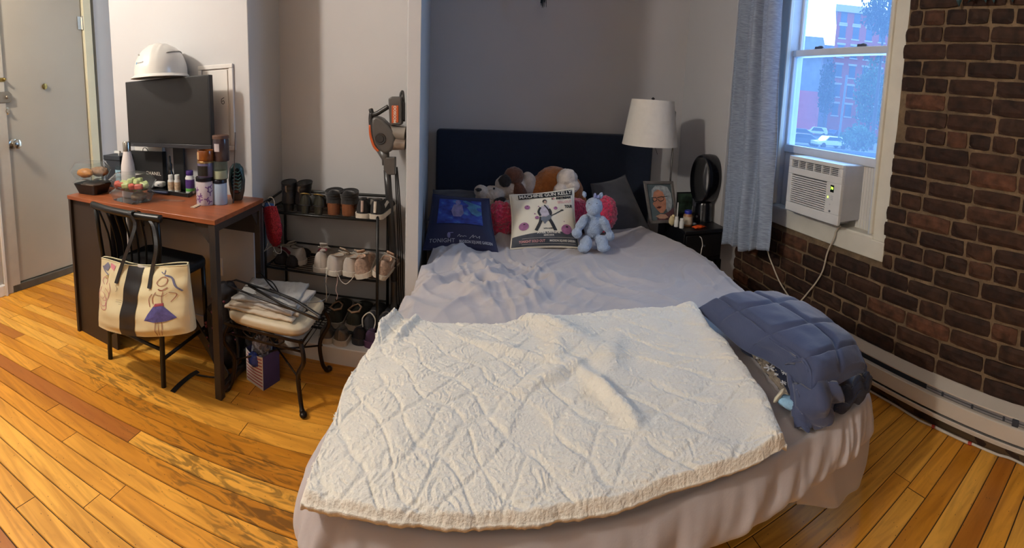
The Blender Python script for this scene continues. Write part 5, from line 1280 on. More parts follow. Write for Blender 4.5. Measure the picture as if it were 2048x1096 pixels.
b.cur = 0; b._add([hp_(-.022, -.005), hp_(-.014, -.005), hp_(-.014, .005), hp_(-.022, .005)], [(0, 1, 2, 3)]); b.build('badge', mat('blue badge', '#3b86b8', .5), hat)
b = MB()
for k in range(6): x = -.009+k*.0062; b._add([hp_(x, -.0025), hp_(x+.0042, -.0025), hp_(x+.0042, .0025), hp_(x, .0025)], [(0, 1, 2, 3)])
b.build('badge_lettering', mat('grey mark', '#77777a'), hat)
# things on the desk ---------------------------------------------------------
def D_(u, v, z=DZ): return onZ(u, v, z)
M_navybox = mat('dark slate card', '#23272e', .7)
q = D_(218, 352); bx = thing('storage_box', 'dark slate box at the back left corner of the desk', 'box', (-1.775, 1.665, DZ), rz=.0)
zt = onY(215, 308, 1.67).z-DZ
MB().box((-.05, -.04, 0), (.075, .075, zt-.02)).build('body', M_navybox, bx, bevel=.002); MB().box((-.053, -.043, zt-.025), (.078, .078, zt)).build('lid', M_navybox, bx, bevel=.002)
# sanitizer pump bottle
p = D_(240, 350); y = 1.64; c = onY(240, 345, y); t_ = onY(240, 302, y)
hs = thing('pump_bottle', 'clear pump bottle of sanitizer behind the white steel bottle', 'bottle', (c.x, y, DZ)); hh_ = t_.z-DZ
MB().lathe([(.026, 0), (.028, .004), (.028, hh_*.55), (.012, hh_*.68), (.012, hh_*.72)], 24, sy=.75).build('body', clear('clear bottle', '#cfdde0', .06, .25, '#c4d4da'), hs, auto=50)
MB().lathe([(.014, hh_*.70), (.014, hh_*.80), (.004, hh_*.82), (.004, hh_*.95)], 16).box((-.030, -.006, hh_*.94), (.010, .006, hh_)).build('pump', M_pillw, hs)
b = MB(); b.grid(lambda s, t: (.0285*math.sin((s-.5)*1.6), -.0285*.75*math.cos((s-.5)*1.6)-.0005, lerp(.02, hh_*.5, t)), 10, 3); b.build('label', mat('pale blue label', '#8fb0bd', .5, var=.3, nscale=60), hs)
# white steel bottle
y = 1.50; c = onY(258, 370, y); t_ = onY(252, 283, y); zt = t_.z-DZ
wb = thing('water_bottle', 'white insulated water bottle with steel cap', 'bottle', (c.x, y, DZ))
MB().lathe([(.033, 0), (.036, .004), (.036, zt*.45), (.033, zt*.58), (.020, zt*.80), (.018, zt*.83)], 36).build('body', mat('satin white steel', '#c6beba', .35, var=.02), wb, auto=60)
MB().lathe([(.0195, zt*.83), (.0195, zt*.98), (.017, zt), (0, zt)], 28).build('cap', M_chrome, wb, auto=40)
# black shopping bag with lettering
y = 1.752; a0, a1 = onY(268, 300, y), onY(330, 300, y); zt = a0.z-DZ
sbg = thing('shopping_bag', 'black paper boutique bag with white lettering standing behind the bottles', 'bag', ((a0.x+a1.x)/2, y-.01, DZ))
ww = (a1.x-a0.x)/2*1.02
M_bagk = mat('black paper', '#0f0f10', .6, var=.1); b = MB(); b.box((-ww, -.018, 0), (ww, .014, zt)); b.build('body', M_bagk, sbg, bevel=.001)
b = MB(); letters(b, 'CHANEL', .026, lambda x, yy: (ww*.42+x, -.0188, zt*.40+yy), space=1.1); b.build('lettering', mat('white ink', '#d8d4c8'), sbg)
pts = [(-.02, -.018, zt-.002), (-.012, -.022, zt+.016), (.008, -.022, zt+.018), (.022, -.018, zt-.002)]; MB().tube(spline(pts, 16), .002, 6).build('handle', M_bagk, sbg)
wbx = onY(300, 293, 1.75); tag(MB().box((wbx.x-.11, 1.744, DZ), (wbx.x+.09, 1.768, wbx.z+.006)).build('white_carton', mat('white card', '#c8c4bd', .6), bevel=.002), 'white carton showing just below the left half of the monitor', 'box')
# dropper bottle and slim black box
y = 1.722; c = onY(341, 350, y); zt = onY(341, 311, y).z-DZ
db = thing('dropper_bottle', 'small dark brown dropper bottle with a green label', 'bottle', (c.x, y, DZ))
MB().lathe([(.016, 0), (.017, .003), (.017, zt*.45), (.010, zt*.58)], 20).build('body', mat('dark amber glass', '#1d1310', .15), db, auto=50); MB().lathe([(.010, zt*.56), (.011, zt*.75), (.006, zt*.80), (.005, zt*.98), (0, zt)], 16).build('dropper_cap', M_black, db, auto=50)
MB().lathe([(.0175, zt*.05), (.0175, zt*.30)], 20, cap=False).build('label', mat('green grey label', '#5d7366', .6), db)
# tray with small things
tp4 = [D_(300, 385), D_(378, 395), D_(392, 384.5), D_(322, 374)]
tc = sum(tp4, Vector())/4; b = MB()
b.prism([(p.x, p.y) for p in tp4], DZ, DZ+.006)
for i in range(4):
    a_, b_ = tp4[i], tp4[(i+1) % 4]; b.bar((a_.x, a_.y, DZ+.010), (b_.x, b_.y, DZ+.010), .006, .020)
tag(b.build('tray', M_black, bevel=.001), 'shallow black tray holding pill bottles on the desk', 'tray')
def on_desk(u, v, dz=.0): q = onZ(u, v, DZ+dz); return (q.x, q.y, DZ+dz)
def h_at(p, u, v): return onY(u, v, p[1]).z-p[2]
p = on_desk(318, 379, .0065); cbk = thing('usb_charger', 'white cube charger lying on the tray', 'charger', (p[0], p[1]+.01, p[2]+.014), rz=.15)
MB().box((-.026, -.018, 0), (.026, .018, .026)).build('body', M_pillw, cbk, bevel=.006); MB().box((-.005, -.0195, .008), (.007, -.0178, .013)).build('usb_port', M_acd, cbk)
p = on_desk(316, 387, .0065); gc = MB(T(p[0], p[1]-.0, p[2]+.007, 0, 0, .12)); gc.tube([(-.062, 0, 0), (-.052, 0, .0), (.05, 0, 0), (.060, 0, 0)], [.004, .0075, .0075, .004], 14)
tag(gc.build('glasses_case', mat('navy leather', '#1a2446', .5), smooth=True), 'slim navy spectacle case at the front edge of the tray', 'case')
for (u, v, vt, g_) in ((341, 383, 350, 'small white pill bottle with gold band on the tray, next to the charger'), (354, 384, 350, 'small white pill bottle with gold band on the tray, next to the purple capped bottle')):
    p = on_desk(u, v, .0065); hh_ = h_at(p, u, vt); pill_bottle('pill_bottle', g_, (p[0], p[1]+.006, p[2]), .0155, hh_, M_pillw, M_pillw, .25, None, mat('gold print label', '#b59a7e', .5, var=.35, nscale=80))
p = on_desk(378, 387, .0065); hh_ = h_at(p, 377, 342); vbt = pill_bottle('vitamin_bottle', 'white vitamin bottle with purple cap and purple green label', (p[0], p[1]+.012, p[2]), .0225, hh_, M_pillw, mat('purple plastic', '#3d2168', .4), .20, None, mat('purple label', '#4a2d6e', .5, var=.3, nscale=40))
MB().lathe([(.0229, .012), (.0229, .026)], 24, cap=False).build('green_band', mat('green label', '#5da04a', .5), vbt)
for z_, t__ in ((.058, 0),): pass
# candle jars
def jar(name, label, u, vb, vt, y, r, base_z, m, lidm=None, lid=.12, extra=None, cat='candle', wax=None):
    c = onY(u, vb, y); zt = onY(u, vt, y).z; h = zt-base_z
    t = thing(name, label, cat, (c.x, y, base_z)); zl = h*(1-lid) if lidm else h
    MB().lathe([(r*.93, 0), (r, .004), (r, zl*.92), (r*.96, zl)]+([] if lidm else [(r*.90, zl), (r*.9, zl*.5), (0, zl*.5)]), 32).build('jar_body', m, t, auto=50)
    if lidm: MB().lathe([(r*1.02, zl), (r*1.02, h-.002), (r*.97, h), (0, h)], 32).build('lid', lidm, t, auto=40)
    if wax: MB().lathe([(r*.88, .004), (r*.88, zl*wax[0]), (0, zl*wax[0])], 28).build('wax', wax[1], t, auto=40)
    if extra:
        for nm, a0, a1, f0, f1, mm in extra:
            b = MB(); b.grid(lambda s, q: ((r+.0006)*math.sin(lerp(a0, a1, s)), -(r+.0006)*math.cos(lerp(a0, a1, s)), zl*lerp(f0, f1, q)), 12, 3); b.build(nm, mm, t, smooth=True)
    return t, h
M_lid = mat('dark metal lid', '#26242a', .35, .7)
yj = 1.555
ta, ha = jar('candle_jar', 'floral printed candle jar in the bottom row beneath the purple jar', 411, 390, 353, yj, .040, DZ, mat('white ceramic', '#bdb4b8', .4), M_lid, .14)
b = MB(); rnd = random.Random(4)
for k in range(16):
    a_, z_ = rnd.uniform(-1.4, 1.4), rnd.uniform(.010, ha*.76); L_ = rnd.uniform(.008, .016); pa = rnd.uniform(0, PI)
    f_ = lambda x, y_: (.0404*math.sin(a_+x/.04), -.0404*math.cos(a_+x/.04), min(ha*.84, max(.004, z_+y_)))
    for j in range(3):
        an = pa+j*2.1; stroke(b, [(0, 0), (L_*.5*math.cos(an), L_*.5*math.sin(an)), (L_*math.cos(an), L_*math.sin(an))], .005, f_, 6)
b.build('flower_print', mat('plum print', '#6b4878', .5, var=.4, nscale=80), ta)
tb, hb2 = jar('candle_jar', 'purple candle jar with a black gold label, on top of the floral jar', 412, 353, 321, yj, .036, DZ+ha, mat('lilac glass', '#57506a', .3, var=.1), mat('gold lid', '#a98a5c', .35, .8), .12, [('label', -.65, .85, .12, .82, mat('black gold label', '#191511', .4, var=.3, nscale=50))])
tc_, hc2 = jar('candle_jar', 'amber glass candle jar topping the stack above the purple jar', 412, 321, 300, yj, .037, DZ+ha+hb2, mat('amber glass', '#6d3b18', .2, var=.25, nscale=14), None, .1, [('label', -1.0, -.3, .15, .85, mat('tan label', '#a8845c', .5, var=.4, nscale=60))], wax=(.3, mat('amber wax', '#8a5326', .6)))
td, hd = jar('candle_jar', 'pale blue candle jar next to the body wash bottle, bottom of its stack', 440, 390, 358, yj+.03, .032, DZ, mat('pale blue ceramic', '#9fb1c4', .4, var=.05), M_lid, .14)
te, he = jar('candle_jar', 'clear glass jar with cream wax on top of the pale blue jar', 441, 358, 322, yj+.03, .033, DZ+hd, clear('candle glass', '#dfe6e2', .06, .12, '#d8e0da'), None, .1, wax=(.48, mat('cream wax', '#c9c2a6', .6)))
tf_, hf_ = jar('candle_jar', 'tall smoky candle jar with square white label, topmost of the right stack', 443, 322, 270, yj+.04, .036, DZ+hd+he, mat('smoky violet glass', '#3a2f33', .2, var=.15), mat('walnut lid', '#54382a', .6, var=.2), .14, [('label', -.35, .35, .45, .8, mat('white square label', '#a89ea0', .5))])
te.name = te.name
# dried stem diffuser stick beside the stack
sk = onY(468, 265, 1.62); sk0 = onY(466, 380, 1.62); tag(MB().cyl((sk0.x, 1.62, DZ), (sk.x, 1.63, sk.z), .0022, 6).build('incense_stick', mat('grey stick', '#4b4340', .8)), 'thin dark stick standing upright behind the body wash bottle', 'stick')
p = on_desk(398, 372); tag(MB(T(p[0], p[1]+.02, DZ)).ell((0, 0, .014), (.015, .010, .014), 14, 10, amp=.3, fr=4).build('dried_flower', mat('dried flower', '#a29d88', .9, var=.6, nscale=120), smooth=True), 'small pale dried flower between the tray and the candle jars', 'flower')
# body wash bottle
p = on_desk(470, 402); hh_ = h_at(p, 467, 327)
bw = thing('body_wash', 'dark green brown body wash bottle with glossy swirl window', 'bottle', (p[0], p[1]+.022, DZ), rz=.5)
def bwf(s, t):
    a = 2*PI*s; pr = [(0, .020), (.03, .024), (.25, .034), (.55, .038), (.85, .031), (.97, .018), (1.0, .0)]
    k = 0
    while k < len(pr)-2 and t > pr[k+1][0]: k += 1
    f = (t-pr[k][0])/(pr[k+1][0]-pr[k][0]); r = lerp(pr[k][1], pr[k+1][1], smooth01(f) if k > 3 else f)
    return (r*math.cos(a), r*.62*math.sin(a), hh_*t)
def grad():
    m, nt, N, L, bs = nodes_of('body wash plastic'); tc = N.new('ShaderNodeTexCoord'); s_ = N.new('ShaderNodeSeparateXYZ'); L.new(tc.outputs['Object'], s_.inputs[0])
    r = N.new('ShaderNodeValToRGB'); r.color_ramp.elements[0].position = .03; r.color_ramp.elements[0].color = hexc('#4a3a2c'); r.color_ramp.elements[1].position = .13; r.color_ramp.elements[1].color = hexc('#1f4145'); L.new(s_.outputs[2], r.inputs[0]); L.new(r.outputs[0], bs.inputs['Base Color']); bs.inputs['Roughness'].default_value = .25
    return m
MB().grid(bwf, 40, 40, closeu=True).build('body', grad(), bw, smooth=True)
def bwl(x, y, o=.0012):
    t = .18+.70*y; a = (0.25-.5*x)*1.0
    q = Vector(bwf(.75+.5*x*.62*1, t)); n = Vector((q.x, q.y*2.4, 0)).normalized(); return q+n*o
b = MB(); b.grid(lambda s, t: bwl((s-.5)*2*.42*math.sqrt(max(.02, 1-(2*t-1)**2)), t), 16, 24); b.build('window_label', mat('deep green gloss', '#0e1c1c', .15), bw, smooth=True)
for k in range(6):
    b = MB(); y0_ = .16+.13*k; stroke(b, [(-.26, y0_), (-.08, y0_+.05), (.10, y0_+.02), (.26, y0_+.09)], .020, lambda x, y: bwl(x, y, .002)); b.build('swirl_print', mat('aqua gloss', '#5b8f88', .2, var=.3, nscale=80), bw)
b = MB(); shape(b, disc2(-.05, .10, .16, 14, .055), lambda x, y: bwl(x, y, .0022)); b.build('seed_print', mat('dark red gloss', '#4a1c18', .2), bw)
# wooden nail file and plastic wrapper
a_, b_ = on_desk(385, 416), on_desk(436, 394)
tag(MB().bar((a_[0], a_[1], DZ+.002), (b_[0], b_[1], DZ+.002), .022, .003).build('nail_file', mat('pale wood', '#a5917a', .7, var=.1)), 'flat pale wooden nail file lying across the desktop', 'nail file')
p = on_desk(345, 402); tag(MB(T(p[0], p[1], DZ, 0, 0, .3)).grid(lambda s, t: ((s-.5)*.12, (t-.5)*.035, .002+.003*abs(nz3(s*9, t*5))), 24, 10).build('plastic_wrapper', clear('crinkled film', '#eef2f4', .1, .15, '#d8dde0'), smooth=True), 'crinkled clear plastic film lying by the nail file', 'wrapper')
# food containers -------------------------------------------------------------
M_pet = clear('clear clamshell plastic', '#f1f5f6', .09, .10, '#dfe6e8'); M_blkp = mat('black food tray', '#15120f', .35)
def tub(b, cx, cy, z0, z1, w0, d0, w1, d1, n=8, rib=0.0):
    """open rounded rectangular tub: bottom w0 x d0 at z0, rim w1 x d1 at z1"""
    m = n*8
    def f(s, t):
        a = 2*PI*s; c_, s_ = math.cos(a), math.sin(a); sq = (abs(c_)**6+abs(s_)**6)**(-1/6)
        w, d = lerp(w0, w1, t)/2, lerp(d0, d1, t)/2; rb = 1+rib*math.sin(a*28)
        return (cx+c_*sq*w*rb, cy+s_*sq*d*rb, lerp(z0, z1, t))
    b.grid(f, m*2, 6, closeu=True)
    b._add([f(i/(m*2), 0) for i in range(m*2)], [list(range(m*2))[::-1]])
    return f
K1 = 1.5; p = on_desk(171, 389); fcx, fcy = p[0], p[1]+.055
ft = thing('takeout_container', 'black takeout tray with a clear lid at the left end of the desk', 'food container', (fcx, fcy, DZ), rz=.1)
b = MB(); tub(b, 0, 0, .001, .040, .085, .075, .112, .10); b.build('tray_base', M_blkp, ft, smooth=False)
b = MB(); tub(b, 0, 0, .058, .043, .09, .08, .12, .108, rib=.004); b.build('clear_lid', M_pet, ft)
MB().ell((0, 0, .032), (.045, .038, .012), 18, 10, amp=.3, fr=4).build('food', mat('brown stew', '#4b3524', .7, var=.4, nscale=60), ft, smooth=True)
cl = thing('pastry_clamshell', 'clear clamshell holding two golden rolls on top of the black takeout tray', 'food container', (fcx-.005, fcy-.005, DZ+.0595*K1*.9), rz=.2)
b = MB(); tub(b, 0, 0, .0, .028, .095, .085, .118, .105, rib=.006); b.build('clamshell_base', M_pet, cl)
b = MB(); tub(b, 0, 0.0, .062, .030, .09, .08, .124, .110, rib=.010); b.build('clamshell_lid', M_pet, cl)
bz = DZ+.061*K1*.9
tag(MB(T(fcx-.010*K1, fcy-.024*K1, bz, s=K1)).ell((0, 0, .018), (.036, .022, .016), 24, 14, amp=.15, fr=4).build('bread_roll', mat('golden crust', '#b4732e', .5, var=.3, nscale=40), smooth=True), 'golden bread roll at the front of the top clamshell', 'bread')
tag(MB(T(fcx+.018*K1, fcy+.018*K1, bz, s=K1)).ell((0, 0, .019), (.038, .026, .017), 24, 14, amp=.15, fr=4).build('bread_roll', mat('brown crust', '#8a664a', .6, var=.2, nscale=40), smooth=True), 'browner bread roll at the back of the top clamshell', 'bread')
K2 = 1.22; p = on_desk(247, 405); gx, gy = p[0], p[1]+.055
lw = thing('empty_clamshell', 'empty ribbed clear clamshell under the melon container', 'food container', (gx, gy, DZ), rz=-.12)
b = MB(); tub(b, 0, 0, .001, .032, .14, .095, .165, .115, rib=.012); b.build('clamshell_base', M_pet, lw)
b = MB(); tub(b, .012, -.004, .052, .033, .13, .09, .175, .122, rib=.008); b.build('clamshell_lid', M_pet, lw)
MB().ell((.045, .0, .024), (.030, .03, .020), 20, 12, amp=.3, fr=5).build('food', mat('brown muffin', '#6b5136', .8, var=.3, nscale=60), lw, smooth=True)
mc = thing('melon_container', 'clear container of cut melon and watermelon beside the white bottle', 'food container', (gx+.005, gy+.008, DZ+.0535*K2*.9), rz=-.12)
b = MB(); tub(b, 0, 0, .0, .034, .14, .10, .172, .125, rib=.006); b.build('container_base', M_pet, mc)
b = MB(); tub(b, 0, 0, .066, .036, .12, .085, .178, .13, rib=.006); b.build('container_lid', M_pet, mc)
rnd = random.Random(2)
fr_ = [(-.055, -.03, 'r'), (-.03, -.038, 'r'), (.0, -.032, 'g'), (.035, -.034, 'r'), (.06, -.02, 'r'), (-.05, .0, 'g'), (-.015, .0, 'g'), (.02, .002, 'g'), (.05, .01, 'g'), (-.035, .03, 'g'), (.0, .032, 'g'), (.04, .034, 'g')]
lbls = {'r': ('watermelon_chunk', 'red watermelon chunk in the clear melon container', 'watermelon chunks in the clear container', mat('watermelon flesh', '#c4503c', .4, var=.15, nscale=40)), 'g': ('melon_chunk', 'pale green melon chunk in the clear melon container', 'green melon chunks in the clear container', mat('honeydew flesh', '#b9c07e', .4, var=.12, nscale=40))}
for i, (x, y, k) in enumerate(fr_):
    nm, lb, gp_, mm = lbls[k]; ca, sa = math.cos(-.12), math.sin(-.12)
    o = MB().box((-.016, -.011, 0), (.016, .011, .020)).build(nm, mm, bevel=.005); o.scale = (K2, K2, K2); o.location = (gx+.005+(x*ca-y*sa)*K2, gy+.008+(x*sa+y*ca)*K2, DZ+.058*K2*.9+(.012 if abs(x) < .04 and y > -.01 else 0)); o.rotation_euler = (rnd.uniform(-.3, .3), rnd.uniform(-.3, .3), rnd.uniform(-1, 1)); tag(o, lb, 'fruit', gp_)
for o_, k_ in ((ft, K1), (cl, K1), (lw, K2), (mc, K2)): o_.scale = (k_, k_, k_*.9)
# chair ------------------------------------------------------------------------
M_chr = mat('black chair metal', '#1a1917', .35, .3, var=.1); M_seat = mat('black vinyl seat', '#121212', .55, var=.1)
cx0, cx1, cy0, cy1 = -1.515, -1.165, 1.285, 1.640
ch = thing('dining_chair', 'black metal slat-back chair pushed under the desk, carrying the tote bag', 'chair', (0, 0, 0))
TLc, TRc = onY(188, 407, 1.262), onY(318, 437, 1.262)
zt = .745
for i, x in enumerate((cx0+.01, cx1-.01)):
    tx = (TLc.x if i == 0 else TRc.x)
    MB().tube([(x, cy0+.015, 0), (x, cy0+.02, .25), (x, cy0+.015, .46), (lerp(x, tx, .6), cy0-.005, .62), (tx+(.012 if i == 0 else -.012), 1.262, zt-.01)], .0115, 12).build('back_leg', M_chr, ch, smooth=True)
for x in (cx0+.012, cx1-.012): MB().tube([(x, cy1-.01, 0), (x, cy1-.02, .44)], .011, 12).build('front_leg', M_chr, ch, smooth=True)
MB().tube(spline([(TLc.x-.01, 1.262, zt+.005), (lerp(TLc.x, TRc.x, .3), 1.245, zt+.002), (lerp(TLc.x, TRc.x, .7), 1.245, zt), (TRc.x+.01, 1.262, zt-.002)], 24), .0155, 14).build('top_rail', M_chr, ch, smooth=True)
for k in range(7):
    f = (k+.8)/7.6; x0_ = lerp(cx0+.02, cx1-.02, f); x1_ = lerp(TLc.x, TRc.x, f)
    MB().tube(spline([(x0_, cy0+.03, .45), (lerp(x0_, x1_, .5), cy0+.018, .60), (x1_, 1.250, zt-.005)], 8), .006, 8, flat=.6).build('back_slat', M_chr, ch, smooth=True)
MB().tube([(cx0+.01, cy0+.02, .452), (cx1-.01, cy0+.02, .452)], .009, 10).build('seat_rail', M_chr, ch, smooth=True)
b = MB(); b.prism([(cx0, cy0+.03), (cx1, cy0+.03), (cx1+.015, cy1-.03), (cx1-.02, cy1), (cx0+.02, cy1), (cx0-.015, cy1-.03)], .425, .468); b.build('seat', M_seat, ch, bevel=.014, seg=3)
for a_, b_ in (((cx0+.01, cy0+.02, .16), (cx1-.01, cy0+.02, .16)), ((cx0+.01, cy0+.02, .12), (cx0+.012, cy1-.012, .12)), ((cx1-.01, cy0+.02, .12), (cx1-.012, cy1-.012, .12))): MB().tube([a_, b_], .008, 10).build('stretcher', M_chr, ch, smooth=True)
# strap on the floor
pts = [onZ(u, v, .004) for u, v in ((345, 783), (362, 766), (382, 750), (396, 742))]
def strapf(b, pts, w):
    vs = []; fs = []
    for i, p in enumerate(pts):
        d = (pts[min(i+1, len(pts)-1)]-pts[max(i-1, 0)]).normalized(); a_ = Vector((-d.y, d.x, 0))*w/2
        vs += [p+a_, p-a_, p-a_-Vector((0, 0, .003)), p+a_-Vector((0, 0, .003))]
        if i:
            o = 4*(i-1)
            for j in range(4): fs.append((o+j, o+(j+1) % 4, o+4+(j+1) % 4, o+4+j))
    fs += [(0, 3, 2, 1), (len(vs)-4, len(vs)-3, len(vs)-2, len(vs)-1)]; b._add(vs, fs); return b
tag(strapf(MB(), spline(pts, 16), .022).build('webbing_strap', mat('black webbing', '#1b1714', .8)), 'black webbing strap end lying on the floor by the desk leg', 'strap')
# floral backpack under the desk
bp0 = onZ(405, 745, 0); M_flo = mat('black floral fabric', '#161216', .8, var=.3, nscale=12)
bpk = thing('backpack', 'black backpack with pink floral print slumped under the desk', 'backpack', (-1.04, 1.60, 0))
b = MB(); b.ell((0, 0, .17), (.085, .10, .17), 48, 36, amp=.22, fr=5); b.ell((.02, -.07, .10), (.065, .05, .09), 30, 20, amp=.2, fr=5, sd=4); b.ell((.0, .0, .33), (.05, .06, .05), 24, 16, amp=.3, fr=4)
remesh(b.build('bag_body', M_flo, bpk), .008)
rnd = random.Random(12)
for k in range(34):
    z_ = rnd.uniform(.04, .32); a_ = rnd.uniform(-2.4, 0.6); y_ = -.105*math.cos(a_*.5)*.9-.012; rr = rnd.uniform(.005, .010)
    rad = math.sqrt(max(.05, 1-((z_-.17)/.175)**2)); q = Vector((.088*rad*math.sin(a_+.9), -.103*rad*math.cos(a_+.9)-.004, z_))
    MB().ell(q, (rr, rr*.6, rr*.9), 10, 6, amp=.5, fr=4).build('flower_print', mat('dusty rose print', '#7a3b4c', .8, var=.4, nscale=90), bpk, smooth=True)
b = MB(); b.tube(spline([(.05, -.06, .30), (.11, -.09, .16), (.09, -.10, .03), (.03, -.14, .012), (-.06, -.17, .01)], 24), .008, 6, flat=.4); b.build('shoulder_strap', M_black, bpk, smooth=True)
# dark clothes bag behind the stool
b = MB(T(-.90, 1.64, 0)); b.ell((0, 0, .085), (.085, .08, .085), 36, 24, amp=.35, fr=4, sd=7)
tag(b.build('cloth_bag', mat('black cloth', '#141012', .85, var=.3, nscale=20), smooth=True), 'slumped black cloth bag on the floor behind the cushioned stool', 'bag')
# outlet and plug
wc = onY(436, 532, YN); wo = thing('wall_outlet', 'white outlet with plug behind the desk leg', 'outlet', (wc.x, YN, wc.z))
MB().box((-.03, -.006, -.045), (.03, 0, .045)).build('cover_plate', M_trim, wo, bevel=.002); MB().box((-.014, -.030, -.02), (.014, -.006, .014)).build('plug', M_pillw, wo, bevel=.003)
# tote bag ------------------------------------------------------------------------
TY = 1.215
tl, tr_, br_, bl_ = onY(203, 516, TY), onY(374, 530, TY), onY(381, 664, TY), onY(198, 650, TY)
tw = thing('tote_bag', 'cream leather tote with black centre stripe and sketched ladies, hanging on the chair', 'bag', (0, 0, 0))
M_tote = mat('cream coated canvas', '#cdc4a0', .45, var=.03, nscale=8, bump=.05, bscale=60); M_blkl = mat('black leather', '#191a1c', .5, var=.08)
mid_b = onY(292, 672, TY)
def tote_front(x, y, o=0.0):
    # x 0..1 left->right, y 0..1 bottom->top
    T_ = tl.lerp(tr_, x); B_ = bl_.lerp(br_, x); B_.z -= .012*math.sin(PI*x)
    T_.z -= .022*math.sin(PI*x)**2
    p = B_.lerp(T_, y)
    d = .055*(1-y**2)*math.sin(PI*min(1, max(0, x)))**.5+.008*nz3(x*5, y*5, 1)+.012*math.sin(x*PI*3)*y*(1-0)*.5
    if y < .12: p.z += 0; d *= .75+.25*smooth01(y/.12)
    p.y -= d+o; return p
b = MB(); b.grid(lambda s, t: tote_front(s, t), 60, 50)
def tote_back(s, t):
    p = tote_front(s, t); return Vector((lerp(p.x, (tl.x+tr_.x)/2, .02), TY+.015+.03*(1-t), p.z+.004*t))
b.grid(tote_back, 30, 30, flip=True)
b.grid(lambda s, t: tote_front(s, 0).lerp(tote_back(s, 0), t), 30, 6)
b.grid(lambda s, t: tote_front(0, s).lerp(tote_back(0, s), t)-Vector((.004*math.sin(PI*t), 0, 0)), 30, 6, flip=True); b.grid(lambda s, t: tote_front(1, s).lerp(tote_back(1, s), t)+Vector((.006*math.sin(PI*t), 0, 0)), 30, 6)
b.build('bag_body', M_tote, tw, smooth=True)
b = MB(); b.grid(lambda s, t: tote_back(s, lerp(.78, .99, t))-Vector((0, .004, 0)), 24, 8); b.grid(lambda s, t: tote_front(lerp(.01, .99, s), .93).lerp(tote_back(lerp(.01, .99, s), .93), t), 20, 4); b.build('lining', mat('black lining', '#101012', .8), tw)
MB().tube([tote_front(x/24, 1.0) for x in range(25)]+[tote_back(1-x/24, 1.0) for x in range(25)], .0022, 6, closed=True).build('piping', M_tote, tw, smooth=True)
TP = lambda x, y, o=.0022: tote_front(x, y, o)
MB().grid(lambda s, t: TP(lerp(.365, .535, s), lerp(.0, .995, t)), 10, 40).build('centre_stripe', M_blkl, tw, smooth=True)
# straps over the chair's top rail
RL = Vector((lerp(TLc.x, TRc.x, .70), 1.246, zt))
def strap(pts, w=.022):
    P_ = spline(pts, 30); b = MB(); vs = []; fs = []
    for i, p in enumerate(P_):
        ax_ = Vector((1, 0, 0))*w/2; vs += [p-ax_+Vector((0, -.0015, 0)), p+ax_+Vector((0, -.0015, 0)), p+ax_+Vector((0, .0015, 0)), p-ax_+Vector((0, .0015, 0))]
        if i:
            o = 4*(i-1)
            for j in range(4): fs.append((o+j, o+4+j, o+4+(j+1) % 4, o+(j+1) % 4))
    fs += [(0, 1, 2, 3), (len(vs)-1, len(vs)-2, len(vs)-3, len(vs)-4)]
    b._add(vs, fs); return b.build('strap', M_blkl, tw, smooth=False)
s0 = tote_front(.275, .74, .006); s0.y -= 0
s1 = tote_front(.655, .72, .006)
strap([s0, tote_front(.30, .96, .008), onY(262, 480, 1.205), onY(270, 448, 1.222), Vector((RL.x-.006, 1.222, zt+.012)), Vector((RL.x, 1.246, zt+.020)), Vector((RL.x+.004, 1.272, zt+.004)), Vector((RL.x+.01, 1.275, zt-.06))], .018)
strap([s1, tote_front(.655, .97, .008), onY(312, 500, 1.205), onY(310, 470, 1.225), onY(303, 446, 1.24), Vector((RL.x+.03, 1.262, zt-.005)), Vector((RL.x+.014, 1.276, zt-.05))], .018)
# white paper inside
a_ = onY(275, 532, TY+.0); tag(MB(T(a_.x, TY+.006, 0)).box((-.004, -.001, a_.z-.10), (.062, .001, a_.z+.004)).build('paper_sheet', mat('white paper', '#c9c9c6', .7)), 'white paper poking out of the tote bag', 'paper')
# sketches on the tote
def ink(name, items, m):
    b = MB()
    for it in items:
        if it[0] == 's': stroke(b, it[1], it[2], TP)
        else: shape(b, it[1], TP)
    return b.build(name, m, tw)
pk, nv_, rd = mat('pink sketch ink', '#b06c78', .6), mat('violet blue watercolour', '#4b4a86', .6, var=.25, nscale=60), mat('red brown sketch ink', '#8a5046', .6)
ink('skirt_print', [('p', [(.72, .47), (.80, .47), (.86, .38), (.93, .27), (.84, .235), (.74, .235), (.64, .27), (.67, .36)])], nv_)
ink('lady_sketch', [('s', [(.73, .66), (.70, .58), (.71, .50)], .008), ('s', [(.80, .66), (.79, .56), (.80, .48)], .006), ('s', [(.69, .64), (.66, .56), (.68, .46)], .008), ('s', [(.85, .64), (.92, .60), (.87, .50)], .008),
                    ('s', [(.75, .24), (.745, .12), (.75, .02)], .005), ('s', [(.80, .24), (.805, .12), (.79, .02)], .005), ('s', [(.77, .24), (.775, .12), (.77, .02)], .004),
                    ('s', [(.74, .82), (.78, .86), (.83, .83), (.82, .76), (.77, .74), (.73, .78), (.74, .82)], .008), ('s', [(.75, .70), (.79, .68), (.84, .71)], .012), ('s', [(.73, .63), (.80, .60), (.84, .63)], .006)], rd)
ink('hair_sketch', [('s', [(.80, .88), (.87, .84), (.91, .72), (.97, .64)], .02), ('s', [(.76, .93), (.79, .90), (.80, .95)], .01)], mat('slate sketch ink', '#5b5f7c', .6))
ink('belt_sketch', [('p', [(.73, .50), (.81, .50), (.81, .455), (.72, .455)])], mat('crimson ink', '#8a3a48', .6))
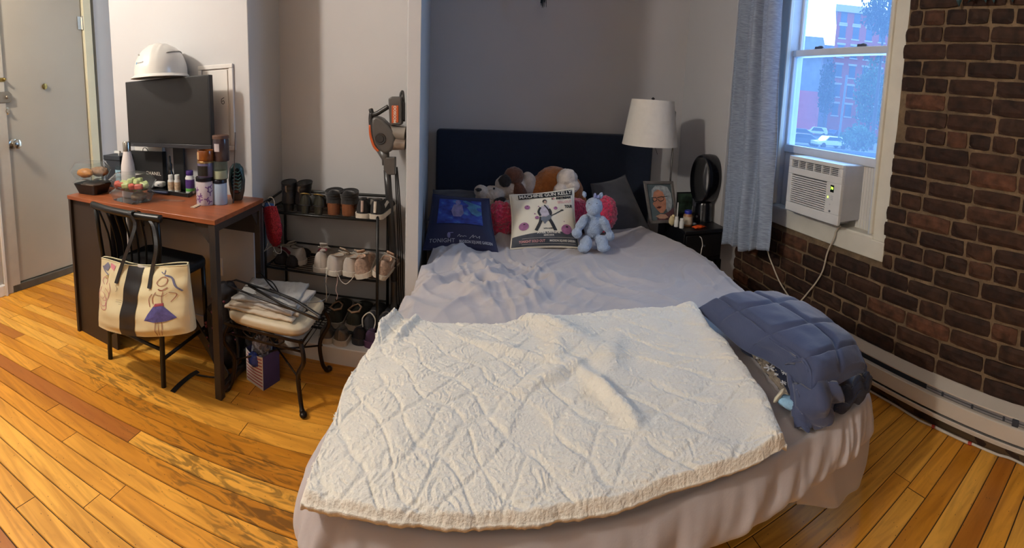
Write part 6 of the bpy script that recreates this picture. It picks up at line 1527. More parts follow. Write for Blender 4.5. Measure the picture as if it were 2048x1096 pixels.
ink('lady_sketch', [('s', [(.06, .62), (.03, .52), (.05, .42), (.10, .36), (.16, .40), (.14, .50)], .007), ('s', [(.12, .62), (.18, .56), (.16, .46), (.10, .44)], .006), ('s', [(.04, .38), (.10, .31), (.17, .34), (.15, .42)], .008), ('s', [(.07, .56), (.13, .52), (.10, .46), (.05, .48)], .005), ('s', [(.10, .66), (.06, .70), (.09, .76), (.14, .73), (.13, .67)], .007), ('s', [(.17, .70), (.20, .62), (.18, .54)], .005)], pk)
ink('hat_sketch', [('s', [(.04, .90), (.08, .84), (.14, .80)], .018), ('p', [(.05, .90), (.11, .97), (.15, .92), (.12, .85), (.08, .86)])], mat('grey blue sketch ink', '#6f7186', .6))
ink('bow_sketch', [('p', [(.15, .97), (.22, .95), (.21, .88), (.16, .91)])], mat('rose ink', '#c07a86', .6)); ink('face_sketch', [('s', [(.10, .77), (.13, .79), (.13, .75), (.10, .75)], .008)], mat('ochre ink', '#9a8430', .6))
ink('handwriting', [('s', [(.28, .50), (.33, .505), (.36, .50)], .003), ('s', [(.28, .475), (.31, .48), (.355, .475)], .003), ('s', [(.32, .45), (.35, .455)], .003), ('s', [(.26, .70), (.285, .66), (.27, .61)], .004)], mat('dark sketch ink', '#3c3a3a', .6))
# ================================================================== shoe rack niche
PZ = 0.078
M_rack = mat('black rack metal', '#141312', .4, .3, var=.1)
FYr, BYr = 1.83, 2.065
fr_t = onY(755, 440, FYr); fr_m = onY(757, 561, FYr); fr_b = onY(757, 672, FYr)
xl, xr = -0.955, fr_t.x
zs = [fr_b.z, fr_m.z, fr_t.z]
rk = thing('shoe_rack', 'black wire shoe rack with three shelves in the niche', 'shoe rack', (0, 0, 0))
ztop = zs[2]+.055
for x in (xl, xr):
    for y in (FYr, BYr): MB().tube([(x, y, PZ), (x, y, ztop if y == BYr else zs[2]+.01)], .007, 10).build('post', M_rack, rk, smooth=True)
    MB().tube(spline([(x, FYr, zs[2]+.01), (x, FYr+.05, zs[2]+.035), (x, BYr, ztop)], 10), .006, 8).build('side_arm', M_rack, rk, smooth=True)
MB().tube([(xl, BYr, ztop), (xr, BYr, ztop)], .006, 8).build('top_rail', M_rack, rk)
for z in zs:
    b = MB()
    for y in (FYr, BYr): b.tube([(xl, y, z-.004), (xr, y, z-.004)], .006, 8)
    for x in (xl, xr): b.tube([(x, FYr, z-.004), (x, BYr, z-.004)], .005, 8)
    for k in range(9): y = lerp(FYr, BYr, (k+1)/10); b.tube([(xl, y, z-.002), (xr, y, z-.002)], .0022, 6)
    b.build('shelf', M_rack, rk, smooth=True)
    MB().tube([(xl, BYr, z+.05), (xr, BYr, z+.05)], .0045, 8).build('back_rail', M_rack, rk)
# --- shoes: local +Y runs from heel to toe, origin under the heel
def upper_fn(L, W, hc, ht, toe=1.0, lift=0.0, waist=.82, collar=.36):
    def half(s): # half width along the shoe
        if s < .12: return W/2*.82*max(0.0, 1-(1-s/.12)**2.6)**.5
        if s < .5: return W/2*lerp(.82, waist+.02, smooth01((s-.12)/.38))
        if s < .78: return W/2*lerp(waist+.02, 1.0, smooth01((s-.5)/.28))
        return W/2*max(.0, 1-((s-.78)/.225)**2.4)**.5*toe if s < 1 else .0
    def top(s):
        if s < collar: return lerp(hc*.97, hc*.86, smooth01(s/collar))+hc*.03*math.cos(s*14)
        return lerp(hc*.86, ht, smooth01((s-collar)/(.86-collar))**.8) if s < .86 else lerp(ht, ht*.35, ((s-.86)/.14)**2)
    return half, top
def shoe(name, label, loc, rz, M, L=.25, W=.088, hc=.085, ht=.045, sole=.022, soleM=None, lining=None, tongue=None, lace=None, accent=None, heeltab=None, group=None, tilt=(0, 0), cat='shoe', hanging=None, waist=.82):
    t = thing(name, label, cat, loc, rz=rz, group=group, rx=tilt[0], ry=tilt[1])
    half, top = upper_fn(L, W, hc, ht, waist=waist)
    def up(s, q):
        y = s*L*.985+.004; w = max(half(s), .0003)*.97; h = max(top(s)-sole*.7, .004)
        a = PI*q; c_, s_ = math.cos(a), math.sin(a); e = .55 if s < .4 else .75
        return (w*math.copysign(abs(c_)**e, c_)*(1-.28*abs(s_)**3*(1 if s < .5 else .4)), y, sole*.7+h*abs(s_)**(.8))
    MB().grid(lambda s, q: up(s**1.5, q), 40, 22, flip=True).build('upper', M, t, smooth=True)
    # mouth of the shoe
    m_ = lining or mat('shoe lining', '#57504b', .9)
    b = MB(); b.grid(lambda s, q: ((half(.02+.36*s)*.58)*math.cos(PI*2*q)*1.0 if False else lerp(-1, 1, q)*max(half(.04+.35*s)*.60*math.sqrt(max(.02, 1-(2*s-1)**4)), .001), (.04+.35*s)*L, top(.04+.35*s)+.0015-.012*(1-(2*q-1)**2)*math.sin(PI*s)), 12, 9); b.build('lining', m_, t, smooth=True)
    sm = soleM or M
    def so(s, q):
        a = 2*PI*s; y = (.5-.5*math.cos(a)); ss = y; w = max(half(min(ss, .999)), 0)*1.05+.001; x = w*(1 if math.sin(a) >= 0 else -1)*min(1, abs(math.sin(a))*6)**.5
        return (x*(1+.03*q), ss*L*1.0+.0, q*sole+(.010*max(0, ss-.8)/.2)*(1-q*.3))
    b = MB(); b.grid(so, 56, 5, closeu=True, flip=True); k0 = len(b.v); b._add([so(i/56, 0) for i in range(56)], [list(range(56))]); b._add([so(i/56, 1) for i in range(56)], [list(range(56))[::-1]])
    b.build('sole', sm, t, smooth=False)
    if tongue:
        b = MB(); b.sheet(lambda s, q: ((q-.5)*W*.42, L*(.36+.02*s)+.035*(1-s)*0+L*(.16*(1-s)), top(.5)*(1-s)+s*(hc*1.10)+.003), 8, 6, .005); b.build('tongue', tongue, t, smooth=True)
    if lace:
        b = MB()
        for k in range(5):
            s = .40+.065*k; z = top(s)+.002; w = half(s)*.42; b.tube([(-w, s*L, z-.004), (0, (s+.01)*L, z+.002), (w, (s+.035)*L, z-.004)], .0022, 6); b.tube([(w, s*L, z-.004), (0, (s+.01)*L, z+.003), (-w, (s+.035)*L, z-.004)], .0022, 6)
        b.tube(spline([(0, .40*L, top(.4)+.004), (.02, .36*L, top(.4)+.012), (.03, .42*L, top(.4)+.002), (0, .40*L, top(.4)+.004), (-.022, .37*L, top(.4)+.010), (-.028, .43*L, top(.4))], 24), .0018, 6)
        b.build('laces', lace, t, smooth=True)
    if accent:
        for sg in (-1, 1):
            b = MB(); b.grid(lambda s, q: tuple(Vector(up(lerp(.22, .72, s), (0.10+.16*s+q*.11) if sg > 0 else 1-(0.10+.16*s+q*.11)))*1.0+Vector((sg*.0018, 0, .001))), 14, 4); b.build('side_stripe', accent, t, smooth=True)
    if heeltab:
        b = MB(); b.grid(lambda s, q: tuple(Vector(up(.001+.05*q, lerp(.28, .72, s)))+Vector((0, -.0025, 0))) if False else (lerp(-1, 1, s)*W*.08, -.0005-.003*math.cos((s-.5)*PI)+.006*q, lerp(sole+.010, hc*.92, q)), 8, 6); b.build('heel_tab', heeltab, t, smooth=True)
    return t
def boot(name, label, loc, rz, M, heelM, L=.24, W=.08, hs=.15, heel=.05, zips=None, shaft=.036, flop=0.0, group=None, heel_r=.024):
    t = thing(name, label, 'boot', loc, rz=rz, group=group)
    half, top = upper_fn(L, W, .07, .042, waist=.72)
    def up(s, q):
        y = s*L*.98+.004; w = max(half(s), .0003); lz = heel*(1-smooth01((s-.2)/.45)); h = max(top(s)-.004, .004); a = PI*q; c_, s_ = math.cos(a), math.sin(a)
        return (w*math.copysign(abs(c_)**.6, c_)*(1-.2*abs(s_)**3), y, lz+.004+h*abs(s_)**.8)
    MB().grid(lambda s, q: up(s**1.5, q), 36, 18, flip=True).build('vamp', M, t, smooth=True)
    def sh(s, q):
        a = 2*PI*s; r = shaft*(1+.10*q+.05*nz3(q*4, math.cos(a), math.sin(a))); z = heel+.03+(hs-.03)*q
        return (r*math.cos(a)+flop*q*q, .046+r*1.15*math.sin(a)-.004*q+.004*nz3(q*9, s*3), z+.006*math.sin(a)*q)
    b = MB(); b.grid(sh, 28, 16, closeu=True, flip=True); b.build('shaft', M, t, smooth=True)
    MB().grid(lambda s, q: (sh(s, .95)[0]*(1-q)+q*flop, sh(s, .95)[1]*(1-q)+q*.046, sh(s, .95)[2]-.02*q), 24, 3, closeu=True).build('lining', M_black, t)
    MB(T(0, .030, 0)).lathe([(heel_r*.92, 0), (heel_r, heel+.008)], 20, sx=1.15, sy=1.1).build('heel', heelM, t, auto=50)
    b = MB(); b.grid(lambda s, q: (lerp(-1, 1, q)*max(half(min(s, .995)), .001)*1.02, s*L, heel*(1-smooth01((s-.2)/.45))+.001), 24, 4); b.grid(lambda s, q: (lerp(-1, 1, q)*max(half(min(s, .995)), .001)*1.02, s*L, heel*(1-smooth01((s-.2)/.45))+.007), 24, 4, flip=True); b.build('outsole', heelM, t)
    if zips:
        b = MB(); b.grid(lambda s, q: (lerp(-.0035, .0035, s)+flop*q*q, -(shaft*1.15)*(1+.1*q)+.046-.0035, heel+.06+(hs-.07)*q), 3, 10); b.build('zip', zips, t)
        MB().box((-.004, .046-shaft*1.15-.008, heel+hs*.62), (.004, .046-shaft*1.15-.004, heel+hs*.86)).build('zip_pull', M_chrome, t)
    return t
def on_shelf(u, v, z): q = onZ(u, v, z); return (q.x, q.y, z)
S3 = zs[2]
M_sue = mat('black suede', '#131214', .9, sheen=.3, var=.15); M_kbl = mat('soft black leather', '#171517', .5, var=.12)
def X_at(u, y, z=.6): return onY(u, 430, y).x
yb = 1.85
boot('ankle_boot', 'slouchy black ankle boot with silver zip, far left on the top shelf', (X_at(573, yb)+.0, yb, S3), .05, M_kbl, M_kbl, hs=.105, heel=.030, zips=M_chrome, shaft=.034)
boot('ankle_boot', 'slouchy black ankle boot with silver zip, right one of the pair on the top shelf', (X_at(592, yb)+.012, yb+.01, S3), -.06, M_kbl, M_kbl, hs=.105, heel=.030, zips=M_chrome, shaft=.034, flop=.012)
M_olv = mat('dark olive patent', '#24231a', .3, var=.2); M_gold = mat('gold trim', '#8a7440', .35, .7)
for u, dz_, lb in ((609, .12, 'left'), (634, -.12, 'right')):
    t = shoe('heeled_shoe', 'dark heeled pump with gold rim, %s one of the pair on the top shelf' % lb, (X_at(u, 1.84), 1.84, S3+.036), dz_, M_olv, L=.22, W=.072, hc=.056, ht=.032, sole=.006, soleM=M_black, tilt=(-.16, 0))
    MB(T(0, .022, -.036)).lathe([(.018, 0), (.022, .040)], 18).build('heel', M_olv, t); MB().tube([(-.024, .010, .052), (-.016, -.001, .056), (0, -.004, .058), (.016, -.001, .056), (.024, .010, .052)], .003, 8).build('rim', M_gold, t, smooth=True)
M_tanh = mat('stacked brown heel', '#6b3f24', .5, var=.25, nscale=10, stretch=(2, 2, 60))
boot('ankle_boot', 'black suede ankle boot with stacked brown heel, left one of the pair', (X_at(664, yb), yb, S3), .02, M_sue, M_tanh, hs=.060, heel=.046, shaft=.040, heel_r=.027, W=.085)
boot('ankle_boot', 'black suede ankle boot with stacked brown heel, right one of the pair', (X_at(690, yb)+.006, yb, S3), -.05, M_sue, M_tanh, hs=.060, heel=.046, shaft=.040, heel_r=.027, W=.085)
M_wht = mat('off white rubber', '#b8b0a3', .6, var=.1); M_bks = mat('black knit', '#1c1b1d', .85, var=.15); M_wstr = mat('white swoosh shape', '#bdb8b0', .5)
shoe('sneaker', 'black running shoe with white midsole on the top shelf, left one of the pair', (X_at(724, 1.83), 1.83, S3), .08, M_bks, soleM=M_wht, hc=.088, W=.075, sole=.022, accent=M_wstr, heeltab=mat('dusty pink tab', '#a08a80', .7), L=.24)
shoe('sneaker', 'black running shoe with white midsole on the top shelf, right one of the pair', (X_at(745, 1.83)+.01, 1.83, S3), -.10, M_bks, soleM=M_wht, hc=.088, W=.075, sole=.022, accent=M_wstr, heeltab=M_wht, L=.24)
# middle shelf
S2 = zs[1]
M_ws = mat('white leather', '#b5aca3', .5, var=.08); M_mar = mat('maroon trim', '#6a2733', .6); M_bg = mat('beige mesh', '#a89480', .85, var=.15, nscale=60, bump=.4, bscale=200); M_lc = mat('white lace', '#b9b2a6', .8)
shoe('sneaker', 'grey white sneaker with maroon stripe on the middle shelf, left one of the pair', (X_at(598, 1.86)-.0, 1.90, S2), -1.9+2.9, mat('pale grey leather', '#a09a95', .5, var=.1), soleM=M_ws, accent=M_mar, lace=M_lc, tongue=M_ws, L=.25, W=.09, hc=.085)
shoe('sneaker', 'grey white sneaker with maroon lining on the middle shelf, right one of the pair', (X_at(640, 1.84), 1.835, S2), .18, M_ws, soleM=M_ws, accent=mat('pale grey leather', '#a09a95'), lining=M_mar, lace=M_lc, tongue=M_ws, L=.25, W=.088, hc=.10)
shoe('ballet_flat', 'dark flat shoe at the far left of the middle shelf', (X_at(560, 1.88), 1.86, S2), .1, mat('dark brown suede', '#241c1a', .85), L=.23, W=.078, hc=.05, ht=.03, sole=.006, soleM=M_black)
shoe('ballet_flat', 'dark flat shoe lying beside the grey white sneakers', (X_at(583, 1.88), 1.85, S2), .05, mat('dark brown suede', '#241c1a', .85), L=.23, W=.078, hc=.052, ht=.03, sole=.006, soleM=M_black)
shoe('sneaker', 'white beige sneaker with dangling laces on the middle shelf, left one of the pair', (X_at(669, 1.84)-.02, 1.815, S2+.004), -.42, M_ws, soleM=M_wht, tongue=M_bg, lace=M_lc, accent=M_bg, lining=M_bg, L=.25, W=.086, hc=.092)
shoe('sneaker', 'white beige sneaker with dangling laces on the middle shelf, right one of the pair', (X_at(694, 1.84), 1.825, S2+.004), -.30, M_ws, soleM=M_wht, tongue=M_bg, lace=M_lc, accent=M_bg, lining=M_bg, L=.25, W=.086, hc=.085)
M_tn = mat('tan leopard mesh', '#9c8474', .8, var=.35, nscale=90, bump=.3, bscale=200)
shoe('sneaker', 'tan mesh sneaker with peach trim on the middle shelf, left one of the pair', (X_at(728, 1.83), 1.815, S2+.006), .12, M_tn, soleM=M_wht, tongue=mat('peach trim', '#b8937a', .7), lace=M_lc, accent=mat('peach trim', '#b8937a'), lining=mat('peach trim', '#b8937a'), L=.25, W=.088, hc=.09, tilt=(0, -.25))
shoe('sneaker', 'tan mesh sneaker with white sole at the right end of the middle shelf', (X_at(752, 1.83)+.004, 1.83, S2+.008), -.12, M_tn, soleM=M_wht, tongue=mat('peach trim', '#b8937a'), lace=M_lc, accent=M_ws, lining=mat('peach trim', '#b8937a'), L=.25, W=.084, hc=.088, tilt=(0, .35))
def hang(label, pts, y, m=M_lc, r=.002): return tag(MB().tube(spline([onY(u, v, y) for u, v in pts], 24), r, 6).build('shoelace', m, smooth=True), label, 'shoelace')
hang('white shoelace hanging straight down from the middle shelf', [(655, 535), (652, 560), (653, 590), (652, 603)], 1.815)
hang('pale pink shoelace looping down from the middle shelf', [(672, 540), (675, 560), (672, 580), (675, 590), (673, 600)], 1.817, mat('pink lace', '#b39a92', .8))
hang('white shoelace looping between the sneakers on the middle shelf', [(676, 548), (682, 562), (692, 568), (702, 560), (708, 552)], 1.812)
# lower shelf
S1 = zs[0]
M_dol = mat('dark olive suede', '#23241c', .85, var=.2); M_tnl = mat('tan collar', '#8a6f58', .7); M_grs = mat('grey taupe sole', '#7d746a', .7)
for u, k, lb in ((664, .06, 'left'), (700, -.06, 'right')):
    t = shoe('sneaker', 'dark olive sneaker with tan collar on the lower shelf, %s one of the pair' % lb, (X_at(u, 1.84)+.005, 1.84, S1), k, M_dol, soleM=M_grs, lining=mat('dark lining', '#1b1a18', .9), tongue=M_dol, L=.25, W=.09, hc=.085, sole=.026)
    MB().tube([(-.022, .08, .080), (-.026, .03, .084), (0, .004, .088), (.026, .03, .084), (.022, .08, .080), (0, .10, .086)], .0045, 8, closed=True).build('collar', M_tnl, t, smooth=True)
for u, k, lb in ((737, -.05, 'with pale piping'), (757, -.12, 'at the right end')):
    t = shoe('slip_on_shoe', 'dark grey slip on shoe %s of the lower shelf' % lb, (X_at(u, 1.85)+(.012 if k < -.1 else .0), 1.85, S1), k, mat('charcoal knit', '#25252a', .85), soleM=mat('charcoal rubber', '#2b2b30', .7), L=.24, W=.078, hc=.07, sole=.018)
    if k > -.1: MB().tube(spline([(-.026, .0, .02), (-.030, .01, .06), (0, .02, .085), (.030, .01, .06), (.026, .0, .02)], 20), .003, 6).build('piping', M_lc, t, smooth=True)
# on the ledge
M_sil = mat('silver grey leather', '#6f6a66', .35, .5, var=.1)
for u, v, lb in ((647, 690, 'left'), (674, 699, 'right')):
    p = on_shelf(u, v, PZ); t = shoe('sneaker', 'silver heeled white sole sneaker on the ledge under the rack, %s one of the pair' % lb, (p[0], max(p[1], 1.775)+.005, PZ), -.05, M_sil, soleM=M_wht, hc=.075, W=.078, sole=.026, L=.22, heeltab=M_sil)
p = on_shelf(738, 700, PZ); shoe('sneaker', 'dark purple sneaker on the ledge at the right end under the rack', (p[0]-.0, 1.80, PZ), -.15, mat('dark purple mesh', '#3a2440', .8), soleM=mat('purple sole', '#5a3a5e', .6), hc=.08, W=.08, L=.24, sole=.03)
p = on_shelf(712, 700, PZ); shoe('sneaker', 'near black sneaker on the ledge beside the dark purple one', (p[0], 1.81, PZ), .0, mat('near black mesh', '#1c191f', .8), soleM=mat('charcoal rubber', '#2b2b30'), hc=.08, W=.08, L=.24, sole=.03)
# red sequin pouch hanging from the rack's left end
RY = 1.795
rp = thing('sequin_mask', 'red sequined face mask hanging from the left end of the rack', 'mask', (0, 0, 0))
mf = net([[onY(u, v, RY) for u, v in r] for r in [[(528, 415), (541, 412), (553, 413)], [(530, 435), (546, 437), (560, 436)], [(533, 455), (549, 460), (564, 462)], [(538, 478), (552, 482), (562, 478)], [(546, 490), (553, 493), (560, 488)]]])
b = MB(); b.sheet(lambda s, t: mf(s, t)+Vector((0, -.018*math.sin(PI*t)*math.sin(PI*min(1, s*1.1))+.003*nz3(s*14, t*9), 0)), 40, 20, -.006)
def sequin():
    m, nt, N, L, bs = nodes_of('red sequins'); vo = N.new('ShaderNodeTexVoronoi'); vo.inputs['Scale'].default_value = 320; tc = N.new('ShaderNodeTexCoord'); L.new(tc.outputs['Object'], vo.inputs['Vector'])
    r = N.new('ShaderNodeValToRGB'); r.color_ramp.elements[0].color = hexc('#d22a3f'); r.color_ramp.elements[1].color = hexc('#6a0f20'); r.color_ramp.elements[1].position = .6; L.new(vo.outputs['Distance'], r.inputs[0]); L.new(r.outputs[0], bs.inputs['Base Color'])
    bs.inputs['Roughness'].default_value = .3; bs.inputs['Metallic'].default_value = .4; bp = N.new('ShaderNodeBump'); bp.inputs['Strength'].default_value = .6; bp.inputs['Distance'].default_value = .002; L.new(vo.outputs['Distance'], bp.inputs['Height']); L.new(bp.outputs[0], bs.inputs['Normal']); return m
b.build('mask_cloth', sequin(), rp, smooth=True)
MB().tube(spline([onY(u, v, RY) for u, v in ((541, 413), (536, 403), (538, 395), (545, 396), (549, 405), (548, 414))], 20), .0018, 6).build('ear_loop', M_lc, rp, smooth=True)
MB().tube(spline([onY(u, v, RY) for u, v in ((536, 485), (532, 497), (528, 503), (532, 500))]+[onY(u, v, RY) for u, v in ((545, 492), (552, 505), (562, 506), (562, 492))], 30), .0016, 6).build('ear_loop', M_lc, rp, smooth=True)
bm = net([[onY(u, v, RY+.012) for u, v in r] for r in [[(530, 405), (540, 406), (549, 408)], [(530, 418), (540, 417), (550, 417)]]])
tag(MB().sheet(lambda s, t: bm(s, t), 12, 6, -.004).build('blue_mask', mat('blue fabric', '#2f5d9c', .7), smooth=True), 'blue cloth mask folded behind the red sequined one', 'mask')
tag(MB().tube([(xl+.0, FYr, zs[2]+.012), (xl-.01, 1.80, zs[2]+.035), onY(541, 396, RY)+Vector((0, 0, -.001)), onY(536, 402, RY)], .0035, 8).build('hook', M_rack, smooth=True), 'small black hook holding the masks at the rack end', 'hook')
# ------------------------------------------------------------------ stick vacuum and cables
VX, VY = 0, 1.97
V_ = lambda u, v, dy=0: onY(u, v, VY+dy)
vc = thing('stick_vacuum', 'grey and orange cordless stick vacuum mounted beside the partition', 'vacuum cleaner', (0, 0, 0))
M_vg = mat('graphite plastic', '#4b4846', .35, var=.08); M_vd = mat('dark graphite plastic', '#2c2b2b', .35, var=.08); M_or = mat('burnt orange plastic', '#b04f22', .35, var=.08); M_cl = mat('smoky clear bin', '#7a6d62', .15, var=.3, nscale=30)
def flat(b, pix, y0, y1):
    A = [onY(u, v, y0) for u, v in pix]; B = [Vector((p.x, y1, p.z)) for p in A]; n = len(A)
    b._add(A+B, [list(range(n)), list(range(n, 2*n))[::-1]]+[(i, n+i, n+(i+1) % n, (i+1) % n) for i in range(n)]); return b
o = flat(MB(), [(776, 197), (784, 193), (802, 193), (803, 248), (799, 251), (779, 251)], VY-.03, VY+.03).build('battery', M_vg, vc, bevel=.006)
flat(MB(), [(783, 211), (797, 211), (797, 245), (783, 247)], VY-.033, VY-.028).build('battery_label', M_or, vc, bevel=.003)
c = V_(790, 229, -.0345); b = MB(); letters(b, 'MOOSOO', .017, lambda x, y: (c.x-y, c.y, c.z+x), bold=.0004); b.build('brand_lettering', M_whi, vc)
b = MB(); b.tube(spline([V_(*q) for q in ((741, 217), (745, 228), (752, 228), (764, 221), (777, 213))], 20), [.008]+[.011]*18+[.010], 12); b.build('handle', M_vd, vc, smooth=True)
b = MB(); b.tube(spline([V_(*q) for q in ((743, 226), (742, 240), (744, 262), (750, 285), (760, 300), (768, 306))], 24), [.012]*20+[.014]*4, 12); b.build('handle_spine', M_vd, vc, smooth=True)
b = MB(); b.tube(spline([V_(*q, -.004) for q in ((741, 248), (742, 270), (749, 292), (759, 303))], 20), [.003]+[.0085]*18+[.003], 10); b.build('orange_trim', M_or, vc, smooth=True)
flat(MB(), [(743, 236), (752, 232), (764, 238), (776, 250), (786, 262), (790, 275), (788, 292), (780, 304), (768, 308), (758, 301), (749, 287), (744, 268), (742, 250)], VY-.036, VY+.036).build('motor_body', M_vg, vc, bevel=.014, seg=4)
b = MB(T(V_(764, 276).x, VY-.037, V_(764, 276).z, PI/2, 0, 0)); b.lathe([(.026, 0), (.024, .004), (.018, .003), (.016, .006), (0, .006)], 28); b.build('motor_vent', M_vd, vc, auto=40)
b = MB(); b.tube([V_(752, 247), V_(776, 250)], [.012, .012], 12); b.build('trigger_bridge', mat('pale grey grip', '#8d8880', .4), vc, smooth=True)
b = MB(); a0_, a1_ = V_(771, 264), V_(812, 268); b.cyl(a0_, a1_+Vector((-.002, 0, 0)), .034, 24); b.build('bin_collar', mat('warm grey plastic', '#7d766e', .4), vc, auto=50)
b = MB(); a0_, a1_ = V_(780, 285), V_(812, 288); b.cyl(a0_, a1_+Vector((-.002, 0, 0)), .036, 24, r2=.028); b.build('dust_bin', M_cl, vc, auto=50)
b = MB(); b.tube([V_(766, 300), V_(771, 318), V_(771, 330)], [.03, .018, .016], 16); b.build('neck', M_vg, vc, smooth=True)
flat(MB(), [(767, 315), (790, 315), (790, 350), (776, 350), (767, 340)], VY-.018, VY+.018).build('wand_latch', M_vg, vc, bevel=.004)
MB().tube([V_(774, 340), V_(777, 380), V_(783, 450), V_(788, 560)], [.017, .0165, .0165, .0165], 16).build('wand', M_vd, vc, smooth=True)
b = MB(); e_ = V_(788, 560); b.box((e_.x-.045, VY-.04, PZ+.0), (e_.x+.045, VY+.05, PZ+.05)); b.tube([e_, Vector((e_.x, VY, PZ+.045))], .016, 12); b.build('floor_head', M_vd, vc, bevel=.008)
b = MB(); b.tube(spline([V_(800, 200, .0), V_(802, 186), V_(806, 185), V_(808, 215), V_(808, 243)], 24), .0055, 8); b.build('charging_lead', M_vd, vc, smooth=True)
flat(MB(), [(801, 200), (808, 205), (808, 240), (801, 240)], VY-.01, VY+.03).build('wall_cradle', M_vd, vc, bevel=.003)
for i, (o_, lb) in enumerate(((0, 'black cable hanging down right behind the vacuum wand, nearest to it'), (4, 'black cable hanging down in the middle between the wand and the partition'), (8, 'black cable hanging down closest to the partition'))):
    pts = [V_(790+o_*.5, 334-0*o_, .05), V_(792+o_*.8, 380, .06), V_(795+o_*.9, 450, .06), V_(797+o_, 520, .05), V_(797+o_, 560, .04), V_(799+o_, 610, .03)]
    tag(MB().tube(spline(pts, 30), .003, 6).build('hanging_cable', M_black, smooth=True), lb, 'cord')
# ------------------------------------------------------------------ stool with clothes
SZ = 0.345
sc_ = [onZ(u, v, SZ) for u, v in ((470, 636), (590, 655), (628, 625), (640, 600), (600, 575), (500, 580), (455, 600))]
st = thing('stool', 'cream cushioned stool on curved dark metal legs, heaped with clothes', 'stool', (0, 0, 0))
M_scr = mat('bronze metal', '#2a211b', .35, .6, var=.2); M_cus = mat('cream vinyl cushion', '#b5a78c', .5, var=.05, bump=.1, bscale=40)
cxm = sum((p.x for p in sc_))/7; cym = min(1.60, sum((p.y for p in sc_))/7); sw, sd_ = .175, .145
def cush(s, t):
    a = 2*PI*s; c_, s_ = math.cos(a), math.sin(a); k = (abs(c_)**5+abs(s_)**5)**(-1/5)
    pr = [(0, -.045), (.93, -.045), (1.0, -.030), (1.0, -.012), (.92, 0.0), (.5, .010), (0, .013)]; q = t*6; i = min(int(q), 5); f = q-i; r = lerp(pr[i][0], pr[i+1][0], f); z = lerp(pr[i][1], pr[i+1][1], f)
    return (cxm+k*c_*sw*r, cym+k*s_*sd_*r, SZ+z)
MB().grid(cush, 48, 24, closeu=True).build('cushion', M_cus, st, smooth=True)
MB().tube([(cxm+a*sw*.96, cym+b_*sd_*.96, SZ-.052) for a, b_ in ((-1, -1), (1, -1), (1, 1), (-1, 1))], .007, 8, closed=True).build('seat_frame', M_scr, st, smooth=True)
MB().tube([(cxm+a*sw*.9, cym+b_*sd_*.9, SZ-.095) for a, b_ in ((-1, -1), (1, -1), (1, 1), (-1, 1))], .005, 8, closed=True).build('lower_ring', M_scr, st, smooth=True)
feet = [(-1, -1), (1, -1), (1, 1), (-1, 1)]
ff = onZ(580, 796, 0)
for a, b_ in feet:
    x, y = cxm+a*sw*.88, cym+b_*sd_*.88
    MB().tube(spline([(x, y, SZ-.05), (x+a*.022, y+b_*.018, SZ-.12), (x-a*.012, y-b_*.006, SZ-.20), (x-a*.004, y-b_*.004, .05), (x+a*.010, y+b_*.012, .012), (x+a*.018, y+b_*.022, .011)], 30), [.009]*22+[.011]*8, 10).ell((x+a*.018, y+b_*.022, .012), (.015, .015, .012), 14, 10).build('leg', M_scr, st, smooth=True)
for sgn in (-1, 1):
    b = MB(); y = cym+sgn*sd_*.9
    for k in (-1, 1): b.tube(spline([(cxm+k*.02, y, SZ-.055), (cxm+k*.05, y, SZ-.09), (cxm+k*.09, y, SZ-.07), (cxm+k*.07, y, SZ-.058), (cxm+k*.055, y, SZ-.075)], 20), .003, 6)
    b.build('scroll', M_scr, st, smooth=True)
b = MB(); b.tube([(cxm-sw*.86, cym-sd_*.86, .13), (cxm, cym, .15), (cxm+sw*.86, cym+sd_*.86, .13)], .004, 8); b.build('stretcher', M_scr, st, smooth=True); b = MB(); b.tube([(cxm-sw*.86, cym+sd_*.86, .13), (cxm, cym, .15), (cxm+sw*.86, cym-sd_*.86, .13)], .004, 8); b.build('stretcher', M_scr, st, smooth=True)
# folded garments
cloths = [('shirt', 'folded cream cotton garment at the bottom of the clothes heap', '#b7aa97', -.012, -.01, .15, .115, .0), ('shirt', 'folded beige garment in the middle of the clothes heap', '#a99a86', -.006, .0, .145, .11, .1),
          ('shirt', 'folded pale grey garment, second from the top of the clothes heap', '#a7a19a', .0, .004, .14, .11, -.08), ('shirt', 'light grey trousers folded on top of the clothes heap', '#9a9894', -.01, .012, .13, .105, .15)]
zc_ = SZ+.012
for i, (nm, lb, cl_, ox, oy, w, d, rz) in enumerate(cloths):
    ca, sa = math.cos(rz), math.sin(rz)
    def gf(s, t, ca=ca, sa=sa, ox=ox, oy=oy, w=w, d=d, zc_=zc_, i=i):
        x, y = (s*2-1)*w, (t*2-1)*d; e = smooth01(min(s, 1-s, t, 1-t)*9); drop = -.0*(1-e)
        z = zc_+.004+.008*e+.003*nz3(x*22+i*3, y*22)+.0035*nz3(x*60, y*12+i)+drop
        return (cxm-.015+ox+x*ca-y*sa+.006*nz3(t*5, i), cym+oy+x*sa+y*ca+.006*nz3(s*5, i+7), z)
    tag(MB().sheet(gf, 36, 30, .011).build(nm, mat('garment '+cl_, cl_, .9, var=.05, bump=.2, bscale=200), smooth=True), lb, 'clothing'); zc_ += .0115
ztop_ = zc_+.012
p = onZ(495, 606, SZ+.02); tag(MB(T(p.x+.004, p.y+.03, SZ+.028, 0, 0, .1)).ell((0, 0, 0), (.035, .028, .009), 24, 12, amp=.4, fr=5).build('red_garment', mat('red cotton', '#8e2328', .8, var=.15), smooth=True), 'bit of red cloth sticking out of the clothes heap', 'clothing')
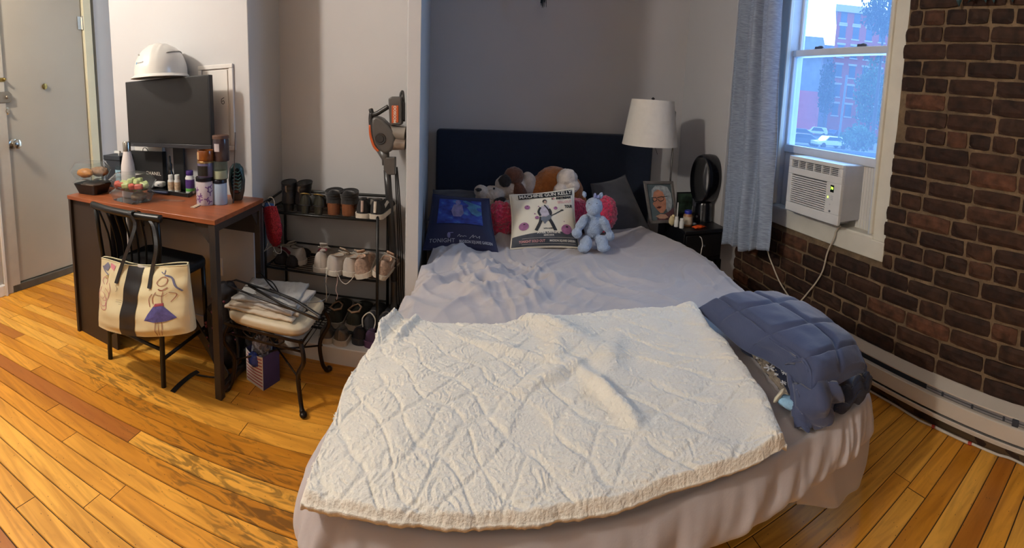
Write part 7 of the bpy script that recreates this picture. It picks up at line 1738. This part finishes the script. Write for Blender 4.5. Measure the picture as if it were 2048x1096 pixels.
p = onZ(478, 604, SZ+.02); tag(MB(T(p.x, p.y+.03, SZ+.028, 0, 0, .3)).ell((0, 0, 0), (.028, .022, .008), 24, 12, amp=.4, fr=5, sd=3).build('grey_garment', mat('grey blue cotton', '#7f8488', .8, var=.15), smooth=True), 'bit of grey blue cloth sticking out left of the red one', 'clothing')
hz_ = ztop_+.004
def hanger(label, pix, hook, m, z, r=.0045):
    t = thing('clothes_hanger', label, 'hanger', (0, 0, 0)); P_ = [onZ(u, v, z) for u, v in pix]
    MB().tube(P_, r, 10, closed=True).build('frame', m, t, smooth=True); MB().tube(spline([onZ(u, v, z) for u, v in hook], 20), r*.6, 8).build('hook', m, t, smooth=True); return t
hanger('black plastic hanger lying flat on top of the clothes heap', [(452, 564), (456, 571), (520, 597), (606, 626), (614, 621), (612, 612), (560, 588), (472, 560)], [(540, 578), (556, 584), (545, 565), (528, 556)], M_black, hz_+.004)
hanger('second black hanger crossing the first on the clothes heap', [(498, 571), (560, 606), (638, 640), (640, 632), (590, 600), (548, 583)], [(560, 590), (540, 570), (522, 548), (512, 545)], M_black, hz_+.016, .0055)
tag(MB().tube(spline([onZ(u, v, hz_+.008) for u, v in ((590, 606), (640, 603), (660, 585), (648, 560), (655, 556))], 24), .0016, 6).build('hanger_wire', M_nick, smooth=True), 'thin bent wire sticking out of the clothes heap to the right', 'wire')
p0, p1 = onZ(535, 606, hz_), onZ(596, 596, hz_); 
# gift bag under the stool
gb0, gb1 = onZ(527, 782, 0), onZ(572, 779, 0); gdir = (gb1-gb0).normalized()
gl_ = onY(541, 716, gb0.y).z
gfb = thing('gift_bag', 'purple gift bag with red striped side standing under the stool', 'gift bag', (gb0.x, gb0.y, 0), rz=math.radians(70))
gw = .095; gdp = .105
M_pur = mat('violet card', '#3f3a6e', .5, var=.08)
b = MB(); b.grid(lambda s, t: (s*gw, 0, t*.145), 6, 6).grid(lambda s, t: (s*gw, gdp, t*.145), 6, 6, flip=True).grid(lambda s, t: (gw, s*gdp, t*.145), 6, 6).grid(lambda s, t: (s*gw, t*gdp, .001), 4, 4, flip=True); b.build('bag_body', M_pur, gfb)
b = MB(); b.grid(lambda s, t: (0-.012*math.sin(PI*s)*t, s*gdp, t*.145), 8, 6, flip=True); b.build('side_panel', mat('white card', '#c8c4bd'), gfb)
b = MB()
for k in range(9):
    z = .014+k*.0145; b.grid(lambda s, t: (-.0012-.012*math.sin(PI*s)*(z/.145), lerp(.004, gdp-.004, s), z+t*.005), 8, 2, flip=True)
b.build('stripe_print', mat('red stripe', '#9c3f50', .5), gfb)
b = MB(); b.ell((gw*.5, gdp*.5, .13), (gw*.42, gdp*.42, .06), 30, 20, amp=.5, fr=7); b.build('tissue_paper', mat('crinkled foil tissue', '#7d7a80', .35, .2, var=.5, nscale=40), gfb, smooth=False)
MB().ell((-.004, .05, .12), (.020, .03, .03), 16, 12, amp=.3).build('ribbon_bow', mat('blue ribbon', '#2b3f8c', .4), gfb, smooth=True)
